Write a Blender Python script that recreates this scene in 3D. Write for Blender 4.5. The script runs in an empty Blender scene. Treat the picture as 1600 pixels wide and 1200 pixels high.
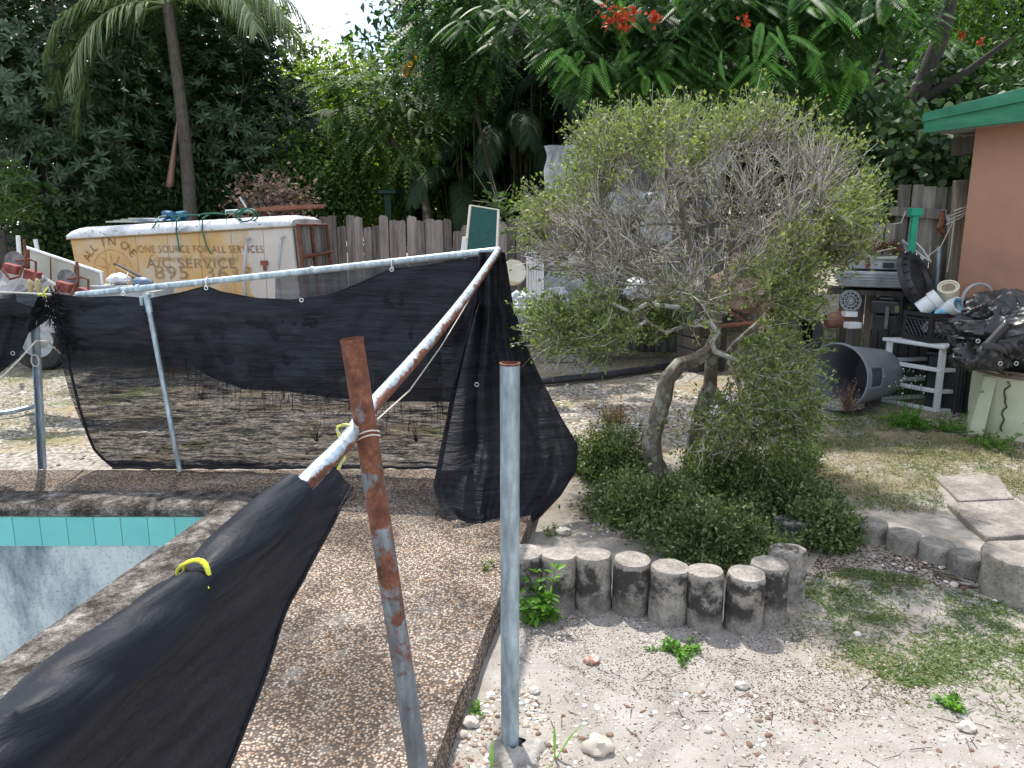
import bpy, math, random
import numpy as np
from mathutils import Vector, Matrix, noise as mnoise
rad = math.radians
random.seed(7); RNG = np.random.default_rng(7)
C = bpy.context.scene.collection
# ---------------------------------------------------------------- camera, sky, sun, exposure
PITCH, F_PX, CAM_Z = 11.8, 1186.0, 1.7
cam_d = bpy.data.cameras.new("camera"); cam = bpy.data.objects.new("camera", cam_d); C.objects.link(cam)
cam.location = (0, 0, CAM_Z); cam.rotation_euler = (rad(90 - PITCH), 0, 0)
cam_d.sensor_width = 36; cam_d.lens = 36 * F_PX / 1600; cam_d.clip_end = 500; cam_d.clip_start = 0.05
bpy.context.scene.camera = cam
SUN_EL, SUN_AZ = 62.0, -22.0          # azimuth from +Y towards +X
w = bpy.data.worlds.new("World"); bpy.context.scene.world = w; w.use_nodes = True
nt = w.node_tree; bg = nt.nodes["Background"]
sky = nt.nodes.new("ShaderNodeTexSky"); sky.sky_type = 'NISHITA'; sky.sun_disc = False
sky.sun_elevation = rad(SUN_EL); sky.sun_rotation = rad(SUN_AZ); sky.dust_density = 1.5
tc = nt.nodes.new("ShaderNodeTexCoord"); cn = nt.nodes.new("ShaderNodeTexNoise")
cn.inputs["Scale"].default_value = 3.2; cn.inputs["Detail"].default_value = 8; cn.inputs["Roughness"].default_value = .55
cr = nt.nodes.new("ShaderNodeValToRGB"); cr.color_ramp.elements[0].position = .46; cr.color_ramp.elements[1].position = .60
mx = nt.nodes.new("ShaderNodeMix"); mx.data_type = 'RGBA'; mx.inputs["B"].default_value = (9.5, 9.8, 10.2, 1)
nt.links.new(tc.outputs["Generated"], cn.inputs["Vector"]); nt.links.new(cn.outputs["Fac"], cr.inputs["Fac"])
nt.links.new(cr.outputs["Color"], mx.inputs["Factor"]); nt.links.new(sky.outputs["Color"], mx.inputs["A"])
nt.links.new(mx.outputs["Result"], bg.inputs["Color"]); bg.inputs["Strength"].default_value = 0.15
sd = bpy.data.lights.new("sun", 'SUN'); sd.energy = 3.5; sd.angle = rad(1.2); sd.color = (1, .95, .87)
so = bpy.data.objects.new("sun", sd); C.objects.link(so); so.location = (-3, 10, 20)
_sv = Vector((math.sin(rad(SUN_AZ)) * math.cos(rad(SUN_EL)), math.cos(rad(SUN_AZ)) * math.cos(rad(SUN_EL)), math.sin(rad(SUN_EL))))
so.rotation_euler = _sv.to_track_quat('Z', 'Y').to_euler()
vs = bpy.context.scene.view_settings
vs.view_transform = 'Standard'; vs.look = 'None'; vs.exposure = 0.78; vs.gamma = 1; vs.use_curve_mapping = False
bpy.context.scene.cycles.max_bounces = 8; bpy.context.scene.cycles.transparent_max_bounces = 16

# ---------------------------------------------------------------- helpers
SP, CP = math.sin(rad(PITCH)), math.cos(rad(PITCH))
def ray(x, y):
    u = (x - 800) / F_PX; v = (600 - y) / F_PX
    return Vector((u, CP + v * SP, -SP + v * CP))
CAMV = Vector((0, 0, CAM_Z))
def PD(x, y, d): return CAMV + ray(x, y) * d
def PY(x, y, Y): r = ray(x, y); return CAMV + r * (Y / r.y)
def PZ(x, y, z=0.): r = ray(x, y); return CAMV + r * ((z - CAM_Z) / r.z)
def PX(p):
    d = p[1] * CP - (p[2] - CAM_Z) * SP; u = p[1] * SP + (p[2] - CAM_Z) * CP
    return 800 + F_PX * p[0] / d, 600 - F_PX * u / d
def lerp(a, b, t): return a + (b - a) * t
def interp(t, tab):
    if t <= tab[0][0]: return tab[0][1]
    for (a, va), (b, vb) in zip(tab, tab[1:]):
        if t <= b: return va + (vb - va) * (t - a) / (b - a)
    return tab[-1][1]
def nz(x, y, z, s=1.): return mnoise.noise(Vector((x * s, y * s, z * s)))
ORI = {}
def thing(name, label, cat, loc, group=None, kind=None):
    o = bpy.data.objects.new(name, None); C.objects.link(o); o.location = loc; o.empty_display_size = .1
    o['label'] = label; o['category'] = cat
    if group: o['group'] = group
    ORI[o.name] = Vector(loc); return o
def tag(o, label=None, cat=None, group=None, kind=None):
    if label: o['label'] = label
    if cat: o['category'] = cat
    if group: o['group'] = group
    if kind: o['kind'] = kind
    return o
def link_mesh(name, me, mat, parent, origin):
    o = bpy.data.objects.new(name, me); C.objects.link(o)
    me.materials.append(mat)
    if parent is not None:
        o.parent = parent
        ORI[o.name] = ORI[parent.name] if origin is None else Vector(origin)
        if origin is not None: o.location = Vector(origin) - ORI[parent.name]
    else:
        ORI[o.name] = Vector(origin) if origin is not None else Vector((0, 0, 0)); o.location = ORI[o.name]
    return o
class MB:
    def __init__(s): s.v = []; s.f = []
    def add(s, V, F):
        n = len(s.v); s.v += [tuple(p) for p in V]; s.f += [tuple(i + n for i in f) for f in F]
    def box(s, c, size, R=None):
        hx, hy, hz = [k / 2 for k in size]; c = Vector(c)
        V = [Vector((x, y, z)) for x in (-hx, hx) for y in (-hy, hy) for z in (-hz, hz)]
        if R is not None: V = [R @ p for p in V]
        s.add([c + p for p in V], [(0, 1, 3, 2), (4, 6, 7, 5), (0, 4, 5, 1), (2, 3, 7, 6), (0, 2, 6, 4), (1, 5, 7, 3)])
    def hexa(s, V):   # 4 bottom ccw, 4 top ccw
        s.add(V, [(3, 2, 1, 0), (4, 5, 6, 7), (0, 1, 5, 4), (1, 2, 6, 5), (2, 3, 7, 6), (3, 0, 4, 7)])
    def prism(s, poly, z0, z1):
        n = len(poly)
        s.add([(x, y, z0) for x, y in poly] + [(x, y, z1) for x, y in poly],
              [tuple(reversed(range(n))), tuple(range(n, 2 * n))] + [(i, (i + 1) % n, n + (i + 1) % n, n + i) for i in range(n)])
    def tube(s, pts, r, n=10, caps=True, rfn=None):
        pts = [Vector(p) for p in pts]; R = r if isinstance(r, (list, tuple)) else [r] * len(pts)
        V = []; up = None
        for i, p in enumerate(pts):
            t = (pts[min(i + 1, len(pts) - 1)] - pts[max(i - 1, 0)]).normalized()
            if up is None: up = Vector((0, 0, 1)) if abs(t.z) < .9 else Vector((1, 0, 0))
            a = t.cross(up).normalized(); b = a.cross(t).normalized(); up = b
            for k in range(n):
                ang = 2 * math.pi * k / n; q = R[i] * (rfn(i, k) if rfn else 1)
                V.append(p + a * math.cos(ang) * q + b * math.sin(ang) * q)
        F = [(i * n + k, i * n + (k + 1) % n, (i + 1) * n + (k + 1) % n, (i + 1) * n + k) for i in range(len(pts) - 1) for k in range(n)]
        if caps: F += [tuple(reversed(range(n))), tuple(range((len(pts) - 1) * n, len(pts) * n))]
        s.add(V, F)
    def lathe(s, prof, n=32, M=None, cap0=False, cap1=False, jit=0):
        V = []
        for r, z in prof:
            for k in range(n):
                a = 2 * math.pi * k / n; q = r * (1 + jit * nz(math.cos(a) * 2, math.sin(a) * 2, z * 8))
                p = Vector((q * math.cos(a), q * math.sin(a), z)); V.append(M @ p if M else p)
        m = len(prof)
        F = [(i * n + k, i * n + (k + 1) % n, (i + 1) * n + (k + 1) % n, (i + 1) * n + k) for i in range(m - 1) for k in range(n)]
        if cap0: F.append(tuple(reversed(range(n))))
        if cap1: F.append(tuple(range((m - 1) * n, m * n)))
        s.add(V, F)
    def grid(s, fn, nu, nv):
        V = [fn(i / nu, j / nv) for j in range(nv + 1) for i in range(nu + 1)]
        s.add(V, [(j * (nu + 1) + i, j * (nu + 1) + i + 1, (j + 1) * (nu + 1) + i + 1, (j + 1) * (nu + 1) + i) for j in range(nv) for i in range(nu)])
    def build(s, name, mat, parent=None, origin=None, smooth=True, bevel=0, thick=0, label=None):
        if origin is None and parent is None:
            a = np.array(s.v); origin = (float(a[:, 0].mean()), float(a[:, 1].mean()), float(a[:, 2].min()))
        o0 = Vector(origin) if origin is not None else ORI[parent.name]
        me = bpy.data.meshes.new(name)
        me.from_pydata([(p[0] - o0.x, p[1] - o0.y, p[2] - o0.z) for p in s.v], [], s.f)
        if smooth: me.polygons.foreach_set("use_smooth", [True] * len(me.polygons))
        me.update(); o = link_mesh(name, me, mat, parent, origin)
        if bevel:
            b = o.modifiers.new("bevel", 'BEVEL'); b.width = bevel; b.segments = 2; b.limit_method = 'ANGLE'; b.harden_normals = False
        if thick:
            t = o.modifiers.new("solid", 'SOLIDIFY'); t.thickness = thick; t.offset = 0
        if smooth and hasattr(me, 'set_sharp_from_angle'): me.set_sharp_from_angle(angle=rad(40))
        if label: o['label'] = label
        return o
def npmesh(name, V, F, mat, parent=None, origin=None, smooth=False):
    V = np.asarray(V, dtype=np.float32)
    if origin is None and parent is None: origin = (float(V[:, 0].mean()), float(V[:, 1].mean()), float(V[:, 2].min()))
    o0 = Vector(origin) if origin is not None else ORI[parent.name]
    V = V - np.array(o0, dtype=np.float32)
    F = np.asarray(F, dtype=np.int32); k = F.shape[1]
    me = bpy.data.meshes.new(name); me.vertices.add(len(V)); me.vertices.foreach_set("co", V.ravel())
    me.loops.add(F.size); me.loops.foreach_set("vertex_index", F.ravel())
    me.polygons.add(len(F)); me.polygons.foreach_set("loop_start", np.arange(0, F.size, k, dtype=np.int32))
    if smooth: me.polygons.foreach_set("use_smooth", np.ones(len(F), dtype=bool))
    me.update(calc_edges=True); me.validate()
    return link_mesh(name, me, mat, parent, origin)
def unit(a): return a / np.maximum(np.linalg.norm(a, axis=1, keepdims=True), 1e-9)
def leaves(B, D, N, L, W, curl=.15, fold=.12):
    """4-vertex folded leaves, one island each"""
    B, D, N = np.asarray(B), unit(np.asarray(D)), np.asarray(N)
    S = unit(np.cross(D, N)); U = np.cross(S, D); L = np.asarray(L).reshape(-1, 1) * np.ones((len(B), 1)); W = np.asarray(W).reshape(-1, 1) * np.ones((len(B), 1))
    m = B + D * L * .5
    V = np.stack([B, m + S * W / 2 + U * W * fold, B + D * L - U * L * curl, m - S * W / 2 + U * W * fold], 1).reshape(-1, 3)
    i = np.arange(len(B))[:, None] * 4
    return V, np.concatenate([i + [[0, 1, 2]], i + [[0, 2, 3]]])
def ovals(B, D, N, L, W, curl=.15):
    B, D, N = np.asarray(B), unit(np.asarray(D)), np.asarray(N); S = unit(np.cross(D, N)); U = np.cross(S, D); L = np.asarray(L).reshape(-1, 1) * np.ones((len(B), 1)); W = np.asarray(W).reshape(-1, 1) * np.ones((len(B), 1))
    a, b = B + D * L * .22, B + D * L * .62 - U * L * curl * .3
    V = np.stack([B, a + S * W * .44 + U * W * .1, b + S * W * .42 + U * W * .1, B + D * L - U * L * curl, b - S * W * .42 + U * W * .1, a - S * W * .44 + U * W * .1], 1).reshape(-1, 3); i = np.arange(len(B))[:, None] * 6
    return V, np.concatenate([i + [[0, 1, 2]], i + [[0, 2, 3]], i + [[0, 3, 4]], i + [[0, 4, 5]]])
def strips(B, D, N, L, W, curl=.3):
    """longer curved leaflets, 5 vertices"""
    B, D, N = np.asarray(B), unit(np.asarray(D)), np.asarray(N)
    S = unit(np.cross(D, N)); L = np.asarray(L).reshape(-1, 1) * np.ones((len(B), 1)); W = np.asarray(W).reshape(-1, 1) * np.ones((len(B), 1))
    G = np.array([[0, 0, -1.]])
    a = B; b = B + D * L * .45 + G * L * curl * .15; c = B + D * L * .85 + G * L * curl
    V = np.stack([a - S * W * .3, a + S * W * .3, b - S * W * .5, b + S * W * .5, c], 1).reshape(-1, 3)
    i = np.arange(len(B))[:, None] * 5
    return V, np.concatenate([i + [[0, 1, 3]], i + [[0, 3, 2]], i + [[2, 3, 4]]])
def sticks(P, Q, r0, r1):
    P, Q = np.asarray(P), np.asarray(Q); D = unit(Q - P); R = unit(RNG.normal(size=D.shape)); A = unit(np.cross(D, R)); Bv = np.cross(D, A)
    r0 = np.asarray(r0).reshape(-1, 1) * np.ones((len(P), 1)); r1 = np.asarray(r1).reshape(-1, 1) * np.ones((len(P), 1))
    vs_ = []
    for c, r in ((P, r0), (Q, r1)):
        for k in range(3):
            a = 2 * math.pi * k / 3; vs_.append(c + (A * math.cos(a) + Bv * math.sin(a)) * r)
    V = np.stack(vs_, 1).reshape(-1, 3); i = np.arange(len(P))[:, None] * 6
    return V, np.concatenate([i + [[0, 1, 4, 3]], i + [[1, 2, 5, 4]], i + [[2, 0, 3, 5]]])
def cat(parts):
    Vs, Fs, n = [], [], 0
    if len({F.shape[1] for _, F in parts}) > 1: parts = [(V, F if F.shape[1] == 3 else np.concatenate([F[:, [0, 1, 2]], F[:, [0, 2, 3]]])) for V, F in parts]
    for V, F in parts: Vs.append(V); Fs.append(F + n); n += len(V)
    return np.concatenate(Vs), np.concatenate(Fs)
def rnd(n, a=-1, b=1): return RNG.uniform(a, b, n)
def rvec(n): return unit(RNG.normal(size=(n, 3)))

# ---------------------------------------------------------------- materials
def newmat(name):
    m = bpy.data.materials.new(name); m.use_nodes = True; t = m.node_tree
    return m, t, t.nodes["Principled BSDF"], t.nodes["Material Output"]
def node(t, typ, **kw):
    n = t.nodes.new(typ)
    for k, v in kw.items():
        if k in n.inputs: n.inputs[k].default_value = v
        else: setattr(n, k, v)
    return n
def coords(t, stretch=(1, 1, 1), rot=(0, 0, 0), world=False):
    if world: src = node(t, "ShaderNodeNewGeometry").outputs["Position"]
    else: src = node(t, "ShaderNodeTexCoord").outputs["Object"]
    mp = node(t, "ShaderNodeMapping"); mp.inputs["Scale"].default_value = stretch; mp.inputs["Rotation"].default_value = rot
    t.links.new(src, mp.inputs["Vector"]); return mp.outputs["Vector"]
def nse(t, vec, scale, detail=6, rough=.6, out="Fac", dist=0):
    n = node(t, "ShaderNodeTexNoise"); n.inputs["Scale"].default_value = scale; n.inputs["Detail"].default_value = detail
    n.inputs["Roughness"].default_value = rough; n.inputs["Distortion"].default_value = dist
    t.links.new(vec, n.inputs["Vector"]); return n.outputs[out]
def ramp(t, fac, cols, interp_='LINEAR'):
    r = node(t, "ShaderNodeValToRGB"); r.color_ramp.interpolation = interp_; e = r.color_ramp.elements
    while len(e) < len(cols): e.new(.5)
    for k, (p, c) in enumerate(cols):
        e[k].position = p; e[k].color = (c if isinstance(c, (tuple, list)) else (c, c, c)) + ((1,) if not (isinstance(c, (tuple, list)) and len(c) == 4) else ())
    t.links.new(fac, r.inputs["Fac"]); return r.outputs["Color"]
def mixc(t, a, b, fac, mode='MIX'):
    m = node(t, "ShaderNodeMix"); m.data_type = 'RGBA'; m.blend_type = mode
    for s, k in ((a, "A"), (b, "B"), (fac, "Factor")):
        if hasattr(s, 'links'): t.links.new(s, m.inputs[k])
        else: m.inputs[k].default_value = (s + (1,)) if isinstance(s, tuple) else s
    return m.outputs["Result"]
def math_(t, op, a, b=0., c=None):
    m = node(t, "ShaderNodeMath"); m.operation = op
    for i, s in enumerate((a, b) if c is None else (a, b, c)):
        if hasattr(s, 'links'): t.links.new(s, m.inputs[i])
        else: m.inputs[i].default_value = s
    return m.outputs[0]
def island(t): return node(t, "ShaderNodeNewGeometry").outputs["Random Per Island"]
def bump(t, b, h, strength=.5, dist=.01):
    n = node(t, "ShaderNodeBump"); n.inputs["Strength"].default_value = strength; n.inputs["Distance"].default_value = dist
    t.links.new(h, n.inputs["Height"]); t.links.new(n.outputs["Normal"], b.inputs["Normal"]); return n
def simple(name, cols, scale=8, rough=.75, bmp=.3, bscale=40, bdist=.004, metal=0, stretch=(1, 1, 1), isl=0, spec=.3, speck=None):
    m, t, b, o = newmat(name); v = coords(t, stretch); f = nse(t, v, scale)
    if isl: f = math_(t, 'ADD', math_(t, 'MULTIPLY', f, 1 - isl), math_(t, 'MULTIPLY', island(t), isl))
    c = ramp(t, f, cols)
    if speck:
        s = ramp(t, nse(t, v, speck[0], 3), [(speck[1], 0.), (speck[1] + .05, 1.)]); c = mixc(t, c, speck[2], s)
    t.links.new(c, b.inputs["Base Color"]); b.inputs["Roughness"].default_value = rough; b.inputs["Metallic"].default_value = metal
    b.inputs["Specular IOR Level"].default_value = spec
    if bmp: bump(t, b, nse(t, v, bscale, 5), bmp, bdist)
    return m
def foliage(name, cols, scale=.9, trans=.3, rough=.5, isl=.55, tint=None):
    m, t, b, o = newmat(name); v = coords(t, world=True); f = nse(t, v, scale, 3)
    f = math_(t, 'ADD', math_(t, 'MULTIPLY', f, 1 - isl), math_(t, 'MULTIPLY', island(t), isl))
    c = ramp(t, f, cols); t.links.new(c, b.inputs["Base Color"]); b.inputs["Roughness"].default_value = rough
    b.inputs["Specular IOR Level"].default_value = .35
    tr = node(t, "ShaderNodeBsdfTranslucent")
    tc_ = mixc(t, c, tint or (1.0, 1.25, .45), 1., 'MULTIPLY'); t.links.new(tc_, tr.inputs["Color"])
    ms = node(t, "ShaderNodeMixShader"); ms.inputs[0].default_value = trans
    t.links.new(b.outputs[0], ms.inputs[1]); t.links.new(tr.outputs[0], ms.inputs[2]); t.links.new(ms.outputs[0], o.inputs["Surface"])
    return m
def m_sand():
    m, t, b, o = newmat("sand"); v = coords(t, world=True)
    big = nse(t, v, .8, 5); mid = nse(t, v, 6, 6); fine = nse(t, v, 140, 4, .7)
    base = ramp(t, mid, [(.25, (.21, .19, .168)), (.5, (.305, .283, .256)), (.75, (.385, .362, .333))])
    base = mixc(t, base, (.31, .25, .19), ramp(t, big, [(.45, 0.), (.7, .6)]))
    base = mixc(t, base, (.52, .49, .45), ramp(t, fine, [(.55, 0.), (.7, .6)]))
    base = mixc(t, base, (.16, .11, .08), ramp(t, nse(t, v, 60, 2, .5), [(.69, 0.), (.73, .8)]))
    # crushed rock, dead grass and soil beyond the pool deck
    sx = node(t, "ShaderNodeSeparateXYZ"); t.links.new(v, sx.inputs[0])
    far = ramp(t, math_(t, 'MULTIPLY', sx.outputs["Y"], .1), [(.46, 0.), (.56, 1.)])
    vor = node(t, "ShaderNodeTexVoronoi"); vor.inputs["Scale"].default_value = 28; t.links.new(v, vor.inputs["Vector"])
    rock = ramp(t, vor.outputs["Distance"], [(.1, (.50, .47, .42)), (.45, (.33, .30, .26)), (.75, (.17, .15, .12))])
    rock = mixc(t, rock, (.30, .24, .15), ramp(t, nse(t, v, 1.6, 6), [(.48, 0.), (.62, .8)]))
    rock = mixc(t, rock, (.13, .15, .05), ramp(t, nse(t, v, 1.1, 7, .7), [(.55, 0.), (.63, .85)]))
    base = mixc(t, base, rock, far)
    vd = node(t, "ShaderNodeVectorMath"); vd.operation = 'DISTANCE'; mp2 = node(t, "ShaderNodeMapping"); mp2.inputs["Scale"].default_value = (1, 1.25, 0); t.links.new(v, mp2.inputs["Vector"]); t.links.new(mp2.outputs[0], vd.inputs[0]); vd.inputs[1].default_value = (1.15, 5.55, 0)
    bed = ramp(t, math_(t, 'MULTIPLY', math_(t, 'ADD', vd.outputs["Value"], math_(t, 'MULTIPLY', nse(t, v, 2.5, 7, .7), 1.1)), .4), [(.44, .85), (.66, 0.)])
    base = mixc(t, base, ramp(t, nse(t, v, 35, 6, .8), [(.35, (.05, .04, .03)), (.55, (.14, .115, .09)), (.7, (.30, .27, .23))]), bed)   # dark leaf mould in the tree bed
    t.links.new(base, b.inputs["Base Color"]); b.inputs["Roughness"].default_value = .95; b.inputs["Specular IOR Level"].default_value = .1
    h = math_(t, 'ADD', math_(t, 'ADD', math_(t, 'MULTIPLY', nse(t, v, 18, 6), .7), math_(t, 'MULTIPLY', fine, .25)), math_(t, 'MULTIPLY', nse(t, v, 5, 5, .5), 1.6))
    h = math_(t, 'SUBTRACT', h, math_(t, 'MULTIPLY', math_(t, 'MULTIPLY', vor.outputs["Distance"], far), .8))
    bump(t, b, h, .7, .02); return m
def m_pebble(name, dark=0.):
    m, t, b, o = newmat(name); v = coords(t, world=True)
    vor = node(t, "ShaderNodeTexVoronoi"); vor.inputs["Scale"].default_value = 92; t.links.new(v, vor.inputs["Vector"])
    sep = node(t, "ShaderNodeSeparateColor"); t.links.new(vor.outputs["Color"], sep.inputs[0])
    c = ramp(t, sep.outputs[0], [(0., (.15, .10, .075)), (.2, (.32, .22, .16)), (.42, (.47, .34, .24)), (.6, (.54, .44, .34)), (.80, (.55, .48, .41)), (.94, (.66, .62, .57)), (1., (.58, .30, .11))])
    gap = ramp(t, vor.outputs["Distance"], [(.32, 0.), (.60, 1.)])
    c = mixc(t, c, (.12, .098, .082), gap)
    sy_ = node(t, "ShaderNodeSeparateXYZ"); t.links.new(v, sy_.inputs[0]); far_shade_stain = ramp(t, math_(t, 'MULTIPLY', math_(t, 'ADD', sy_.outputs["Y"], math_(t, 'MULTIPLY', nse(t, v, 2.5, 5), .5)), .1), [(.42, 0.), (.455, .75)])  # far strip darkened in the colour: shade of the cloth fence, with algae grunge
    st = math_(t, 'MAXIMUM', ramp(t, nse(t, v, 1.9, 7, .65), [(.42 - dark * .1, 1.), (.58, 0.)]), far_shade_stain)
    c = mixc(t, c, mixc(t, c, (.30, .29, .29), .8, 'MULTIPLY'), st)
    gr = ramp(t, nse(t, v, 4.5, 8, .75), [(.52, 0.), (.70, .35)]); c = mixc(t, c, (.38, .38, .37), gr)
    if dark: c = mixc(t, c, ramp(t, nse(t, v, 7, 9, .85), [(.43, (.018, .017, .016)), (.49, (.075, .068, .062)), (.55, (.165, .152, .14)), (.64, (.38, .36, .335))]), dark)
    t.links.new(c, b.inputs["Base Color"]); b.inputs["Roughness"].default_value = .9; b.inputs["Specular IOR Level"].default_value = .15
    h = math_(t, 'SUBTRACT', math_(t, 'MULTIPLY', nse(t, v, 8, 5), .8), vor.outputs["Distance"])
    bump(t, b, h, 1., .009); return m
def m_plaster():
    m, t, b, o = newmat("pool_plaster"); v = coords(t, (1, 1, .35), world=True)
    c = ramp(t, nse(t, v, 3.0, 9, .72), [(.3, (.10, .12, .13)), (.42, (.26, .31, .33)), (.53, (.50, .535, .54)), (.72, (.68, .70, .70))])
    c = mixc(t, c, (.05, .06, .06), ramp(t, nse(t, coords(t, world=True), 55, 4, .8), [(.56, 0.), (.64, .6)]))
    t.links.new(c, b.inputs["Base Color"]); b.inputs["Roughness"].default_value = .85
    bump(t, b, nse(t, v, 60, 4), .3, .004); return m
def m_galv(name, rust=.5, under=0., tone=(.36, .42, .46), zk=0):
    """galvanised steel with rust patches"""
    m, t, b, o = newmat(name); v = coords(t); f = nse(t, v, 9, 8, .68)
    f2 = nse(t, coords(t, (1, 1, .2)), 40, 4)
    if under:
        gn = node(t, "ShaderNodeNewGeometry"); sx = node(t, "ShaderNodeSeparateXYZ"); t.links.new(gn.outputs["Normal"], sx.inputs[0])
        sd_ = math_(t, 'ADD', math_(t, 'MULTIPLY', sx.outputs["Z"], -under), math_(t, 'MULTIPLY', sx.outputs["X"], under * .8))
        f = math_(t, 'ADD', f, sd_)
    if zk:
        sz = node(t, "ShaderNodeSeparateXYZ"); t.links.new(v, sz.inputs[0]); f = math_(t, 'ADD', f, math_(t, 'MULTIPLY', math_(t, 'SUBTRACT', sz.outputs["Z"], .62), zk))
    f2 = math_(t, 'ADD', math_(t, 'MULTIPLY', f2, .55), math_(t, 'MULTIPLY', nse(t, coords(t, (1, 1, .5)), 11, 7, .7), .45)); g = ramp(t, f2, [(.34, tuple(k * .5 for k in tone)), (.5, tone), (.66, tuple(min(1, k * 1.7) for k in tone))])
    r = ramp(t, nse(t, v, 24, 8, .75), [(.3, (.04, .016, .011)), (.5, (.145, .052, .028)), (.72, (.31, .135, .075))])
    k = ramp(t, f, [(1 - rust - .03, 0.), (1 - rust + .05, 1.)])
    t.links.new(mixc(t, g, r, k), b.inputs["Base Color"])
    t.links.new(ramp(t, k, [(0, .42), (1, .9)]), b.inputs["Roughness"])
    t.links.new(ramp(t, k, [(0, .45), (1, 0.)]), b.inputs["Metallic"])
    bump(t, b, nse(t, v, 60, 5), .35, .002); return m
def m_cloth(name, alpha, streak=.25, col=(.010, .0105, .013), thr=None, smooth=0):
    m, t, b, o = newmat(name); v = coords(t)
    b.inputs["Roughness"].default_value = .55; b.inputs["Specular IOR Level"].default_value = .16
    c = ramp(t, nse(t, coords(t, (.6, .6, 5)), 5, 6, .6), [(.35, col), (.7, tuple(k * 2.1 for k in col))]); t.links.new(c, b.inputs["Base Color"])
    h = math_(t, 'ADD', nse(t, coords(t, (1.2, 1.2, 12)), 3, 7, .6, dist=.6), math_(t, 'MULTIPLY', nse(t, v, 6, 5), .8))
    bump(t, b, h, .8 if not smooth else .22, .03)
    if smooth: b.inputs["Roughness"].default_value = .5; b.inputs["Specular IOR Level"].default_value = .13
    tr = node(t, "ShaderNodeBsdfTransparent"); tr.inputs["Color"].default_value = (.97, .97, 1, 1)
    stk = ramp(t, nse(t, coords(t, (2.2, 2.2, 26), (0, .12, 0)), 2.4, 8, .75, dist=1.2), [(.40, 0.), (.66, .55)])
    a = ramp(t, nse(t, coords(t, (1, 1, 9)), 4, 8, .7, dist=.5), [(.3, max(0., alpha - streak)), (.68, min(1., alpha + streak * .7))])
    wv = nse(t, coords(t, (25, 25, 90)), 6, 3, .9); a = math_(t, 'ADD', a, math_(t, 'MULTIPLY', math_(t, 'SUBTRACT', wv, .5), .9 * min(1, (1 - alpha) * 3)))
    tear = ramp(t, nse(t, coords(t, (7, 7, 1.2)), 2.2, 7, .8), [(.62, 0.), (.68, .5)])
    if thr:
        a = math_(t, 'ADD', a, tear); a = math_(t, 'ADD', a, stk)
        sz_ = node(t, "ShaderNodeSeparateXYZ"); t.links.new(v, sz_.inputs[0]); a = math_(t, 'ADD', a, ramp(t, math_(t, 'ADD', sz_.outputs["Z"], math_(t, 'MULTIPLY', nse(t, coords(t, (1, 1, 1)), 3.5, 5), .12)), [(.05, .6), (.14, 0.)]))
    cl = node(t, "ShaderNodeClamp"); t.links.new(a, cl.inputs[0])
    ms = node(t, "ShaderNodeMixShader"); t.links.new(cl.outputs[0], ms.inputs[0]); t.links.new(tr.outputs[0], ms.inputs[1]); t.links.new(b.outputs[0], ms.inputs[2])
    t.links.new(ms.outputs[0], o.inputs["Surface"]); return m
def m_wood(name, lo=(.045, .037, .033), mid=(.135, .112, .10), hi=(.27, .235, .215)):
    m, t, b, o = newmat(name); v = coords(t, (14, 14, .9)); f = nse(t, v, 2.2, 8, .7)
    f = math_(t, 'ADD', math_(t, 'MULTIPLY', f, .72), math_(t, 'MULTIPLY', island(t), .28))
    c = ramp(t, f, [(.32, lo), (.52, mid), (.72, hi)])
    c = mixc(t, c, (.05, .045, .04), ramp(t, nse(t, coords(t, (1, 1, .6)), 1.7, 5), [(.5, 0.), (.68, .75)]))
    t.links.new(c, b.inputs["Base Color"]); b.inputs["Roughness"].default_value = .92; bump(t, b, f, .8, .012); return m
def m_truck():
    m, t, b, o = newmat("faded_orange_paint"); v = coords(t)
    c = ramp(t, nse(t, coords(t, (1, 1, .5)), 2.6, 6, .6), [(.3, (.48, .265, .085)), (.5, (.53, .335, .14)), (.66, (.55, .41, .25))])
    wh = ramp(t, nse(t, coords(t, (1.2, 1.2, .8)), 1.9, 8, .7), [(.52, 0.), (.64, .8)]); c = mixc(t, c, (.48, .43, .38), wh)
    gr = ramp(t, nse(t, coords(t, (9, 9, .7)), 1.3, 6, .7), [(.58, 0.), (.75, .7)]); c = mixc(t, c, (.26, .24, .25), gr)
    sx = node(t, "ShaderNodeSeparateXYZ"); t.links.new(v, sx.inputs[0])
    end = ramp(t, math_(t, 'ADD', sx.outputs["X"], math_(t, 'MULTIPLY', nse(t, v, 3, 6), .5)), [(.98, 0.), (1.12, .85)])   # bare primer at the rear end
    c = mixc(t, c, mixc(t, (.46, .44, .44), (.66, .64, .60), nse(t, v, 5, 5)), end)
    t.links.new(c, b.inputs["Base Color"]); b.inputs["Roughness"].default_value = .65; bump(t, b, nse(t, v, 25, 4), .15, .004); return m
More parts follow.
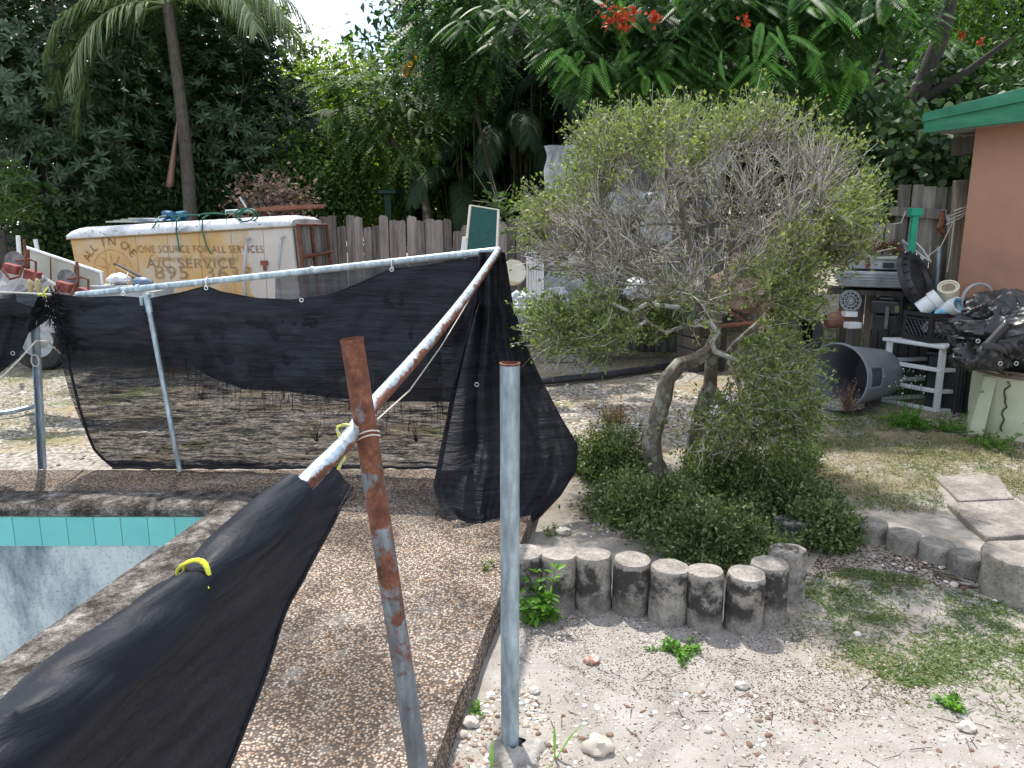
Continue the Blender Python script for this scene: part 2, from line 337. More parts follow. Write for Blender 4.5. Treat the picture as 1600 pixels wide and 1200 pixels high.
def m_log(dk=1.):
    m, t, b, o = newmat("stained_concrete" if dk == 1 else "pale_log_concrete"); v = coords(t)
    oi = node(t, "ShaderNodeObjectInfo"); va = node(t, "ShaderNodeVectorMath"); va.operation = 'ADD'
    cb = node(t, "ShaderNodeCombineXYZ"); t.links.new(math_(t, 'MULTIPLY', oi.outputs["Random"], 37.), cb.inputs[0]); t.links.new(v, va.inputs[0]); t.links.new(cb.outputs[0], va.inputs[1]); v2 = va.outputs[0]
    c = ramp(t, nse(t, v2, 14, 8, .75), [(.3, (.13, .115, .10)), (.5, (.29, .265, .23)), (.7, (.44, .41, .36))])
    sx = node(t, "ShaderNodeSeparateXYZ"); t.links.new(v, sx.inputs[0])
    # dark algae crust on the flanks, strongest below the rim
    side = ramp(t, math_(t, 'ADD', sx.outputs["Z"], math_(t, 'MULTIPLY', math_(t, 'SUBTRACT', nse(t, v2, 16, 5, .7), .5), .12)), [(.03, 0.25), (.10, 1.), (.225, 1.), (.238, 0.)])
    st = ramp(t, nse(t, v2, 7.5, 9, .7), [(.43, 0.), (.53, .95)])
    c = mixc(t, c, (.028, .026, .026), math_(t, 'MULTIPLY', math_(t, 'MULTIPLY', st, side), dk))
    c = mixc(t, c, (.05, .045, .04), ramp(t, nse(t, v2, 90, 3, .8), [(.58, 0.), (.63, .8)]))
    t.links.new(c, b.inputs["Base Color"]); b.inputs["Roughness"].default_value = .95
    bump(t, b, nse(t, v2, 45, 6, .8), .8, .008); return m
def m_bark(name, lo, hi, patch=None):
    m, t, b, o = newmat(name); v = coords(t, (1, 1, .5)); f = nse(t, v, 22, 8, .7); c = ramp(t, f, [(.3, lo), (.7, hi)])
    if patch: c = mixc(t, c, patch, ramp(t, nse(t, coords(t), 11, 5, .7), [(.52, 0.), (.6, .8)]))
    t.links.new(c, b.inputs["Base Color"]); b.inputs["Roughness"].default_value = .95; bump(t, b, f, .8, .01); return m
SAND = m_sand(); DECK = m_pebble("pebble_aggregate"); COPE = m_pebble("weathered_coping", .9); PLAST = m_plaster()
TILE = simple("turquoise_tile", [(.3, (.10, .43, .41)), (.7, (.16, .53, .50))], 3, .3, 0, isl=.3, spec=.5)
GROUT = simple("grout", [(.3, (.5, .55, .52)), (.7, (.6, .62, .6))], 20)
GALV = m_galv("galvanised_steel", .24, tone=(.30, .38, .43)); RAILM = m_galv("rusty_rail_steel", .50, .17, (.42, .50, .56)); RUSTP = m_galv("rusty_post_steel", .50, tone=(.17, .20, .225), zk=.26)
PLAIN = m_galv("dull_galvanised_pipe", .05, tone=(.33, .40, .44)); RUST = m_galv("rusted_steel", .95, tone=(.2, .2, .2))
SHEER = m_cloth("sheer_shade_net", .60, .22, thr=1); DENSE = m_cloth("dense_shade_net", .975, .02, (.014, .015, .019)); SEMI = m_cloth("grey_shade_net", .72, .12, (.05, .055, .06)); BLACKC = m_cloth("black_shade_net", .995, 0, (.009, .0095, .012))
FENCEM = m_wood("weathered_pickets", (.07, .056, .05), (.25, .21, .185), (.44, .385, .35)); FENCE2 = m_wood("grey_pickets", (.07, .062, .052), (.20, .18, .155), (.38, .35, .31)); POSTW = m_wood("pale_timber", (.13, .105, .075), (.30, .26, .20), (.46, .42, .35)); DARKW = m_wood("dark_timber", (.03, .026, .022), (.08, .07, .06), (.14, .12, .1))
TRUCK = m_truck(); LOG = m_log(); LOG2 = m_log(.25)
ROOFW = simple("chipped_white_paint", [(.3, (.30, .31, .33)), (.5, (.58, .60, .62)), (.75, (.72, .73, .74))], 4, .6, .2, 30, speck=(22, .62, (.07, .07, .07)))
PALEG = simple("faded_lettering", [(.42, (.37, .215, .095)), (.56, (.50, .335, .17))], 12, .7, 0)
LETP = simple("faded_purple_lettering", [(.42, (.36, .29, .29)), (.53, (.51, .35, .18))], 9, .7, 0)
WHITEP = simple("white_plastic", [(.3, (.62, .63, .65)), (.7, (.80, .80, .80))], 5, .45, .1, speck=(30, .68, (.35, .33, .3)))
SLABF = simple("footing_concrete", [(.3, (.17, .155, .135)), (.5, (.30, .28, .25)), (.7, (.42, .40, .365))], 18, .95, .9, 50, .012)
GREYP = simple("grey_plastic", [(.3, (.17, .18, .205)), (.7, (.24, .25, .275))], 4, .5, .15, 80, .001, speck=(70, .68, (.3, .3, .32)))
BLACKP = simple("black_plastic", [(.3, (.012, .013, .016)), (.7, (.035, .036, .04))], 6, .42, .1, spec=.5)
TARP = simple("black_tarp", [(.3, (.014, .015, .016)), (.7, (.04, .042, .046))], 4, .40, .25, 9, .02, spec=.5)
ALU = simple("dull_aluminium", [(.3, (.26, .28, .29)), (.7, (.50, .52, .53))], 7, .5, .3, 90, .002, metal=.12)
CREAM = simple("cream_drum", [(.3, (.42, .44, .30)), (.7, (.56, .57, .42))], 4, .6, .2, speck=(9, .66, (.16, .14, .09)))
BROWNW = simple("brown_wire", [(.3, (.13, .09, .07)), (.7, (.24, .18, .15))], 20, .6, .2)
WALL = simple("salmon_stucco", [(.3, (.30, .16, .105)), (.48, (.40, .215, .142)), (.7, (.46, .255, .175))], 1.1, .85, .35, 160, .002)
GREENP = simple("green_fascia_paint", [(.3, (.022, .15, .085)), (.6, (.045, .22, .125)), (.8, (.13, .31, .21))], 3, .6, .4, 18, .006, stretch=(1, 1, 4), speck=(14, .7, (.25, .3, .26)))
GREENT = simple("bright_green_paint", [(.3, (.015, .30, .17)), (.7, (.03, .38, .24))], 8, .5, .1)
PVC = simple("white_pvc", [(.3, (.74, .76, .78)), (.7, (.83, .83, .82))], 6, .3, 0); PVCC = simple("cream_pvc", [(.3, (.66, .60, .46)), (.7, (.74, .69, .56))], 6, .4, 0)
ROPE = simple("pale_cord", [(.3, (.42, .38, .32)), (.7, (.6, .56, .48))], 40, .9, .3); YEL = simple("yellow_tie", [(.3, (.55, .58, .03)), (.7, (.72, .74, .08))], 30, .5, 0); HOSE = simple("green_hose", [(.3, (.012, .09, .055)), (.7, (.02, .15, .09))], 10, .45, 0)
REDP = simple("faded_red_paint", [(.3, (.14, .03, .028)), (.7, (.33, .10, .085))], 14, .7, .3); BLUET = simple("blue_tarp", [(.3, (.012, .07, .15)), (.7, (.03, .15, .26))], 6, .5, .3)
TERRA = simple("terracotta", [(.3, (.15, .08, .055)), (.7, (.27, .14, .10))], 12, .85, .2); TYRE = simple("tyre_rubber", [(.3, (.02, .02, .02)), (.7, (.05, .05, .05))], 12, .85, .3)
STONE = simple("pale_limestone", [(.25, (.22, .2, .17)), (.5, (.5, .47, .42)), (.75, (.68, .66, .62))], 14, .95, .8, 60, .006, isl=.45)
SLAB = simple("mossy_concrete", [(.3, (.14, .125, .11)), (.5, (.25, .23, .205)), (.7, (.36, .335, .30))], 7, .95, .7, 60, .006, speck=(60, .58, (.13, .12, .105)))
CORR = simple("grey_corrugated", [(.35, (.08, .08, .078)), (.52, (.19, .19, .185)), (.72, (.38, .39, .39))], 2.2, .7, .2, stretch=(1, 1, .5)); WTARP = simple("white_sheeting", [(.3, (.38, .41, .44)), (.7, (.62, .64, .66))], 5, .5, .6, 8, .02)
GTEX = simple("dark_green_sling", [(.3, (.012, .06, .05)), (.7, (.02, .09, .075))], 30, .7, .2); OLIVE = simple("dirty_panel", [(.3, (.36, .35, .30)), (.7, (.52, .51, .45))], 4, .7, .2)
BARKG = m_bark("grey_bark", (.055, .045, .034), (.24, .205, .16), (.34, .34, .29)); BARKD = m_bark("dark_bark", (.018, .016, .014), (.055, .049, .043)); BARKP = m_bark("palm_bark", (.05, .043, .036), (.15, .13, .11))
TWIG = simple("grey_twigs", [(.2, (.09, .075, .06)), (.45, (.27, .24, .21)), (.75, (.58, .55, .50))], 3, .9, 0, isl=.6)
L_BOX = foliage("small_yellow_green_leaves", [(.2, (.08, .10, .035)), (.45, (.17, .20, .07)), (.7, (.29, .32, .12)), (.9, (.43, .43, .22))], 2.5, .35)
L_BOX2 = foliage("small_mid_green_leaves", [(.2, (.065, .092, .028)), (.5, (.165, .21, .06)), (.8, (.32, .36, .13))], 2.5, .32)
L_JUN = foliage("fine_dark_green_leaves", [(.2, (.05, .075, .026)), (.5, (.12, .16, .055)), (.8, (.26, .30, .115))], 3, .25)
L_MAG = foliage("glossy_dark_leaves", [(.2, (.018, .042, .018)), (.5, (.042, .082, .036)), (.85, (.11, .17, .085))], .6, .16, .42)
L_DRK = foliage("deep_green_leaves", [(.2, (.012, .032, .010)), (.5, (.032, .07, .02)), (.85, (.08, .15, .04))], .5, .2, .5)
L_YEL = foliage("sunlit_yellow_green_leaves", [(.2, (.10, .15, .015)), (.5, (.22, .30, .04)), (.85, (.38, .46, .08))], .7, .55, .5)
L_MID = foliage("mid_green_leaves", [(.2, (.03, .075, .015)), (.5, (.065, .13, .026)), (.85, (.15, .24, .05))], .7, .36, .68)
L_POI = foliage("feathery_green_leaves", [(.15, (.016, .048, .015)), (.42, (.04, .10, .026)), (.68, (.075, .17, .038)), (.85, (.18, .33, .06))], 1.2, .4, .5, .5)
L_POIB = foliage("bright_new_leaves", [(.2, (.09, .24, .045)), (.8, (.19, .38, .08))], 1.2, .45, .5, .5)
L_PALM = foliage("palm_leaflets", [(.2, (.06, .10, .03)), (.5, (.19, .245, .12)), (.85, (.38, .43, .25))], .9, .35, .4)
L_PALD = foliage("dark_palm_leaflets", [(.2, (.010, .026, .012)), (.5, (.022, .05, .02)), (.85, (.045, .08, .028))], .9, .2, .75, .4)
L_DEAD = foliage("dead_brown_leaves", [(.2, (.10, .05, .03)), (.5, (.24, .14, .10)), (.85, (.40, .27, .20))], 3, .15)
L_VINE = foliage("vine_leaves", [(.2, (.035, .075, .03)), (.5, (.075, .14, .05)), (.85, (.16, .23, .10))], 2, .25)
L_WEED = foliage("weed_leaves", [(.2, (.05, .13, .015)), (.5, (.10, .24, .025)), (.85, (.20, .38, .05))], 6, .35)
L_GRAS = foliage("patchy_grass", [(.15, (.045, .085, .018)), (.5, (.09, .145, .035)), (.75, (.19, .22, .07)), (.9, (.33, .29, .15))], 2.2, .3, .6)
L_STRAW = foliage("dry_grass", [(.2, (.20, .16, .08)), (.5, (.33, .27, .15)), (.85, (.48, .42, .27))], 4, .2)
FLOW = foliage("red_petals", [(.2, (.38, .035, .012)), (.8, (.62, .11, .04))], 9, .3, .5, tint=(1, .5, .4)); ORNG = foliage("yellow_petals", [(.2, (.6, .3, .02)), (.8, (.75, .45, .04))], 9, .3, tint=(1, .8, .3))
LITT = simple("brown_litter", [(.2, (.035, .02, .014)), (.8, (.13, .075, .05))], 9, .95, 0, isl=.8)

# ================================================================ GROUND, POOL, DECK
import bisect
GRID = {}
def GH(x, y):
    xs, ys, H = GRID['xs'], GRID['ys'], GRID['h']; i = min(max(bisect.bisect_right(xs, x) - 1, 0), len(xs) - 2); j = min(max(bisect.bisect_right(ys, y) - 1, 0), len(ys) - 2)
    a, b = (x - xs[i]) / (xs[i + 1] - xs[i]), (y - ys[j]) / (ys[j + 1] - ys[j]); n = len(xs); h = lambda p, q: H[q * n + p]
    return (h(i, j) * (1 - a) + h(i + 1, j) * a) * (1 - b) + (h(i, j + 1) * (1 - a) + h(i + 1, j + 1) * a) * b
def ground():
    xs = sorted(set([-70, -45, -30, -20, -14, -11, -9] + [round(-8 + .16 * i, 3) for i in range(106)] + [10, 12, 15, 20, 30, 45, 70]))
    ys = sorted(set([-15, -8, -4, -2, -1] + [round(-.9 + .13 * i, 3) for i in range(100)] + [13, 15, 18, 22, 30, 45, 70, 110]))
    V = []
    for y in ys:
        for x in xs:
            h = .022 * nz(x, y, 0, 1.1) + .012 * nz(x, y, 5, 4.5)
            if -9 < x < -.07 + .172 * (y - 3) - .14 and -2 < y < 4.84: h = -.03
            r2 = ((x - 1.05) / 1.5) ** 2 + ((y - 4.9) / 1.3) ** 2
            h += .05 * math.exp(-r2 * 1.6)
            V.append((x, y, h))
    nx = len(xs); F = []; GRID.update(xs=xs, ys=ys, h=[v[2] for v in V])
    for j in range(len(ys) - 1):
        for i in range(nx - 1):
            if xs[i] >= -9.01 and xs[i + 1] <= -1.35 and ys[j] >= -2.01 and ys[j + 1] <= 4.36: continue
            F.append((j * nx + i, j * nx + i + 1, (j + 1) * nx + i + 1, (j + 1) * nx + i))
    m = MB(); m.add(V, F); tag(m.build("ground", SAND, origin=(0, 0, 0)), kind="structure")
ground()
DZ = .10
def line_x(y, x0, y0, k): return x0 + k * (y - y0)
pool_r = lambda y: -1.745 + .13 * (y - 3.93)
deck_r = lambda y: -.07 + .172 * (y - 3.0)
FARY = 4.15; NEARY = -2.0
def deck():
    # cope band .34 m round the pool; deck outside it
    cw = .26
    m = MB()
    n = 44
    def rag(y): return deck_r(y) + .012 * nz(y * 9, 3, 0) + .006 * nz(y * 31, 1, 0)
    ysr = [NEARY + (4.86 - NEARY) * i / n for i in range(n + 1)]
    def top(x, y): return DZ + .004 * nz(x, y, 2, 3)
    for j in range(n):
        y0, y1 = ysr[j], ysr[j + 1]
        if y1 <= FARY + cw: a0, a1 = pool_r(y0) + cw, pool_r(y1) + cw
        else: a0 = a1 = -1.38
        b0, b1 = rag(y0), rag(y1); K = 8
        for i in range(K):
            xa, xb = a0 + (b0 - a0) * i / K, a0 + (b0 - a0) * (i + 1) / K; xc, xd = a1 + (b1 - a1) * i / K, a1 + (b1 - a1) * (i + 1) / K
            m.add([(xa, y0, top(xa, y0)), (xb, y0, top(xb, y0)), (xd, y1, top(xd, y1)), (xc, y1, top(xc, y1))], [(0, 1, 2, 3)])
        m.add([(b0, y0, DZ), (b0 + .012, y0, -.06), (b1 + .012, y1, -.06), (b1, y1, DZ)], [(0, 1, 2, 3)])
    xl = [-10 + (8.62) * i / 60 for i in range(61)]
    def fy(x): return 4.86 + .015 * nz(x * 5, 1, 1) + .01 * nz(x * 17, 2, 1)
    for i in range(60):
        a, b = xl[i], xl[i + 1]
        m.add([(a, FARY + cw, DZ), (b, FARY + cw, DZ), (b, fy(b), DZ - .004), (a, fy(a), DZ - .004)], [(0, 1, 2, 3)])
        m.add([(a, fy(a), DZ - .004), (b, fy(b), DZ - .004), (b, fy(b) + .02, -.06), (a, fy(a) + .02, -.06)], [(0, 1, 2, 3)])
    xr = [-1.38 + (.26 + 1.38) * i / 14 for i in range(15)]
    for a, b in zip(xr, xr[1:]): m.add([(a, 4.86, DZ), (b, 4.86, DZ), (b, 4.9, -.06), (a, 4.9, -.06)], [(0, 1, 2, 3)])
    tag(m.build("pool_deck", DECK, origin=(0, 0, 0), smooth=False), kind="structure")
    # coping with a rounded nosing that overhangs the tile
    prof = [(cw, -.02), (cw, .012), (cw - .03, .018), (.06, .020), (.02, .012), (-.005, -.008), (-.012, -.03), (-.005, -.05), (.012, -.056)]
    m = MB(); N = 70
    def cpt(s, k):
        o_, z = prof[k]
        if s < .5:
            y = NEARY + (FARY + o_ - NEARY) * (s / .5); return (pool_r(y) + o_, y, DZ + z + .004 * nz(0, y, k, 6) + .003 * nz(0, y, k, 25))
        x = pool_r(FARY) + o_ + (-10 - pool_r(FARY) - o_) * ((s - .5) / .5); return (x, FARY + o_, DZ + z + .006 * nz(x, 0, k, 6) + .004 * nz(x, 0, k, 25))
    S = [i / N * .5 for i in range(N + 1)] + [.5 + i / N * .5 for i in range(1, N + 1)]
    V = [cpt(s, k) for s in S for k in range(len(prof))]; q = len(prof)
    m.add(V, [(i * q + k, i * q + k + 1, (i + 1) * q + k + 1, (i + 1) * q + k) for i in range(len(S) - 1) for k in range(q - 1)])
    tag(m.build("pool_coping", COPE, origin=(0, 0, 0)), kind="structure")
deck()
# crack across the deck on the left
m = MB(); pts = [PZ(88 + 42 * k / 8 + 3 * nz(k, 0, 0, .7), 765 - 32 * k / 8, DZ + .004) for k in range(9)]
for a, b in zip(pts, pts[1:]):
    m.add([(a.x - .006, a.y, a.z), (a.x + .006, a.y, a.z), (b.x + .006, b.y, b.z), (b.x - .006, b.y, b.z)], [(0, 1, 2, 3)])
tag(m.build("deck_joint", DARKW, smooth=False), kind="structure")
def pool():
    m = MB(); zb = -1.5; xr = pool_r(FARY) + .015; yw = FARY + .012
    xn = pool_r(NEARY) + .015
    m.add([(-10, yw, zb), (xr, yw, zb), (xr, yw, .09), (-10, yw, .09), (xn, NEARY, zb), (xn, NEARY, .09), (-10, NEARY, zb), (-10, NEARY, .09)],
          [(0, 1, 2, 3), (1, 4, 5, 2), (0, 6, 4, 1), (6, 0, 3, 7), (4, 6, 7, 5)])
    tag(m.build("pool_basin", PLAST, origin=(-4, 1, zb), smooth=False), kind="structure")
    m = MB(); tw = .157; z1 = .048; h = .185
    m.box(((-10 + xr) / 2, yw - .004, z1 - h / 2), (10 + xr - .004, .006, h))
    g = m.build("tile_grout", GROUT, smooth=False); tag(g, kind="structure")
    m = MB()
    k = 0
    x = xr - .10
    m.box((xr - .05, yw - .009, z1 - h / 2), (.094, .008, h - .006))
    while x - tw > -6: m.box((x - tw / 2, yw - .009 + .001 * nz(x, 0, 0, 9), z1 - h / 2), (tw - .004, .008, h - .006)); x -= tw
    y = FARY - .02
    while y > -1: 
        X = pool_r(y - tw / 2) + .015 - .004
        m.box((X, y - tw / 2, z1 - h / 2), (.008, tw - .004, h - .006)); y -= tw
    tag(m.build("tile_band", TILE, smooth=False, bevel=.002), kind="structure")
pool()

# ================================================================ POOL SAFETY FENCE: rails, posts and shade cloth
CORNER = PY(779, 391, 4.66); RL = PY(82, 461, 4.93); TIE = PD(572, 645, 2.06)
def pipe_r(a, b, r, n=20, sag=0):
    P = [a.lerp(b, i / n) + Vector((0, 0, -sag * math.sin(math.pi * i / n))) for i in range(n + 1)]
    return P
# near plain post in a concrete footing
b0 = PZ(797, 1168, .0); t0 = PY(793, 568, b0.y)
p = thing("steel_post", "upright bare galvanised post standing alone in a broken concrete footing, nearest the camera", "post", (b0.x, b0.y, 0))
m = MB(); q = [(.030, -.25), (.030, t0.z - .004), (.0305, t0.z), (.027, t0.z), (.027, t0.z - .25)]
m.lathe(q, 28, Matrix.Translation((b0.x, b0.y, 0)) @ Matrix.Rotation(rad(0), 4, 'Y')); m.build("post_tube", GALV, p)
m = MB(); m.lathe([(.0302, t0.z - .004), (.0315, t0.z - .002), (.0318, t0.z + .002), (.0265, t0.z + .003), (.0262, t0.z - .03)], 28, Matrix.Translation((b0.x, b0.y, 0)), jit=.02); m.build("rusty_lip", RUST, p)
m = MB(); m.lathe([(.10, -.05), (.10, .0), (.085, .016), (.05, .024), (.028, .03)], 26, Matrix.Translation((b0.x + .02, b0.y - .01, 0)), jit=.55); m.build("concrete_footing", SLABF, p)
# leaning rusty post
tb, bb = PY(550, 531, 1.94), PZ(657, 1222, DZ)
p = thing("leaning_post", "leaning rust-eaten steel post, open at its jagged top, tied to the rusty rail", "post", (bb.x, bb.y, DZ))
m = MB(); P = [bb.lerp(tb, i / 30) for i in range(31)]
m.tube(P, [.0295] * 31, 24, caps=False, rfn=lambda i, k: 1 + .012 * nz(i * .5, k * .5, 0)); m.tube([P[30], P[27]], [.0295, .026], 24, caps=False); m.tube([P[30] , P[24]], [.0255, .0255], 24, caps=False)
m.build("post_tube", RUSTP, p)
ax = (tb - bb).normalized(); m = MB()
m.tube([tb - ax * .006, tb + ax * .004], [.031, .0305], 24, caps=False, rfn=lambda i, k: 1 + .05 * nz(k, i, 3, .8)); m.tube([tb + ax * .004, tb - ax * .02], [.0300, .0255], 24, caps=False, rfn=lambda i, k: 1 + .05 * nz(k, i, 5, .8))
m.build("jagged_rim", RUST, p)
# rusty rail from the corner down to the tie and on to the lower left
ROLL = [(540, 692, 1.95), (440, 790, 1.66), (300, 924, 1.32), (150, 1058, 1.10), (60, 1137, 1.0), (-120, 1290, .86)]
rp = [CORNER.lerp(TIE, i / 24) + Vector((0, 0, -.03 * math.sin(math.pi * i / 24))) for i in range(25)] + [PD(*q) for q in ROLL]
fr = thing("rusty_rail", "long rust-streaked pale rail slanting from the cloth corner down to the lower left", "rail", tuple(TIE))
m = MB(); m.tube(rp, [.0215] * len(rp), 20); m.build("rail_tube", RAILM, fr)
# far rail
br = thing("top_rail", "pale blue-grey pipe running along the top of the far shade cloth", "rail", tuple(RL))
m = MB(); m.tube(pipe_r(PY(120, 461, 4.93), CORNER, .02, 24, .004), .0215, 16); m.build("rail_tube", PLAIN, br)
m = MB(); c1 = PY(188, 452, 4.92)
for px_ in (190, 222, 500): 
    c1 = PY(120, 461, 4.93).lerp(CORNER, (px_ - 120) / (779 - 120)); d1 = (CORNER - RL).normalized()
    m.tube([c1 - d1 * .012, c1 + d1 * .012], .0265 if px_ == 222 else .0228, 16)
m.build("pipe_collar", PLAIN, br)
# prop pole
pt, pb = PY(229, 462, 4.79), PY(281, 736, 4.77)
pr = thing("prop_pole", "slanting grey pipe with capped top propping the far rail", "pole", tuple(pb))
m = MB(); m.tube([pb, pt.lerp(pb, .05)], .0165, 14); m.build("pole_tube", PLAIN, pr)
m = MB(); m.tube([pt.lerp(pb, .09), pt.lerp(pb, .03), pt.lerp(pb, .0), pt + Vector((0, 0, .012))], [.021, .0215, .017, .008], 14)
m.tube([pt + Vector((0, -.02, .0)), pt + Vector((0, .02, 0))], .018, 10); m.build("end_cap", PLAIN, pr)
m = MB(); q = PY(222, 470, 4.85); m.box(q, (.022, .03, .06)); m.build("rail_bracket", PLAIN, pr, bevel=.003)
# left channel post
b1 = PZ(68, 733, DZ - .01); t1 = PY(55, 478, b1.y)
cp_ = thing("channel_post", "grey steel channel post under the black bundle, far left", "post", (b1.x, b1.y, DZ))
m = MB()
for dx, dy, sx, sy in ((0, 0, .044, .005), (-.0195, -.014, .005, .026), (.0195, -.014, .005, .026)):
    V = [];
    for q in (b1, t1):
        V += [(q.x + dx + ex * sx / 2, q.y + dy + ey * sy / 2, q.z) for ex, ey in ((-1, -1), (1, -1), (1, 1), (-1, 1))]
    m.hexa(V)
m.build("channel", m_galv("weathered_channel", .08, tone=(.24, .29, .33)), cp_, smooth=False)
m = MB(); c2 = t1.lerp(b1, .32); m.tube([c2 + Vector((.026 * math.cos(a), -.03, .026 * math.sin(a) * 1.5)) for a in [k * .5 for k in range(14)]], .004, 6); m.build("cord_loop", ROPE, cp_)

def cloth_disp(s, t, seed, amp, fx=9, fy=2.5):
    return amp * (nz(s * fx + t * 1.5, t * fy, seed) + .5 * nz(s * fx * 2.3, t * fy * 2, seed + 3) + .25 * nz(s * fx * 6, t * fy * 5, seed + 8))
sc = thing("shade_cloth", "torn black shade cloth stretched between far rail and deck edge, see-through below", "shade cloth", tuple(PZ(430, 733, DZ)))
toptab = [(85, 458), (130, 464), (190, 462), (232, 466), (285, 456), (322, 446), (345, 455), (400, 465), (455, 468), (515, 460), (560, 442), (612, 419), (660, 415), (700, 408), (775, 397)]
lefttab = [(0, 84), (.2, 97), (.4, 108), (.65, 124), (.82, 138), (.92, 150), (1., 176)]
def YS(px_): return 4.92 + (4.66 - 4.92) * (px_ - 85) / 690
def panel(bot, off, seed, amp, left=None, right=760, x0=85, toff=0):
    def fn(s, t):
        xl = interp(t, left) if left else x0
        x = xl + (right - xl) * s
        xt = x0 + (right - x0) * s
        x = lerp(xt, x, min(1, t * 1.0)) if left else x
        yt = interp(xt, toptab) + toff; yb = interp(x, bot) if not callable(bot) else bot(x)
        y = yt + (yb - yt) * t
        Y = YS(x) + off - cloth_disp(s, t, seed, amp) * min(1, t * 4 + .15) - .06 * t * (1 - t)
        return PY(x, y, Y)
    return fn
m = MB(); m.grid(panel([(85, 700), (140, 712), (160, 728), (180, 731), (430, 733), (560, 732), (760, 730)], 0, 1, .05, lefttab), 150, 60)
m.build("net_panel", SHEER, sc, origin=tuple(PZ(430, 733, DZ)), label="sheer frayed lower net")
m = MB(); m.grid(panel([(85, 552), (120, 549), (200, 553), (280, 560), (330, 590), (380, 608), (450, 612), (520, 622), (600, 627), (700, 628), (760, 640)], -.012, 1, .05, [(0, 84), (.5, 97), (1., 108)]), 150, 40)
m.build("doubled_top", DENSE, sc, origin=tuple(PZ(430, 733, DZ)), label="dense doubled upper cloth")
m = MB()
def backfn(s, t):
    x = 430 + 330 * s; yr = 461 + (391 - 461) * (x - 82) / 697; yb = interp(x, toptab) + 25
    return PY(x, yr + 4 + (yb - yr) * t, YS(x) + .035 + .02 * nz(s * 9, t * 3, 4))
m.grid(backfn, 50, 8); m.build("rear_layer", SEMI, sc)
m = MB()
def hem(pts, r):
    m.tube(pts, r, 6)
hem([PY(interp(t, lefttab), lerp(465, 729, t), YS(110) - .015 + .02 * nz(t * 5, 1, 2)) for t in [k / 20 for k in range(21)]], .0085)
hem([PY(x, interp(x, toptab) + 1, YS(x) - .012) for x in range(92, 760, 12)], .004)
hem([PY(x, 731 + 3 * nz(x, 1, 0, .05), YS(x) - .02) for x in range(176, 700, 14)], .009); m.build("hem", BLACKC, sc)
for x, y in ((192, 459), (322, 450), (471, 469), (612, 421), (760, 402)):
    m = MB(); q = PY(x, y, YS(x) - .03); m.tube([q + Vector((.011 * math.cos(a), 0, .011 * math.sin(a))) for a in [k * .45 for k in range(15)]], .0028, 5)
    if x in (322, 612): m.tube([q + Vector((0, .03 + .03 * math.cos(a), .03 + .035 * math.sin(a))) for a in [k * .45 for k in range(15)]], .0035, 5)
    m.build("grommet", WHITEP, sc)
# frayed star-shaped tears, threads pulled together
P_, Q_ = [], []
for cx_, cy_, R_, n_ in ((316, 625, 26, 14), (495, 690, 40, 22), (650, 690, 36, 22), (205, 560, 26, 10), (545, 640, 20, 10)):
    for k in range(n_):
        a = rnd(1, -math.pi * .85, -.15 * math.pi)[0]; L_ = R_ * rnd(1, .3, 1.)[0]; a0_ = PY(cx_ + rnd(1, -2, 2)[0], cy_, YS(cx_) - .03); a1_ = PY(cx_ + L_ * math.cos(a) * .35, cy_ + L_ * math.sin(a) * .6, YS(cx_) - .027); a2_ = PY(cx_ + L_ * math.cos(a) * .9, cy_ + L_ * math.sin(a), YS(cx_) - .025)
        P_ += [a0_, a1_]; Q_ += [a1_, a2_]
BND = [(110, 552), (200, 555), (280, 562), (330, 588), (380, 604), (450, 610), (520, 618), (600, 624), (700, 626)]
for k in range(170):
    x = rnd(1, 230, 715)[0]; y = interp(x, BND) + rnd(1, -8, 14)[0]; L_ = rnd(1, 8, 34)[0] * (1 if k % 4 else 1.7); dx_ = rnd(1, -5, 5)[0]
    P_.append(PY(x, y, YS(x) - .035)); Q_.append(PY(x + dx_, y + L_, YS(x) - .03))
V, F = sticks(np.array(P_), np.array(Q_), .0015, .0010); npmesh("frayed_threads", V, F, BLACKC, sc)

# corner drape
cd = thing("corner_drape", "heavy black cloth gathered at the rail corner and bulging onto the deck like a sack", "shade cloth", tuple(PZ(790, 820, DZ)))
LT = [(394, 748), (470, 742), (550, 722), (620, 704), (700, 688), (760, 677), (795, 686), (825, 712), (842, 745)]
RT = [(394, 789), (470, 801), (530, 818), (590, 845), (650, 876), (695, 903), (735, 901), (775, 876), (810, 843), (835, 800), (845, 775)]
YT = [(394, 4.63), (500, 4.58), (600, 4.47), (700, 4.28), (780, 4.07), (845, 3.86)]
def drape(s, t):
    y = 394 + (846 - 394) * t; l = interp(y, LT); r = interp(y, RT); x = l + (r - l) * s
    yy = y + 6 * math.sin(s * math.pi) * t
    Y = interp(y, YT) + .10 * s * t - (.16 * t + .03) * math.sin(math.pi * s) ** .8 * min(1, (1.03 - t) * 3)
    Y += .045 * min(1, t * 3) * math.sin(s * 14 + 2 * nz(s * 2, t * 3, 1)) * math.exp(-((s - .35) / .3) ** 2) * (1 - t * .5) + cloth_disp(s, t, 9, .035, 6, 2)
    Y = min(Y, 4.75); q = PY(x, yy, Y)
    if q.z < .02: q = PZ(x, yy, .02)
    return q
m = MB(); m.grid(drape, 70, 90); m.build("drape_cloth", BLACKC, cd)
m = MB()   # fold in front with an eyelet
def fold(s, t):
    y = 475 + 260 * t; xl = lerp(748, 690, t ** .8); xr = 752 - 2 * t + 4 * math.sin(t * 3); x = xl + (xr - xl) * s
    return PY(x, y, interp(y, YT) - .09 - .10 * t + .03 * s + .05 * s * s - .02 * math.sin(s * 5))
m.grid(fold, 14, 40); m.build("front_fold", BLACKC, cd)
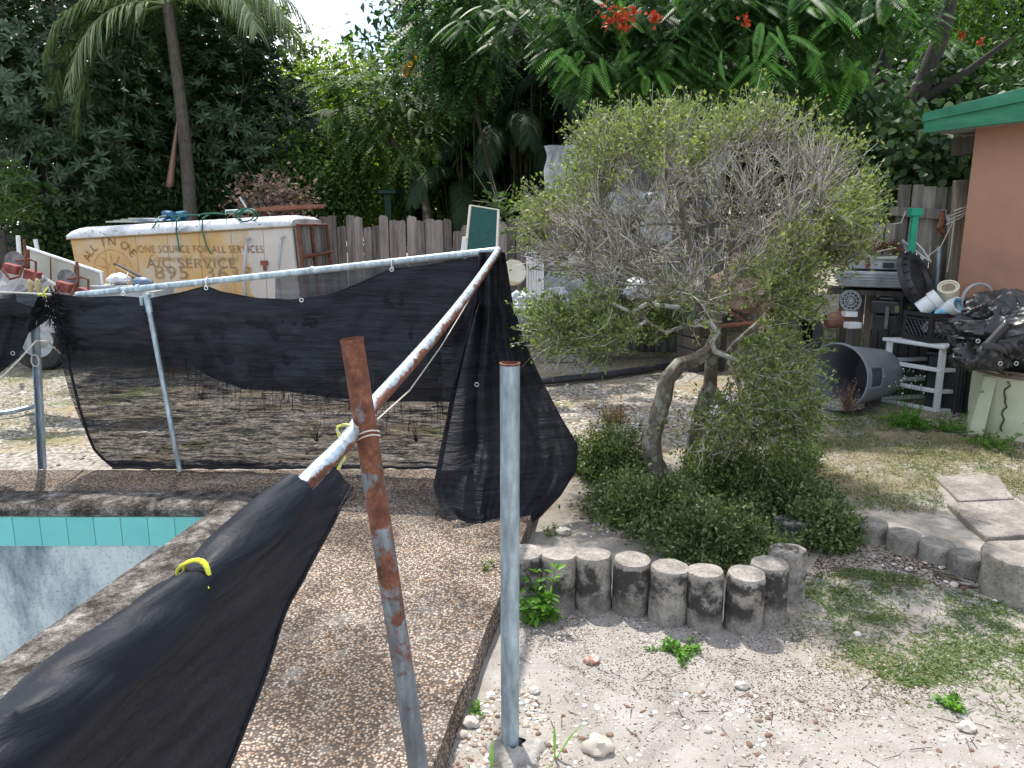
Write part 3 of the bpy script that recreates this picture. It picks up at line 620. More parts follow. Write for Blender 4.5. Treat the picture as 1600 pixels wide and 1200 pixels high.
m = MB(); q = PY(745, 601, interp(601, YT) - .16); m.tube([q + Vector((.011 * math.cos(a), 0, .011 * math.sin(a))) for a in [k * .45 for k in range(15)]], .003, 5); m.build("eyelet", ALU, cd)
m = MB(); m.tube([fold(1, t) - Vector((0, .004, 0)) for t in [k / 20 for k in range(21)]], .004, 6); m.build("hem", BLACKC, cd)

# near rolled cloth and hanging flap
nc = thing("rolled_cloth", "black cloth wound round the rusty rail's near end, flap hanging over the deck", "shade cloth", tuple(PD(300, 924, 1.32)))
RP = [PD(*q) for q in ROLL]
def rollpt(s):
    tab = list(zip([0, .14, .38, .6, .75, 1.], RP))
    for (a, va), (b, vb) in zip(tab, tab[1:]):
        if s <= b: return va.lerp(vb, (s - a) / (b - a))
    return RP[-1]
S = [k / 90 for k in range(91)]
rr = lambda s: interp(s, [(0, .021), (.05, .026), (.15, .040), (.30, .046), (.34, .042), (.36, .034), (.375, .034), (.41, .046), (.54, .050), (.7, .053), (1., .055)])
m = MB(); S = [s for s in S if s >= .105]; m.tube([rollpt(s) for s in S], [rr(s) for s in S], 30, rfn=lambda i, k: 1 + .22 * nz(math.cos(k * .209 + i * .05) * 1.4, math.sin(k * .209 + i * .05) * 1.4, i * .05) + .13 * abs(math.sin(k * .209 * 1.5 + i * .06 + .8 * nz(i * .08, k * .1, 2))) ** .6 + .025 * math.sin(k * .209 * 6 + i * .16))
m.build("roll", m_cloth("rolled_net", .998, 0, (.009, .0105, .015), smooth=1), nc)
m = MB()
def flap(s, t):
    s2 = .05 + s * .95; p0 = rollpt(s2); drop = interp(s2, [(0, .03), (.08, .075), (.16, .155), (.3, .235), (.42, .31), (.6, .44), (1., .62)])
    return p0 + Vector((.02 + .03 * t + .008 * math.sin(s * 16 + t * 2) * t + .012 * nz(s * 9, t * 2, 3), .02 * t, -drop * t - .01))
m.grid(flap, 90, 30); m.build("flap", m_cloth("flap_net", .992, .01, (.012, .0125, .016)), nc)
m = MB()
m.tube([flap(k / 60, 1) for k in range(61)], .006, 6); m.build("hem", BLACKC, nc)
def ring(c, ax, r, th, mat, name, parent, n=20, extra=None):
    ax = ax.normalized(); a = ax.orthogonal().normalized(); b = ax.cross(a); mm = MB()
    mm.tube([c + a * math.cos(k * 2 * math.pi / n) * r + b * math.sin(k * 2 * math.pi / n) * r + ax * .004 * math.sin(k) for k in range(n + 1)], th, 7)
    if extra: mm.tube(extra, th, 6)
    return mm.build(name, mat, parent)
dirn = (RP[2] - RP[1]).normalized(); cc = rollpt(.365)
cc = cc + Vector((0, -.004, .024)); y1_ = thing("yellow_tie", "yellow plastic tie looped round the rolled black cloth", "tie", tuple(cc))
ring(cc, dirn, .026, .0034, YEL, "loop", y1_); ring(cc + dirn * .013 + Vector((0, 0, .004)), dirn + Vector((.3, .1, 0)), .026, .003, YEL, "loop", y1_, extra=[cc + Vector((.02, -.02, 0)), cc + Vector((.03, -.03, -.015))])
cc = PD(541, 676, 1.99); y2 = thing("yellow_tie", "yellow tie knotted round the rusty rail beside the leaning post", "tie", tuple(cc))
dd = (RP[0] - TIE).normalized()
ring(cc, dd, .0265, .0036, YEL, "loop", y2, extra=[cc + Vector((-.01, -.02, -.02)), cc + Vector((0, -.03, -.06)), cc + Vector((-.02, -.03, -.09))])
cc = bb.lerp(tb, .805); w2 = thing("binding_cord", "white cord binding rusty rail and leaning post, its end trailing up the rail", "cord", tuple(cc))
m = MB(); a_ = ax.orthogonal().normalized(); b_ = ax.cross(a_)
for o_ in (0, .012): m.tube([cc + ax * (o_ + .008 * math.sin(k * .6)) + a_ * math.cos(k * .33) * .033 + b_ * math.sin(k * .33) * .035 for k in range(20)], .0022, 5)
m.tube([PD(590, 655, 1.97), PD(640, 610, 2.4), PD(690, 540, 3.0), PD(735, 465, 3.9), PD(765, 405, 4.5)], .0022, 5)
m.tube([PD(560, 668, 1.93), PD(535, 662, 1.93), PD(525, 672, 1.93), PD(545, 690, 1.93), PD(530, 735, 1.93)], .0018, 5); m.build("cord", ROPE, w2)

# left bundle of cloth on a white rod
lb = thing("cloth_bundle", "tangled black shade cloth bunched on the rail at the left edge", "shade cloth", tuple(PY(40, 600, 4.85)))
m = MB(); m.tube([PY(x, 478 + 6 * nz(x, 0, 0, .06), 4.82) for x in range(-200, 70, 10)], [.075] * 27, 18, rfn=lambda i, k: 1 + .3 * nz(k * .5, i * .35, 2)); m.build("bundle_roll", BLACKC, lb)
m = MB()
def hang(s, t):
    x = -180 + 265 * s; yb = interp(x, [(-180, 640), (-20, 625), (0, 590), (20, 575), (38, 560), (55, 520), (85, 500)])
    return PY(x - 10 * t, 480 + (yb - 480) * t, 4.84 + .03 * math.sin(s * 40 + 3 * t) * (1 - .3 * t) + .03 * nz(s * 8, t * 3, 7))
m.grid(hang, 80, 20); m.build("hanging_cloth", BLACKC, lb)
m = MB()   # small folded tag of cloth
m.add([PY(24, 458, 4.76), PY(60, 462, 4.76), PY(52, 480, 4.74), PY(27, 472, 4.74)], [(0, 1, 2, 3)]); m.build("folded_end", SEMI, lb, smooth=False, thick=.004)
P_, Q_ = [], []
for k in range(500):
    t_ = rnd(1, 0, 1)[0]; x = lerp(78, 106, t_) + rnd(1, -10, 10)[0]; y = lerp(462, 545, t_) + rnd(1, -8, 8)[0]; q = np.array(PY(x, y, 4.86 + rnd(1, -.05, .05)[0])); P_.append(q); Q_.append(q + rvec(1)[0] * .05 * np.array([1, .4, 1.6]))
V, F = sticks(np.array(P_), np.array(Q_), .003, .002); npmesh("tangled_net", V, F, BLACKC, lb)
m = MB(); q = PY(20, 552, 4.78); m.tube([q + Vector((.012 * math.cos(a), 0, .012 * math.sin(a))) for a in [k * .45 for k in range(15)]], .003, 5); m.build("eyelet", ALU, lb)
m = MB(); m.tube([PY(-150, 452, 4.80), PY(0, 457, 4.80), PY(80, 460, 4.80)], .007, 8); tag(m.build("white_rod", OLIVE), "thin white rod lying along the black bundle, left edge", "rod")
m = MB(); m.tube([PY(66, 462, 4.77), PY(70, 455, 4.75), PY(76, 448, 4.76)], .005, 6); m.tube([PY(60, 461, 4.77), PY(68, 458, 4.74), PY(72, 464, 4.76)], .005, 6); tag(m.build("yellow_tie", YEL), "small yellow-green tie on the black bundle at far left", "tie")
m = MB(); m.tube([PY(-60, 640, 4.7), PY(0, 592, 4.72), PY(30, 562, 4.76), PY(57, 532, 4.8), PY(75, 534, 4.85), PY(92, 550, 5.0), PY(104, 560, 5.05)], .006, 6); tag(m.build("pale_cord", ROPE), "pale cord hitched round the channel post and pulled down left", "cord")
m = MB(); m.tube([PZ(-30, 650, .05), PZ(20, 643, .05), PZ(57, 634, .05)], .022, 8); tag(m.build("grey_pipe", PLAIN), "short grey pipe lying on the ground left of the channel post", "pipe")

# ================================================================ EDGING OF CONCRETE LOGS
logs = [(822, 862, 58, .25, "largely hidden behind the bare post"), (872, 866, 56, .25, "with a lichen patch on top behind the green weed"), (929, 868, 57, .25, "third from the bare post, streaked pale down its middle"),
        (987, 873, 57, .25, "almost black all over, fourth from the bare post"), (1046, 886, 59, .25, "greyest of the front row with a flat pale top"), (1105, 893, 57, .25, "black on its right flank, sixth from the bare post"),
        (1165, 895, 58, .25, "pale lower half with a black drip, nearest the camera"), (1203, 881, 58, .25, "pale base and dark collar, tucked behind its neighbour"), (1233, 860, 56, .22, "at the bend of the row beside the dark shrub"), (1235, 815, 52, .13, "half buried in the dark shrub, light rough top")]
for k, (x, y, wpx, h, txt) in enumerate(logs):
    p0 = PZ(x, y, h - .0); d_ = p0.y * CP + (CAM_Z - h) * SP; r = wpx / F_PX * d_ / 2 * 1.01
    mm = MB(); mm.lathe([(r, -.06)] + [(r * (1 + .012 * math.sin(j * 2.3 + k)), -.02 + (h + .0) * j / 9) for j in range(1, 10)] + [(r * .985, h - .006), (r * .95, h + .003), (r * .75, h + .001), (r * .45, h + .005), (.002, h + .002)], 48, Matrix.Translation((p0.x, p0.y, 0)) @ Matrix.Rotation(rad(rnd(1, -3, 3)[0]), 4, 'X') @ Matrix.Rotation(rad(rnd(1, -1.5, 1.5)[0]), 4, 'Y') @ Matrix.Rotation(k * 1.3, 4, 'Z'), jit=.055)
    tag(mm.build("concrete_log", LOG, origin=(p0.x, p0.y, 0)), "concrete edging log, " + txt, "edging log", "upright concrete logs edging the tree bed")
logs2 = [(1318, 803, 42, .12, "partly under the shrub at the start of the far row"), (1362, 815, 48, .115, "whitest top, second of the far row"), (1413, 833, 50, .11, "third of the far row, round pale top"), (1465, 848, 52, .10, "crusty tan top, fourth of the far row"), (1514, 866, 54, .10, "last small one before the big round block")]
for k, (x, y, wpx, h, txt) in enumerate(logs2):
    p0 = PZ(x, y, h); d_ = p0.y * CP + (CAM_Z - h) * SP; r = wpx / F_PX * d_ / 2
    mm = MB(); mm.lathe([(r, -.06), (r, .05), (r, h - .02), (r * .97, h - .004), (r * .9, h + .002), (r * .5, h + .004), (.002, h + .003)], 32, Matrix.Translation((p0.x, p0.y, 0)) @ Matrix.Rotation(k * 2.1, 4, 'Z'), jit=.04)
    tag(mm.build("concrete_log", LOG2, origin=(p0.x, p0.y, 0)), "short concrete edging log, " + txt, "edging log", "upright concrete logs edging the path")
p0 = PZ(1600, 866, .2); mm = MB(); mm.lathe([(.165, -.05), (.168, .06), (.163, .12), (.168, .185), (.162, .198), (.15, .203), (.1, .2), (.002, .204)], 44, Matrix.Translation((p0.x, p0.y, 0)), jit=.06)
tag(mm.build("concrete_block", LOG2, origin=(p0.x, p0.y, 0)), "large rounded concrete block ending the far edging at the right edge", "concrete block")
for i, (poly, txt) in enumerate([([(1462, 745), (1560, 742), (1585, 778), (1500, 782)], "farthest of the three path slabs"), ([(1480, 785), (1588, 780), (1660, 830), (1542, 840)], "middle path slab between the other two, by the straw"), ([(1552, 845), (1680, 838), (1760, 905), (1610, 912)], "nearest path slab against the round block")]):
    P = [PZ(x, y, .03) for x, y in poly]; mm = MB(); mm.prism([(q.x, q.y) for q in reversed(P)], -.05, .03)
    tag(mm.build("paving_slab", SLAB, smooth=False, bevel=.01), "mottled grey concrete slab, " + txt, "paving slab", "path slabs at the right")

# ================================================================ BACKGROUND STRUCTURES
def picket_fence(name, label, A, B, h, zfn, mat, w_=.14, railz=None, gapfn=None, seed=0, parent_parts=True):
    A, B = Vector((A[0], A[1], 0)), Vector((B[0], B[1], 0)); d = (B - A); L = d.length; d.normalize(); n = Vector((-d.y, d.x, 0)); rng = random.Random(seed)
    f = thing(name, label, "fence", tuple(A.lerp(B, .5))); mb = MB(); x = 0
    while x < L:
        ww = w_ * rng.uniform(.85, 1.08); hh = zfn(x) + rng.uniform(-.04, .04)
        if rng.random() < .12: hh -= rng.uniform(.08, .22)
        lean = rng.uniform(-.012, .012); off = rng.uniform(-.008, .008); a = A + d * x + n * off; b = A + d * (x + ww - .008) + n * off
        c1_, c2_ = rng.uniform(.01, .04), rng.uniform(.01, .04); th = n * .018
        prof = [(a, 0), (b, 0), (b + d * lean, hh - c1_), (b - d * .03 + d * lean, hh), (a + d * .03 + d * lean, hh + rng.uniform(-.02, .02)), (a + d * lean, hh - c2_)]
        V = [(q.x, q.y, z) for q, z in prof] + [((q + th).x, (q + th).y, z) for q, z in prof]; N_ = 6
        mb.add(V, [tuple(range(N_)), tuple(reversed(range(N_, 2 * N_)))] + [(i, i + N_, (i + 1) % N_ + N_, (i + 1) % N_) for i in range(N_)])
        x += ww + rng.uniform(-.008, .003)
    mb.build("picket_boards", mat, f, smooth=False)
    mb = MB(); Rz = Matrix.Rotation(math.atan2(d.y, d.x), 3, 'Z')
    for z in (.4, 1.35): mb.box((A + B) / 2 + n * .05 + Vector((0, 0, z)), (L, .04, .09), Rz)
    mb.build("rail", mat, f, smooth=False)
    k = 0
    while k < L: mb = MB(); mb.box(A + d * k + n * .11 + Vector((0, 0, .85)), (.09, .09, 1.7), Rz); mb.build("fence_post", mat, f, smooth=False); k += 2.4
    return f
picket_fence("picket_fence", "long weathered brown picket fence with ragged tops behind the yard", (-4.2, 11.6), (.9, 10.9), 1.8, lambda x: 1.80 + .04 * math.sin(x * 1.3), FENCEM, seed=3)
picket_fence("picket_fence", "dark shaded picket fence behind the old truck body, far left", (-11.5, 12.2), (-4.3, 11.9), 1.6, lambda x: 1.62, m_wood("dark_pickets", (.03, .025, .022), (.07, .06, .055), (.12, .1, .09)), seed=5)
picket_fence("picket_fence", "dark picket fence glimpsed behind the twiggy tree", (.95, 12.3), (4.2, 12.2), 1.8, lambda x: 1.8, FENCEM, seed=8)
# right fence beside the house
fa, fb = PY(1370, 300, 8.1), PY(1492, 300, 7.75)
rf = thing("board_fence", "silver-grey board fence with a cross rail beside the salmon house", "fence", (fa.x, fa.y, 0))
mb = MB(); rng = random.Random(4); L = (Vector((fb.x, fb.y, 0)) - Vector((fa.x, fa.y, 0))).length; d = Vector((fb.x - fa.x, fb.y - fa.y, 0)).normalized(); x = -.2
while x < L:
    ww = rng.uniform(.09, .125); hh = 2.07 + .03 * math.sin(x * 5) + rng.uniform(-.015, .015)
    if x < .12: hh -= .35
    mb.box(Vector((fa.x, fa.y, 0)) + d * (x + ww / 2) + Vector((0, rng.uniform(-.006, .006), hh / 2)), (ww - .006, .018, hh), Matrix.Rotation(math.atan2(d.y, d.x), 3, 'Z') @ Matrix.Rotation(rng.uniform(-.01, .01), 3, 'Y')); x += ww
mb.build("picket_boards", FENCE2, rf, smooth=False)
mb = MB(); a, b = PY(1392, 327, 7.98), PY(1478, 332, 7.72); mb.hexa([a + Vector(q) for q in ((0, -.02, -.075), (0, .02, -.075))] and [Vector((a.x, a.y - .02, a.z - .06)), Vector((b.x, b.y - .02, b.z - .07)), Vector((b.x, b.y + .02, b.z - .07)), Vector((a.x, a.y + .02, a.z - .06)), Vector((a.x, a.y - .02, a.z + .03)), Vector((b.x, b.y - .02, b.z + .03)), Vector((b.x, b.y + .02, b.z + .03)), Vector((a.x, a.y + .02, a.z + .03))])
mb.build("cross_rail", FENCE2, rf, smooth=False)
gp = PY(1507, 290, 7.5); mb = MB(); mb.box((gp.x, gp.y, 1.06), (.115, .09, 2.13), Matrix.Rotation(rad(-2), 3, 'Y')); mb.build("gate_post", POSTW, rf, smooth=False, bevel=.008)
mb = MB(); mb.box((gp.x + .085, gp.y + .05, 1.05), (.05, .06, 2.08)); mb.build("gate_stile", DARKW, rf, smooth=False)
mb = MB(); q = PY(1430, 333, 7.6); mb.box(q + Vector((0, 0, .01)), (.11, .09, .075)); mb.box(q + Vector((.0, 0, -.22)), (.055, .05, .40)); tag(mb.build("green_stake", GREENT, smooth=False, bevel=.006), "bright green steel stake with square head hanging on the board fence", "stake")
mb = MB(); mb.tube([PY(1468, 385, 7.55), PY(1463, 470, 7.55)], .022, 10); tag(mb.build("grey_pipe", PLAIN), "upright grey pipe leaning on the board fence behind the crate", "pipe")
mb = MB()
for k in range(4):
    mb.tube([PY(1490 - k * 4, 330 + k * 7, 7.42), PY(1500, 326 + k * 5, 7.40), PY(1516, 322 + k * 2, 7.42)], .006, 5)
mb.tube([PY(1492, 338, 7.4), PY(1488, 370, 7.4), PY(1484, 400, 7.4), PY(1480, 425, 7.4)], .007, 5); mb.tube([PY(1490, 345, 7.4), PY(1470, 385, 7.3), PY(1448, 402, 7.2)], .004, 5)
mb.tube([PY(1415, 330, 7.6), PY(1408, 348, 7.6), PY(1395, 350, 7.6)], .005, 5)
tag(mb.build("pale_cord", ROPE), "pale cords lashed round the pale gate post and dangling", "cord")
mb = MB(); mb.tube([PY(1473, 330, 7.6), PY(1472, 345, 7.58), PY(1468, 355, 7.56), PY(1480, 372, 7.55)], [.02, .03, .04, .015], 8, rfn=lambda i, k: 1 + .4 * nz(i, k, 0)); tag(mb.build("rusty_bracket", RUST), "rust-red bracket hanging from the board fence rail", "bracket")
mb = MB(); mb.tube([PY(1482, 335, 7.57), PY(1486, 350, 7.56), PY(1482, 365, 7.56)], [.03, .035, .02], 8, rfn=lambda i, k: 1 + .4 * nz(i, k, 4)); tag(mb.build("metal_clamp", ALU), "grey metal clamp hanging beside the rusty bracket on the board fence", "clamp")
# house
hd = Vector((.557, -.83, 0)); hn = Vector((.83, .557, 0)); hc = Vector((4.2, 7.2, 0))
hs = thing("house", "salmon stucco house with dark green roof fascia at the right edge", "house", tuple(hc))
mb = MB(); e = hc + hd * 7
mb.hexa([hc, e, e + hn * 4, hc + hn * 4] + [q + Vector((0, 0, 2.62)) for q in (hc, e, e + hn * 4, hc + hn * 4)]); mb.build("wall", WALL, hs, smooth=False)
fl = PY(1442, 208, 7.3); frr = PY(1600, 189, 6.6); ex = 5.0
def fpt(px_, py_, k): # extrapolate along the eave
    return None
zb0, zb1 = fl.z, frr.z; zt0, zt1 = PY(1442, 177, 7.3).z, PY(1600, 136, 6.6).z
E0 = Vector((fl.x, fl.y, 0)); E1 = Vector((frr.x, frr.y, 0)); ed = (E1 - E0); E2 = E0 + ed * ex
def Z(a, b, k): return a + (b - a) * k
def board(k0, k1, za, zb_, th, off):
    q0, q1 = E0 + ed * k0 - hn * off, E0 + ed * k1 - hn * off
    mb.hexa([Vector((q0.x, q0.y, za[0])), Vector((q1.x, q1.y, za[1])), Vector(((q1 + hn * th).x, (q1 + hn * th).y, za[1])), Vector(((q0 + hn * th).x, (q0 + hn * th).y, za[0])),
             Vector((q0.x, q0.y, zb_[0])), Vector((q1.x, q1.y, zb_[1])), Vector(((q1 + hn * th).x, (q1 + hn * th).y, zb_[1])), Vector(((q0 + hn * th).x, (q0 + hn * th).y, zb_[0]))])
K2 = 3.0; zt2 = Z(zt0, zt1, K2)
md0, md2 = Z(zb0, zt0, .62), Z(Z(zb0, zb1, K2), zt2, .62)
mb = MB(); board(0, K2, (zb0, Z(zb0, zb1, K2)), (md0, md2), .035, 0); mb.build("fascia", GREENP, hs, smooth=False, bevel=.004)
mb = MB(); board(-.015, K2, (md0 - .01, md2 - .01), (zt0, zt2), .05, .022); mb.build("fascia_cap", GREENP, hs, smooth=False, bevel=.004)
mb = MB(); q = [E0 + hn * .035, E0 + ed * K2 + hn * .035, E0 + ed * K2 + hn * 4.8, E0 + hn * 4.8]; zz = [zb0, Z(zb0, zb1, K2), Z(zb0, zb1, K2), zb0]
mb.hexa([Vector((a.x, a.y, z + .02)) for a, z in zip(q, zz)] + [Vector((a.x, a.y, z - .012)) for a, z in zip(q, (zt0, zt2, zt2, zt0))]); mb.build("roof_deck", simple("roof_white_soffit", [(.3, (.30, .29, .27)), (.7, (.45, .44, .42))], 6, .8, .3), hs, smooth=False)
mb = MB(); mb.hexa([E0 + hn * .5 + hd * .02 + Vector((0, 0, 2.35)), E0 + hn * .5 + hd * .6 + Vector((0, 0, 2.38)), E0 + hn * .62 + hd * .6 + Vector((0, 0, 2.38)), E0 + hn * .62 + hd * .02 + Vector((0, 0, 2.35)),
                    E0 + hn * .5 + hd * .02 + Vector((0, 0, 2.52)), E0 + hn * .5 + hd * .6 + Vector((0, 0, 2.52)), E0 + hn * .62 + hd * .6 + Vector((0, 0, 2.52)), E0 + hn * .62 + hd * .02 + Vector((0, 0, 2.52))]); mb.build("eave_beam", DARKW, hs, smooth=False)

# ---- old truck body
TL, TR = PY(108, 372, 8.85), PY(456, 352, 8.75)
tx = (TR - TL); tlen = tx.length; tx = tx.normalized(); tn = Vector((-tx.y, tx.x, 0)).normalized(); tz = tx.cross(tn).normalized()
if tz.z < 0: tz = -tz
TC = TL.lerp(TR, .5)
tk = thing("box_truck", "derelict truck box body, faded orange side with ghost lettering and chipped white roof", "truck", (TC.x, TC.y, 0))
def T(a, b, c): return TL + tx * a + tn * b + tz * c     # a along, b back, c up (0 = roof seam)
TW = 1.15
mb = MB(); mb.hexa([T(.03, 0, -1.25), T(tlen, 0, -1.25), T(tlen, TW, -1.25), T(.03, TW, -1.25), T(0, 0, 0), T(tlen, 0, 0), T(tlen, TW, 0), T(0, TW, 0)])
body = mb.build("box_side", TRUCK, tk, origin=tuple(TC), smooth=False, bevel=.03)
mb = MB()
prof = [(-.015, -.01), (-.02, .02), (.0, .06), (.05, .095), (.14, .115), (TW / 2, .125), (TW - .14, .115), (TW - .05, .095), (TW, .08), (TW + .015, 0)]
secs = [(-.02, .35), (.01, .7), (.06, .9), (.14, 1.), (tlen * .5, 1.02), (tlen - .12, 1.), (tlen - .03, .85), (tlen + .01, .5)]
V = [T(a, b, c if c <= .02 else .02 + (c - .02) * k) for a, k in secs for b, c in prof]; q = len(prof)
mb.add(V, [(i * q + k, i * q + k + 1, (i + 1) * q + k + 1, (i + 1) * q + k) for i in range(len(secs) - 1) for k in range(q - 1)] + [tuple(range(q)), tuple(reversed(range((len(secs) - 1) * q, len(secs) * q)))])
mb.build("roof_cap", ROOFW, tk)
mb = MB(); mb.tube([T(-.02, -.022, -.012), T(tlen + .01, -.022, -.012)], .008, 6)
for k in range(1, 7): mb.box(T(tlen * k / 7, -.002, -.62), (.003, .003, 1.2), Matrix.Rotation(0, 3, 'Z'))
mb.build("seam_trim", simple("dark_seam", [(.3, (.22, .14, .07)), (.7, (.4, .27, .14))], 20), tk)
# rear end: rusty frame with grey slats
mb = MB(); 
for b in [k * .125 + .07 for k in range(9)]: mb.hexa([T(tlen + .02, b - .05, -1.2), T(tlen + .05, b - .05, -1.2), T(tlen + .05, b + .05, -1.2), T(tlen + .02, b + .05, -1.2), T(tlen + .02, b - .05, -.02), T(tlen + .05, b - .05, -.02), T(tlen + .05, b + .05, -.02), T(tlen + .02, b + .05, -.02)])
mb.build("slatted_door", FENCE2, tk, smooth=False)
mb = MB()
for pth in ([T(tlen + .07, -.01, -1.2), T(tlen + .07, -.01, 0), T(tlen + .07, TW, 0), T(tlen + .07, TW, -1.2)], [T(tlen + .08, -.03, -.36), T(tlen + .08, TW + .05, -.34)], [T(tlen + .075, .5, 0), T(tlen + .075, .5, -1.2)]): mb.tube(pth, .022, 6)
mb.build("door_frame", RUST, tk)
for a in (2.02, 2.42):
    mb = MB(); s_ = tlen / 2.62; mb.tube([T((a + .10) * s_, -.02, -.12), T((a + .09) * s_, -.07, -.13), T((a + .02) * s_, -.09, -.45), T(a * s_, -.09, -.56), T(a * s_, -.09, -.95), T(a * s_, -.02, -.96)], .018, 8); mb.build("grab_rail", ALU, tk)
mb = MB(); mb.tube([T(2.0, -.06, -.86), T(2.45, -.06, -.85)], .012, 6); mb.build("step_bar", RUST, tk)
mb = MB(); mb.box(T(tlen - .36, -.02, -.40), (.08, .03, .05)); mb.box(T(tlen - .36, -.02, -.46), (.03, .03, .05)); mb.build("marker_lamp", REDP, tk, smooth=False)
mb = MB(); mb.box(T(tlen / 2, TW / 2, -1.32), (tlen, .8, .12), Matrix.Rotation(math.atan2(tx.y, tx.x), 3, 'Z')); mb.build("chassis", RUST, tk, smooth=False)
# hood, fender and front wheel to the left
wc = PY(62, 515, 9.0); wc.z = .36
mb = MB(); mb.hexa([Vector((wc.x - .9, wc.y + .2, .45)), Vector((TL.x + .3, wc.y + .2, .45)), Vector((TL.x + .3, wc.y + 1.2, .45)), Vector((wc.x - .9, wc.y + 1.2, .45)), Vector((wc.x - .8, wc.y + .25, 1.0)), Vector((TL.x + .3, wc.y + .2, 1.1)), Vector((TL.x + .3, wc.y + 1.2, 1.1)), Vector((wc.x - .8, wc.y + 1.2, 1.0))]); mb.build("hood", ROOFW, tk, smooth=False, bevel=.05)
mb = MB()
for k in range(17):
    pass
def fend(s, t):
    a = math.pi * (1 - s) * 1.0; return Vector((wc.x + .45 * math.cos(a), wc.y - .12 + .3 * t, wc.z + .02 + .45 * math.sin(a)))
mb.grid(fend, 20, 3); mb.build("fender", ROOFW, tk, thick=.012)
mb = MB(); mb.grid(lambda s, t: fend(.55 + s * .12, 0) + (fend(.55 + s * .12, 0) - wc).normalized() * (.02 + .07 * t) - Vector((0, .015, 0)), 8, 2); mb.build("orange_flash", TRUCK, tk, thick=.01)
wh = MB(); Rm = Matrix.Translation(wc) @ Matrix.Rotation(rad(90), 4, 'X')
wh.lathe([(.20, -.09), (.33, -.09), (.36, -.06), (.365, 0), (.36, .06), (.33, .09), (.20, .09)], 32, Rm); wo = wh.build("wheel", TYRE, tk)
wh = MB(); wh.lathe([(.205, .07), (.20, .08), (.17, .03), (.10, .02), (.06, .05), (.001, .055)], 24, Rm); rim_ = wh.build("rim", ALU, tk); rim_.parent = wo
# ghost lettering
def text_mesh(s, size, at_fn, name, mat, shear=0, ext=.003):
    cu = bpy.data.curves.new("t", 'FONT'); cu.body = s; cu.size = size; cu.extrude = .002; cu.shear = shear; cu.space_character = 1.08
    o = bpy.data.objects.new("t", cu); C.objects.link(o); dg = bpy.context.evaluated_depsgraph_get(); me = bpy.data.meshes.new_from_object(o.evaluated_get(dg))
    bpy.data.objects.remove(o); vv = [at_fn(v.co.x, v.co.y) for v in me.vertices]; ff = [tuple(p.vertices) for p in me.polygons]; return vv, ff
def lettering(lines, name, mat):
    mb = MB()
    for (s, size, a, c, sh, rot) in lines:
        ca, sa = math.cos(rot), math.sin(rot)
        vv, ff = text_mesh(s, size, lambda x, y: T(a + x * ca - y * sa, -.006, c + x * sa + y * ca), name, mat, sh); mb.add(vv, ff)
    return mb.build(name, mat, tk, smooth=False)
def LP_(x, y): return (x - 107) / 349 * tlen, -(y - lerp(372, 352, (x - 107) / 349)) * .0073
def fit(specs, name, mat):
    mb = MB()
    for s, x0_, x1_, yb, hpx, sh in specs:
        vv, ff = text_mesh(s, 1., lambda x, y: (x, y), name, mat, sh); w_ = max(v[0] for v in vv); h_ = max(v[1] for v in vv); a0, c0 = LP_(x0_, yb); a1, c1 = LP_(x1_, yb)
        mb.add([T(a0 + (a1 - a0) * v[0] / w_, -.006, c0 + (c1 - c0) * v[0] / w_ + v[1] / h_ * hpx * .0073) for v in vv], ff)
    return mb.build(name, mat, tk, smooth=False)
mb = MB(); ca0, cc0 = LP_(168, 420)
for i, ch in enumerate("ALL IN ONE"):
    if ch == " ": continue
    th = rad(152 - 13.5 * i); vv, ff = text_mesh(ch, .13, lambda x, y: (x - .04, y), "l", PALEG); rr_ = .27; ca, sa = math.cos(th - math.pi / 2), math.sin(th - math.pi / 2)
    mb.add([T(ca0 + rr_ * math.cos(th) + v[0] * ca - v[1] * sa, -.006, cc0 + rr_ * math.sin(th) + v[0] * sa + v[1] * ca) for v in vv], ff)
mb.build("arched_lettering", PALEG, tk, smooth=False)
fit([("ONE SOURCE FOR ALL SERVICES", 212, 408, 394, 11, 0)], "slogan_lettering", PALEG)
fit([("Commercial - Residential", 226, 368, 408, 11, .35)], "script_lettering", simple("pale_orange_lettering", [(.3, (.60, .44, .22)), (.7, (.62, .50, .34))], 12, .7, 0))
fit([("A/C SERVICE", 222, 362, 418, 15, 0)], "purple_lettering", LETP)
fit([("895  3633", 232, 384, 435, 20, 0)], "phone_lettering", simple("orange_digits", [(.35, (.46, .30, .13)), (.55, (.54, .42, .26))], 12, .7, 0))
s_ = tlen / 2.62
mb = MB(); mb.tube([T(ca0 + .22 * math.cos(a), -.001, cc0 + .22 * math.sin(a)) for a in [math.pi * k / 24 for k in range(25)]], .006, 4)
for k in range(5): a = math.pi * (k + .5) / 5; mb.tube([T(ca0 + .05 * math.cos(a), .002, cc0 + .05 * math.sin(a)), T(ca0 + .17 * math.cos(a), .002, cc0 + .17 * math.sin(a))], .010, 4)
mb.build("round_emblem", PALEG, tk)
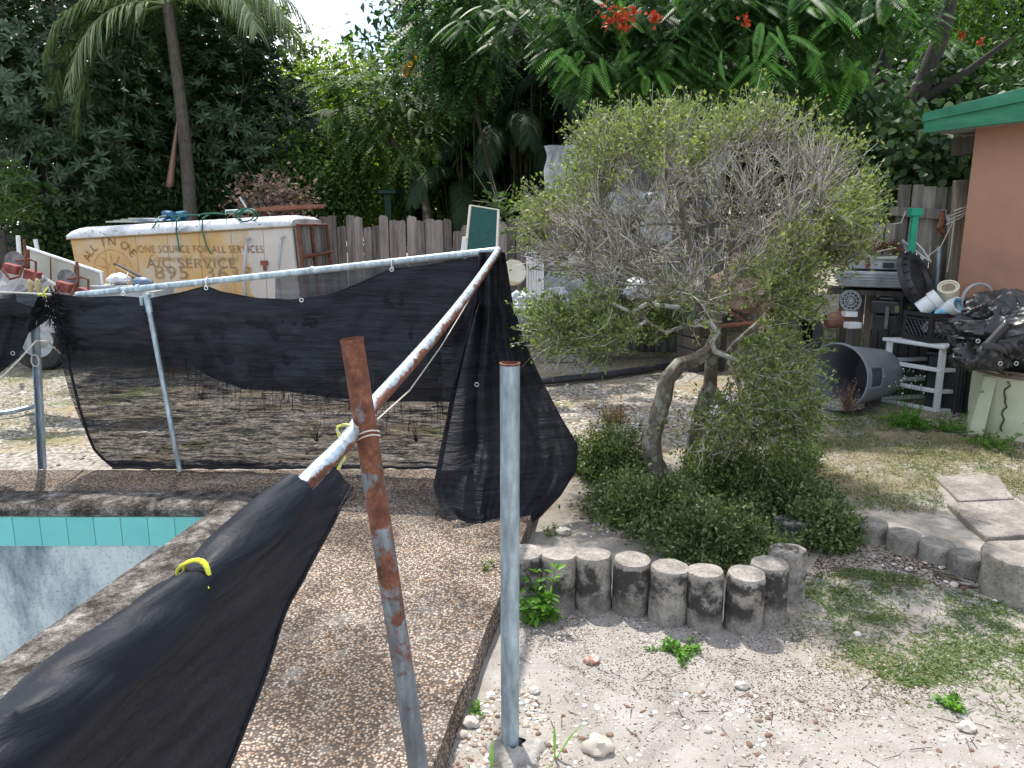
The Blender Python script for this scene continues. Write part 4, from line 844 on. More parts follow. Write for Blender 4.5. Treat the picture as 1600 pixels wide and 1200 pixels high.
# junk on its roof
mb = MB(); q0 = T(.45, .35, .19)
for k in range(4): mb.box(T(.62 + k * .03, .3 + .12 * k, .15 + .012 * k), (.6, .09, .015), Matrix.Rotation(rad(3 + 3 * k), 3, 'Z'))
tag(mb.build("loose_boards", OLIVE, smooth=False), "flat pale boards lying on the left of the truck roof", "boards")
def blob(c, size, seed, n=24, amp=.35, flat=1.):
    mb_ = MB(); V = []
    for j in range(n // 2 + 1):
        th = math.pi * j / (n // 2)
        for i in range(n):
            ph = 2 * math.pi * i / n; d_ = Vector((math.sin(th) * math.cos(ph), math.sin(th) * math.sin(ph), math.cos(th)))
            k_ = 1 + amp * (nz(*(d_ * 1.6), 1) if False else mnoise.noise(d_ * 1.7 + Vector((seed, 0, 0)))) + amp * .5 * mnoise.noise(d_ * 4.5 + Vector((seed, 3, 0)))
            p_ = Vector((d_.x * size[0], d_.y * size[1], d_.z * size[2])) * k_
            if p_.z < -size[2] * flat: p_.z = -size[2] * flat
            V.append(Vector(c) + p_)
    F = [(j * n + i, j * n + (i + 1) % n, (j + 1) * n + (i + 1) % n, (j + 1) * n + i) for j in range(n // 2) for i in range(n)]
    mb_.add(V, [tuple(reversed(f)) for f in F]); return mb_
tag(blob(T(1.08, .35, .16), (.17, .12, .07), 3, 30, .9, .3).build("blue_sheet", BLUET), "crumpled blue plastic sheet on the truck roof", "plastic sheet")
tag(blob(T(.86, .35, .15), (.22, .12, .03), 5, 30, .5, .3).build("grey_sheet", simple("grey_blue_sheet", [(.3, (.12, .16, .22)), (.7, (.25, .3, .36))], 6, .6)), "flat grey-blue sheet beside the crumpled blue one on the truck roof", "plastic sheet")
mb = MB()
hp = [T(1.02 + .9 * k / 20, .12 + .14 * math.sin(k * .9), .18 + .01 * math.sin(k)) for k in range(21)]
mb.tube([T(.98, -.0, .05), T(1.05, .03, .14)] + hp + [T(1.9, .2, .18), T(2.1, .1, .18)], .009, 6)
mb.tube([T(1.3, .1, .18), T(1.28, .0, .13), T(1.27, -.03, .0), T(1.28, -.03, -.22)], .009, 6); mb.tube([T(1.62, .1, .18), T(1.58, .0, .13), T(1.57, -.03, .0), T(1.6, -.03, -.18), T(1.64, -.03, -.27)], .009, 6)
mb.tube([T(2.1 + .11 * math.cos(a) * (1 + .2 * math.sin(a * .37)), -.02 + .08 * math.sin(a * .5), .14 + .07 * math.sin(a)) for a in [k * .4 for k in range(40)]], .009, 6)
tag(mb.build("garden_hose", HOSE), "green hose coiled on the truck roof with loops hanging down its side", "hose")
mb = MB()
for k in range(4): mb.tube([T(tlen - .75 + .1 * k, .3 + .15 * k, .2 + .015 * k), T(tlen + .3 - .04 * k, .32 + .12 * k, .19 + .012 * k)], .016, 6)
tag(mb.build("rusty_pipes", RUST), "rusty pipes lying across the right end of the truck roof", "pipes")
mb = MB(); mb.tube([T(1.75, .25, .2), T(2.05, .3, .2)], .022, 8); mb.tube([T(1.98, .3, .24), T(1.9, .35, .36)], .012, 6); tag(mb.build("metal_tube", ALU), "short pale metal tube on the truck roof near the hose coil", "tube")

# ---- junk left of the truck
pl = thing("metal_sheet", "dirty white sheet-metal panel with rusty struts leaning down right, far left", "panel", tuple(PY(100, 460, 6.9)))
mb = MB(); A_ = [PY(41, 386, 7.2), PY(158, 425, 6.9), PY(158, 520, 6.9), PY(41, 520, 7.2)]
mb.add([*A_, *[a + Vector((.01, .03, 0)) for a in A_]], [(0, 1, 2, 3), (7, 6, 5, 4), (0, 4, 5, 1), (1, 5, 6, 2)]); mb.build("sheet", OLIVE, pl, smooth=False)
mb = MB(); mb.tube([A_[0] + Vector((0, -.01, 0)), A_[1] + Vector((0, -.01, 0)), A_[1] + Vector((.01, -.01, -.25))], .014, 6); mb.build("white_edge", WHITEP, pl)
mb = MB()
for x0_, y0_ in ((43, 387), (79, 399), (119, 412)): mb.tube([PY(x0_, y0_ + 3, 6.98), PY(x0_ + 1, y0_ + 70, 6.98)], .018 if x0_ != 79 else .006, 6)
mb.build("strut", RUST, pl)
for i, (ox, oy, lab) in enumerate([(38, 424, "upper left rusty hitch frame with two faded red blocks and a bent bar"), (120, 452, "lower right rusty hitch frame, dark red blocks, tall bent bar, by the white panel")]):
    Yv = 6.7; hf = thing("hitch_frame", lab, "hitch frame", tuple(PY(ox, oy + 20, Yv)), "rusty hitch frames on the junk heap")
    mb = MB(); Rk = Matrix.Rotation(rad(16), 3, 'Y'); mb.box(PY(ox - 19, oy - 4, Yv), (.12, .08, .08), Rk); mb.box(PY(ox + 13, oy + 6, Yv), (.12, .08, .08), Rk); mb.build("red_block", REDP, hf, smooth=False, bevel=.006)
    mb = MB(); mb.tube([PY(ox - 35, oy - 4, Yv - .06), PY(ox - 22, oy + 12, Yv - .1), PY(ox - 8, oy + 8, Yv - .1), PY(ox + 2, oy - 16, Yv - .06), PY(ox, oy - 50 + 8 * i, Yv)], .0125, 8)
    mb.tube([PY(ox - 14, oy - 16, Yv), PY(ox + 8, oy - 19, Yv), PY(ox + 18, oy - 15, Yv), PY(ox + 18, oy + 2, Yv)], .010, 8); mb.build("bent_bar", RUST, hf)
    mb = MB(); mb.tube([PY(ox - 16, oy - 18, Yv + .08), PY(ox - 15, oy - 18, Yv + .1)], .075, 18); mb.build("lug_plate", simple("worn_steel", [(.3, (.10, .10, .10)), (.7, (.26, .26, .26))], 20, .7), hf, smooth=False)
mb = MB(); q = [PY(-30, 455, 6.6), PY(10, 412, 6.9), PY(60, 430, 6.8), PY(125, 470, 6.6), PY(100, 520, 6.4), PY(-30, 520, 6.4)]
mb.add([*q, *[a + Vector((0, .06, 0)) for a in q]], [tuple(range(6)), tuple(reversed(range(6, 12)))] + [(i, i + 6, (i + 1) % 6 + 6, (i + 1) % 6) for i in range(6)])
mb.tube([PY(8, 470, 6.55), PY(72, 435, 6.6)], .02, 6); tag(mb.build("steel_plate", simple("grey_steel_plate", [(.3, (.16, .16, .17)), (.7, (.3, .3, .31))], 14, .7, .3, speck=(60, .6, (.08, .08, .08))), smooth=False), "grey steel plate under the hitch frames on the junk heap, left edge", "steel plate")
for dx in (0, 12): mb = MB(); tag(blob(PY(47 + dx, 447 - dx * .1, 6.45), (.022, .03, .06), 1 + dx, 12, .1).build("work_glove", simple("tan_leather", [(.3, (.42, .33, .17)), (.7, (.52, .42, .24))], 9, .8)), "tan work glove on the steel plate, %s of the pair" % ("left" if dx == 0 else "right"), "glove", "pair of tan gloves on the steel plate")
jp = thing("scrap_pile", "scrap heap with orange strip, white tub and blue scoop below the truck lettering", "scrap", tuple(PY(205, 450, 7.0)))
mb = MB(); a, b = PY(178, 412, 7.0), PY(232, 440, 6.95); mb.tube([a, b], [.012, .02], 6); mb.hexa([a + Vector((0, 0, -.02)), b + Vector((0, 0, -.03)), b + Vector((0, .08, -.03)), a + Vector((0, .08, -.02)), a + Vector((0, 0, -.005)), b, b + Vector((0, .1, 0)), a + Vector((0, .1, -.005))]); mb.build("trim_strip", DARKW, jp)
mb = MB(); mb.hexa([PY(180, 417, 6.98), PY(215, 436, 6.95), PY(215, 442, 7.05), PY(180, 422, 7.1), PY(180, 414, 6.98), PY(215, 432, 6.95), PY(215, 432, 7.05), PY(180, 414, 7.1)]); mb.build("orange_strip", TRUCK, jp, smooth=False)
blob(PY(185, 436, 6.9), (.09, .09, .05), 4, 24, .3).build("white_tub", WHITEP, jp); blob(PY(222, 441, 6.85), (.09, .06, .045), 8, 24, .2).build("blue_scoop", simple("slate_blue_plastic", [(.3, (.10, .15, .22)), (.7, (.16, .22, .3))], 9, .5), jp)
mb = MB(); mb.box(PY(195, 452, 6.9), (.5, .3, .08)); mb.box(PY(215, 470, 6.9), (.5, .4, .2)); mb.build("rubble_base", ALU, jp, smooth=False)
mb = MB(); mb.tube([PY(200, 425, 6.9), PY(197, 440, 6.8), PY(205, 450, 6.8), PY(180, 452, 6.8), PY(172, 440, 6.85)], .006, 5); mb.build("cord", ROPE, jp)
for x, y0, y1 in ((28, 368, 408), (55, 374, 388)): mb = MB(); mb.tube([PY(x, y0, 8.6), PY(x + 3, y1, 8.6), PY(x + 4, 470, 8.6)], .022, 6); tag(mb.build("white_stake", WHITEP), "thin white stake sticking up behind the junk, the %s one" % ("tall" if x < 40 else "short"), "stake", "white stakes behind the junk")

# ---- lounge chair back, shed and wrapped things behind the tree
lc = thing("lounge_chair", "folded lounge chair with dark green sling standing behind the rail corner", "chair", tuple(PY(750, 440, 7.3)))
A_ = [PY(727, 400, 7.25), PY(776, 400, 7.2), PY(779, 328, 7.4), PY(735, 321, 7.45)]
mb = MB(); mb.add([A_[0], A_[1], A_[2], A_[3]], [(0, 1, 2, 3)]); mb.build("sling", GTEX, lc, smooth=False, thick=.006)
mb = MB(); mb.tube([PY(725, 460, 7.2), A_[0], A_[3]], .013, 8); mb.tube([PY(775, 460, 7.15), A_[1], A_[2]], .013, 8); mb.tube([A_[3], A_[2]], .008, 6); mb.build("frame_tube", PVCC, lc)
mb = MB(); mb.box(PY(724, 385, 7.3), (.04, .03, .18), Matrix.Rotation(rad(8), 3, 'Y')); mb.build("armrest", WHITEP, lc, smooth=False, bevel=.006)
sh = thing("garden_shed", "grey corrugated shed half wrapped in plastic sheeting behind the twiggy tree", "shed", tuple(PY(1000, 480, 10.4)))
mb = MB(); a, b = PY(862, 235, 10.4), PY(1135, 245, 10.2); N_ = 90; V = []
for k in range(N_ + 1):
    q = a.lerp(b, k / N_); o_ = .02 * (1 if k % 4 < 2 else -1); V += [(q.x, q.y + o_, 0), (q.x, q.y + o_, a.z)]
mb.add(V, [(2 * k, 2 * k + 2, 2 * k + 3, 2 * k + 1) for k in range(N_)]); mb.add([(a.x, a.y, 0), (a.x, a.y, a.z), (a.x + .1, a.y + 1.6, a.z), (a.x + .1, a.y + 1.6, 0), (b.x, b.y, 0), (b.x, b.y, a.z), (b.x + .1, b.y + 1.6, a.z), (b.x + .1, b.y + 1.6, 0)], [(0, 1, 2, 3), (7, 6, 5, 4)]); mb.build("shed_wall", CORR, sh, smooth=False)
mb = MB(); mb.hexa([Vector((a.x - .06, a.y - .08, a.z)), Vector((b.x + .06, b.y - .08, a.z)), Vector((b.x + .16, b.y + 1.7, a.z + .02)), Vector((a.x + .04, a.y + 1.7, a.z + .02)), Vector((a.x - .06, a.y - .08, a.z + .06)), Vector((b.x + .06, b.y - .08, a.z + .06)), Vector((b.x + .16, b.y + 1.7, a.z + .08)), Vector((a.x + .04, a.y + 1.7, a.z + .08))]); mb.build("shed_roof", CORR, sh, smooth=False)
def sheet(px0, py0, px1, py1, Y, seed, amp=.06, nu=30, nv=20, poly=None):
    mb_ = MB(); mb_.grid(lambda s, t: PY(lerp(px0, px1, s) + 10 * nz(s * 2, t * 2, seed), lerp(py0, py1, t) + 8 * nz(s * 3, t, seed + 5), Y - .1 - amp * (nz(s * 4, t * 4, seed) + .6 * nz(s * 11, t * 9, seed + 2))), nu, nv); return mb_
sheet(850, 228, 935, 300, 10.1, 3).build("plastic_wrap", SEMI_ := simple("dusty_plastic", [(.3, (.34, .37, .40)), (.7, (.60, .63, .66))], 4, .35, .5, 9, .03), sh)
sheet(950, 300, 1040, 335, 9.9, 5).build("white_cover", WTARP, sh); sheet(1000, 340, 1050, 380, 9.8, 9).build("white_cover", WTARP, sh); sheet(1100, 205, 1140, 270, 9.9, 7).build("white_cover", WTARP, sh)
blob(PY(900, 440, 9.0), (.36, .3, .36), 2, 30, .25).build("plastic_bag", simple("clear_bag", [(.3, (.20, .21, .22)), (.7, (.38, .40, .42))], 5, .3, .6, 10, .03)); tag(bpy.data.objects[-1] if False else [o for o in C.objects if o.name.startswith("plastic_bag")][-1], "dusty clear plastic bag bulging behind the left branches", "bag")
bl = [(866, 462, 8.6, (.16, .12, .09), 3, WTARP, "white_bundle", "crumpled white bundle at the foot of the shed, left", "bundle"), (812, 472, 6.9, (.15, .10, .09), 6, simple("bag_plastic", [(.3, (.4, .42, .44)), (.7, (.62, .64, .66))], 6, .3, .7, 14, .02), "plastic_sack", "grey-white plastic sack beside the black corner drape", "sack"), (1005, 452, 9.0, (.22, .15, .13), 9, WTARP, "white_bundle", "larger white bundle seen low through the middle of the tree", "bundle"),
      (1175, 450, 7.8, (.42, .3, .3), 12, simple("dusty_brown_cover", [(.3, (.18, .11, .09)), (.7, (.3, .2, .165))], 6, .9, .5, 20, .02), "brown_cover", "dull red-brown cover heaped behind the right of the tree", "cover")]
for x, y, Y, s_3, sd_, mt_, nm, lab, ct in bl: tag(blob(PY(x, y, Y), s_3, sd_, 30, .5, .8).build(nm, mt_), lab, ct)
mb = MB()
for k in range(7): mb.box(PY(824 + k * 4, 425 + k, 7.5), (.022, .02, .5))
mb.box(PY(836, 398, 7.5), (.2, .02, .03)); tag(mb.build("white_crib_side", WHITEP, smooth=False), "white slatted panel standing right of the rail corner", "slatted panel")
mb = MB(); Rm = Matrix.Translation(PY(803, 425, 7.3)) @ Matrix.Rotation(rad(70), 4, 'X') @ Matrix.Rotation(rad(25), 4, 'Y'); mb.lathe([(.001, .03), (.11, .04), (.125, 0), (.12, -.05), (.001, -.06)], 24, Rm); tag(mb.build("cream_drum", PVCC), "tilted round cream lid beside the rail corner", "lid")
mb = MB(); mb.box(PY(826, 492, 6.5), (.3, .25, .13)); tag(mb.build("clear_bin", simple("clear_bin", [(.3, (.2, .22, .24)), (.7, (.35, .37, .4))], 9, .3), smooth=False, bevel=.02), "smoky grey storage bin right of the black drape", "bin")
mb = MB(); mb.tube([PZ(845, 596, .05), PZ(935, 588, .055), PZ(1035, 573, .05), PZ(1120, 562, .05)], .042, 12); tag(mb.build("black_pipe", BLACKP), "long black drain pipe lying on the gravel behind the tree", "pipe")
mb = MB(); q = PY(606, 300, 12.6); mb.box(q, (.28, .2, .05)); mb.box(q + Vector((0, 0, -.75)), (.1, .1, 1.45)); tag(mb.build("green_stand", m_wood("dark_green_timber", (.01, .03, .02), (.02, .06, .04), (.04, .09, .06)), smooth=False), "dark green flat-topped stand behind the picket fence", "stand")

# ================================================================ RIGHT-HAND CLUTTER
# grey trash can on its side
bc = PZ(1300, 642, 0); R0 = .315; axis = Vector((.80, .56, 0)).normalized()
mouth = Vector((PY(1306, 596, bc.y).x, bc.y, R0 + .01)); tcn = thing("trash_can", "grey plastic trash can lying on its side, mouth towards the tree", "trash can", (mouth.x, mouth.y, 0))
zax = axis + Vector((0, 0, -.065)); zax.normalize(); xax = zax.orthogonal().normalized(); xax = Vector((0, 0, 1)).cross(zax).normalized(); yax = zax.cross(xax)
MC = Matrix(((xax.x, yax.x, zax.x, mouth.x), (xax.y, yax.y, zax.y, mouth.y), (xax.z, yax.z, zax.z, mouth.z), (0, 0, 0, 1)))
mb = MB(); Lc = .74
mb.lathe([(.240, Lc - .02), (.296, .03), (.310, .03), (.318, .022), (.318, -.006), (.306, -.01), (.300, 0), (.232, Lc - .03), (.001, Lc - .03)], 56, MC)
mb.lathe([(.001, Lc), (.225, Lc), (.242, Lc - .02)], 56, MC)
mb.lathe([(.2995, .035), (.302, .055), (.2965, .06)], 56, MC); mb.build("can_body", GREYP, tcn)
for sg in (-1, ):
    mb = MB(); ang0 = rad(-100 if sg < 0 else 80)
    def cyl(a, z, off): r = .299 - (.299 - .240) * z / Lc + off; return MC @ Vector((r * math.cos(a), r * math.sin(a), z))
    def side_angle():   # facing the camera
        best = None
        for k in range(360):
            q = cyl(rad(k), .2, 0); n_ = (q - (MC @ Vector((0, 0, .2)))).normalized(); s = n_.dot(Vector((-.35, -1, .12)).normalized()) 
            if best is None or s > best[0]: best = (s, rad(k))
        return best[1]
    a0 = side_angle(); w_a, z0_, z1_ = .33, .06, .30
    loop = [(a0 - w_a, z0_), (a0 - w_a, z1_), (a0 + w_a, z1_ - .01), (a0 + w_a, z0_)]
    for i in range(4):
        (aa, za), (ab, zb_) = loop[i], loop[(i + 1) % 4]; mb.tube([cyl(lerp(aa, ab, k / 8), lerp(za, zb_, k / 8), .006) for k in range(9)], .013, 8)
    mb.build("handle_frame", GREYP, tcn)
    mb = MB(); mb.grid(lambda s, t: cyl(a0 - w_a + 2 * w_a * s, lerp(z0_, z1_, t), .003), 8, 8); mb.build("handle_recess", simple("dark_grey_plastic", [(.3, (.05, .055, .07)), (.7, (.08, .085, .1))], 9, .6), tcn)
# sand spilled in the mouth
tag(blob(mouth + zax * .16 + Vector((0, 0, -.27)), (.20, .16, .05), 3, 24, .3).build("sand_heap", SAND), "little heap of sand inside the mouth of the trash can", "sand heap")
# black storage trunk
tA, tB = PZ(1362, 572, 0), PZ(1432, 600, 0)
s0 = PY(1360, 560, 8.2); st = thing("storage_trunk", "black ribbed plastic storage trunk behind the trash can", "trunk", (s0.x + .4, 7.9, 0))
Rk = Matrix.Rotation(rad(-33), 3, 'Z'); cz = Vector((s0.x + .22, 7.62, 0))
mb = MB(); mb.box(cz + Vector((0, 0, .41)), (.86, .55, .82), Rk)
for k in range(9): mb.box(cz + Rk @ Vector((-.38 + k * .095, -.285, .36)), (.03, .025, .62), Rk)
for k in range(6): mb.box(cz + Rk @ Vector((-.44, -.2 + k * .09, .36)), (.025, .03, .62), Rk)
mb.build("trunk_body", BLACKP, st, smooth=False, bevel=.012)
mb = MB(); mb.box(cz + Vector((0, 0, .90)), (.92, .61, .13), Rk); mb.box(cz + Vector((0, 0, .98)), (.8, .5, .03), Rk); mb.build("trunk_lid", BLACKP, st, smooth=False, bevel=.02)
for k in (-.3, .05, .33): mb = MB(); mb.box(cz + Rk @ Vector((k, -.315, .80)), (.035, .02, .22), Rk); mb.build("latch", simple("worn_latch", [(.3, (.1, .1, .1)), (.7, (.22, .22, .22))], 9, .5), st, smooth=False, bevel=.005)
mb = MB(); mb.box(cz + Rk @ Vector((-.17, -.312, .89)), (.13, .01, .06), Rk); mb.build("badge", simple("olive_badge", [(.3, (.16, .17, .06)), (.7, (.24, .24, .1))], 9, .5), st, smooth=False)
# aluminium tool boxes on an old table
tb_ = thing("tool_box", "upper dull aluminium tool box with black latch and split lid, topmost of its stack", "tool box", tuple(PY(1390, 420, 8.0)))
def tbox(parent, cx, cy, Y, sx, sy, sz, mat, rz, taper=0, nm="box_body"):
    mb = MB(); c = PY(cx, cy, Y); R = Matrix.Rotation(rad(rz), 3, 'Z'); h = []
    for zz_, k in ((-sz / 2, 1 - taper), (sz / 2, 1)):
        h += [c + R @ Vector((ex * sx / 2 * k, ey * sy / 2 * k, zz_)) for ex, ey in ((-1, -1), (1, -1), (1, 1), (-1, 1))]
    mb.hexa(h); return mb.build(nm, mat, parent, smooth=False, bevel=.008), c, R
_, c, R = tbox(tb_, 1382, 412, 7.9, .66, .42, .10, ALU, -28); _, c, R = tbox(tb_, 1382, 402, 7.9, .72, .46, .03, OLIVE, -28, nm="box_lid")
mb = MB(); mb.box(c + R @ Vector((.05, -.225, -.07)), (.10, .02, .05), R); mb.build("latch", BLACKP, tb_, smooth=False); mb = MB(); mb.box(c + R @ Vector((-.14, -.225, -.05)), (.035, .012, .11), R); mb.build("corner_strap", RUST, tb_, smooth=False)
tb2 = thing("tool_box", "lower ribbed grey tool box flaring outwards, under the latched one", "tool box", tuple(PY(1370, 445, 7.9)))
_, c, R = tbox(tb2, 1370, 435, 7.85, .78, .46, .16, ALU, -28, .14)
mb = MB()
for k in range(5): mb.box(c + R @ Vector((-.40 + .01 * k, 0, .06 - .03 * k)), (.02, .42, .008), R); mb.box(c + R @ Vector((0, -.237 + .006 * k, .06 - .03 * k)), (.7, .01, .008), R)
mb.build("rib", ALU, tb2, smooth=False)
wt = thing("wooden_table", "rotting low wooden table carrying the aluminium tool boxes", "table", tuple(PY(1370, 500, 8.0)))
mb = MB(); q = PY(1365, 455, 7.95); mb.box(q, (.85, .5, .05), Matrix.Rotation(rad(-28), 3, 'Z')); mb.build("tabletop", DARKW, wt, smooth=False)
for dx, dy in ((-.3, .0), (.32, -.28), (-.1, .3), (.4, .1)): mb = MB(); mb.box((q.x + dx, q.y + dy, q.z / 2 - .02), (.07, .07, q.z - .05)); mb.build("leg", DARKW, wt, smooth=False)
fn = thing("round_fan", "small round fan grille under the tool-box table", "fan", tuple(PY(1328, 475, 7.6)))
fc = PY(1329, 470, 7.6); mb = MB(); Rm = Matrix.Translation(fc) @ Matrix.Rotation(rad(75), 4, 'X')
for r_ in (.03, .06, .09, .105): mb.tube([Rm @ Vector((r_ * math.cos(k * math.pi / 12), r_ * math.sin(k * math.pi / 12), 0)) for k in range(25)], .004, 5)
for k in range(12): mb.tube([Rm @ Vector((0, 0, .01)), Rm @ Vector((.105 * math.cos(k * math.pi / 6), .105 * math.sin(k * math.pi / 6), 0))], .003, 4)
mb.build("grille", ALU, fn); mb = MB(); mb.lathe([(.001, -.03), (.1, -.03), (.1, -.01), (.06, 0), (.001, 0)], 20, Rm); mb.build("housing", BLACKP, fn); mb = MB(); mb.box(fc + Vector((0, 0, -.13)), (.12, .1, .05)); mb.build("foot", WHITEP, fn, smooth=False)
mb = MB(); q = PZ(1312, 530, 0); q = Vector((q.x, q.y, .0)); Rm = Matrix.Translation(PY(1306, 500, 7.7)) @ Matrix.Rotation(rad(80), 4, 'Y'); mb.lathe([(.07, -.1), (.09, .06), (.105, .06), (.105, .1), (.09, .1), (.06, -.08), (.001, -.08)], 24, Rm); tag(mb.build("plant_pot", TERRA), "terracotta pot on its side in weeds under the fan", "pot")
mb = MB(); mb.box(PY(1332, 508, 7.5), (.14, .10, .06), Matrix.Rotation(.2, 3, 'Z')); tag(mb.build("white_carton", WHITEP, smooth=False, bevel=.008), "small white carton in the weeds by the terracotta pot", "carton")
# junk on the tool box: chain heap and tent poles
P_, Q_ = [], []
cq = np.array(PY(1385, 385, 7.9))
for k in range(90): q = cq + RNG.normal(size=3) * np.array([.10, .06, .025]); P_.append(q); Q_.append(q + rvec(1)[0] * .06)
V, F = sticks(np.array(P_), np.array(Q_), .008, .006); tag(npmesh("chain_heap", V, F, RUST), "heap of rusty chain on top of the upper tool box", "chain")
mb = MB(); mb.tube([PY(1410, 375, 7.7), PY(1430, 392, 7.6), PY(1452, 408, 7.5)], .009, 6); mb.tube([PY(1430, 378, 7.7), PY(1442, 390, 7.6), PY(1455, 410, 7.5)], .009, 6); mb.tube([PY(1410, 375, 7.7), PY(1418, 395, 7.7)], .012, 6); tag(mb.build("folded_frame", ALU), "folded pale metal frame leaning on the tool box", "frame")
# round black lid leaning
lid = thing("barrel_cover", "big round black lid leaning between trunk and upright crate", "lid", tuple(PY(1420, 465, 7.4)))
Rm = Matrix.Translation(PY(1430, 438, 7.35)) @ Matrix.Rotation(rad(42), 4, 'Z') @ Matrix.Rotation(rad(66), 4, 'X'); mb = MB()
mb.lathe([(.001, .03), (.17, .03), (.20, .06), (.24, .06), (.265, .03), (.285, .02), (.29, -.03), (.27, -.035)], 40, Rm); mb.build("lid_shell", BLACKP, lid)
mb = MB()
for k in range(20): a = k * math.pi / 10; mb.box(Rm @ Vector((.255 * math.cos(a), .255 * math.sin(a), .045)), (.06, .012, .02), (Rm.to_3x3() @ Matrix.Rotation(a, 3, 'Z')))
mb.build("rib", BLACKP, lid, smooth=False)
def crate(c, size, rz, rx, label, parent_name="milk_crate"):
    o = thing(parent_name, label, "crate", tuple(c), "black milk crates"); R = Matrix.Rotation(rad(rz), 3, 'Z') @ Matrix.Rotation(rad(rx), 3, 'X'); sx, sy, sz = size; c = Vector(c)
    def B(mb, p, s, R2=None): mb.box(c + R @ Vector(p), s, R @ R2 if R2 else R)
    mb = MB()
    for z, h in ((.02, .045), (sz - .02, .04), (sz - .065, .02)):
        B(mb, (0, -sy / 2, z), (sx, .014, h)); B(mb, (0, sy / 2, z), (sx, .014, h)); B(mb, (-sx / 2, 0, z), (.014, sy, h)); B(mb, (sx / 2, 0, z), (.014, sy, h))
    for ex in (-1, 1):
        for ey in (-1, 1): B(mb, (ex * (sx / 2 - .014), ey * (sy / 2 - .003), sz / 2), (.045, .018, sz)); B(mb, (ex * (sx / 2 - .003), ey * (sy / 2 - .014), sz / 2), (.018, .045, sz))
    B(mb, (0, 0, .01), (sx, sy, .012)); mb.build("crate_frame", BLACKP, o, smooth=False, bevel=.002)
    mb = MB(); nd = 7
    for side in range(4):
        w_ = sx if side < 2 else sy
        for k in range(-2, nd + 2):
            for sg in (-1, 1):
                # diagonal bars clipped to the panel
                x0_ = -w_ / 2 + w_ * k / nd; L_ = sz - .1; x1_ = x0_ + sg * L_ * .8; z0_, z1_ = .04, sz - .07
                pts = []
                for j in range(9):
                    xx = lerp(x0_, x1_, j / 8)
                    if abs(xx) <= w_ / 2 - .02: pts.append((xx, lerp(z0_, z1_, j / 8)))
                if len(pts) < 2: continue
                s_o = {0: -sy / 2, 1: sy / 2, 2: -sx / 2, 3: sx / 2}[side]
                P = [c + R @ (Vector((xx, s_o, zz)) if side < 2 else Vector((s_o, xx, zz))) for xx, zz in (pts[0], pts[-1])]; mb.tube(P, .0048, 4)
    mb.build("lattice_side", BLACKP, o, smooth=False)
    mb = MB(); B(mb, (0, -sy / 2 - .006, sz - .06), (.13, .006, .006)); B(mb, (0, -sy / 2 - .002, sz - .095), (.13, .012, .012)); B(mb, (.065, -sy / 2 - .002, sz - .078), (.012, .012, .035)); B(mb, (-.065, -sy / 2 - .002, sz - .078), (.012, .012, .035)); mb.build("hand_hold", BLACKP, o, smooth=False)
    return o, R
# white stand
sA = PZ(1462, 645, 0)   # near corner foot
stnd = thing("plastic_stand", "white plastic three-shelf stand holding the crate", "stand", (sA.x, sA.y, 0))
w1 = Vector((-.36, .60, 0)).normalized() * .52; w2_ = Vector((.98, .16, 0)).normalized() * .50; H = .60
P00 = Vector((sA.x, sA.y, 0)); P10 = P00 + w1; P01 = P00 + w2_; P11 = P00 + w1 + w2_
for q in (P00, P10, P01, P11): mb = MB(); mb.box(q + Vector((0, 0, H / 2)), (.055, .045, H), Matrix.Rotation(rad(-10), 3, 'Z')); mb.build("leg", WHITEP, stnd, smooth=False, bevel=.006)
def bar(mb, a, b, z, wd=.05, h=.035, ex=.03):
    d_ = (b - a).normalized(); mb.box((a + b) / 2 + Vector((0, 0, z)), ((b - a).length + ex, wd, h), Matrix.Rotation(math.atan2(d_.y, d_.x), 3, 'Z'))
for z in (.02, .20, .40):
    mb = MB(); off = .02
    for a, b in ((P00, P10), (P10, P11), (P11, P01), (P01, P00)): bar(mb, a, b, z + (.02 if a is P10 else 0), .05)
    mb.build("shelf_frame", WHITEP, stnd, smooth=False, bevel=.005)
mb = MB(); mb.hexa([q + Vector((0, 0, H)) + o_ for q, o_ in ((P00, Vector((-.02, -.06, 0))), (P01, Vector((.05, -.03, 0))), (P11, Vector((.05, .05, 0))), (P10, Vector((-.06, .04, 0))))] + [q + Vector((0, 0, H + .035)) + o_ for q, o_ in ((P00, Vector((-.02, -.06, 0))), (P01, Vector((.05, -.03, 0))), (P11, Vector((.05, .05, 0))), (P10, Vector((-.06, .04, 0))))]); mb.build("stand_top", WHITEP, stnd, smooth=False, bevel=.01)
cc_ = (P00 + P11) / 2 + Vector((-.02, .04, H + .04)); cr1, R1 = crate(cc_, (.44, .36, .27), 12, 0, "black milk crate on the white stand, filled with cups and pipe fittings")
P_ = thing("paper_bundle", "grey-white paper bundle inside the crate on the stand", "paper", tuple(cc_)); blob(cc_ + Vector((.03, -.03, .12)), (.17, .10, .09), 7, 26, .3).build("sheets", simple("grey_paper", [(.3, (.25, .25, .27)), (.7, (.5, .5, .52))], 12, .7), P_)
crate(cc_ + Vector((-.03, .42, -.05)), (.38, .32, .42), 5, -6, "tall black crate standing upright behind the one on the stand")
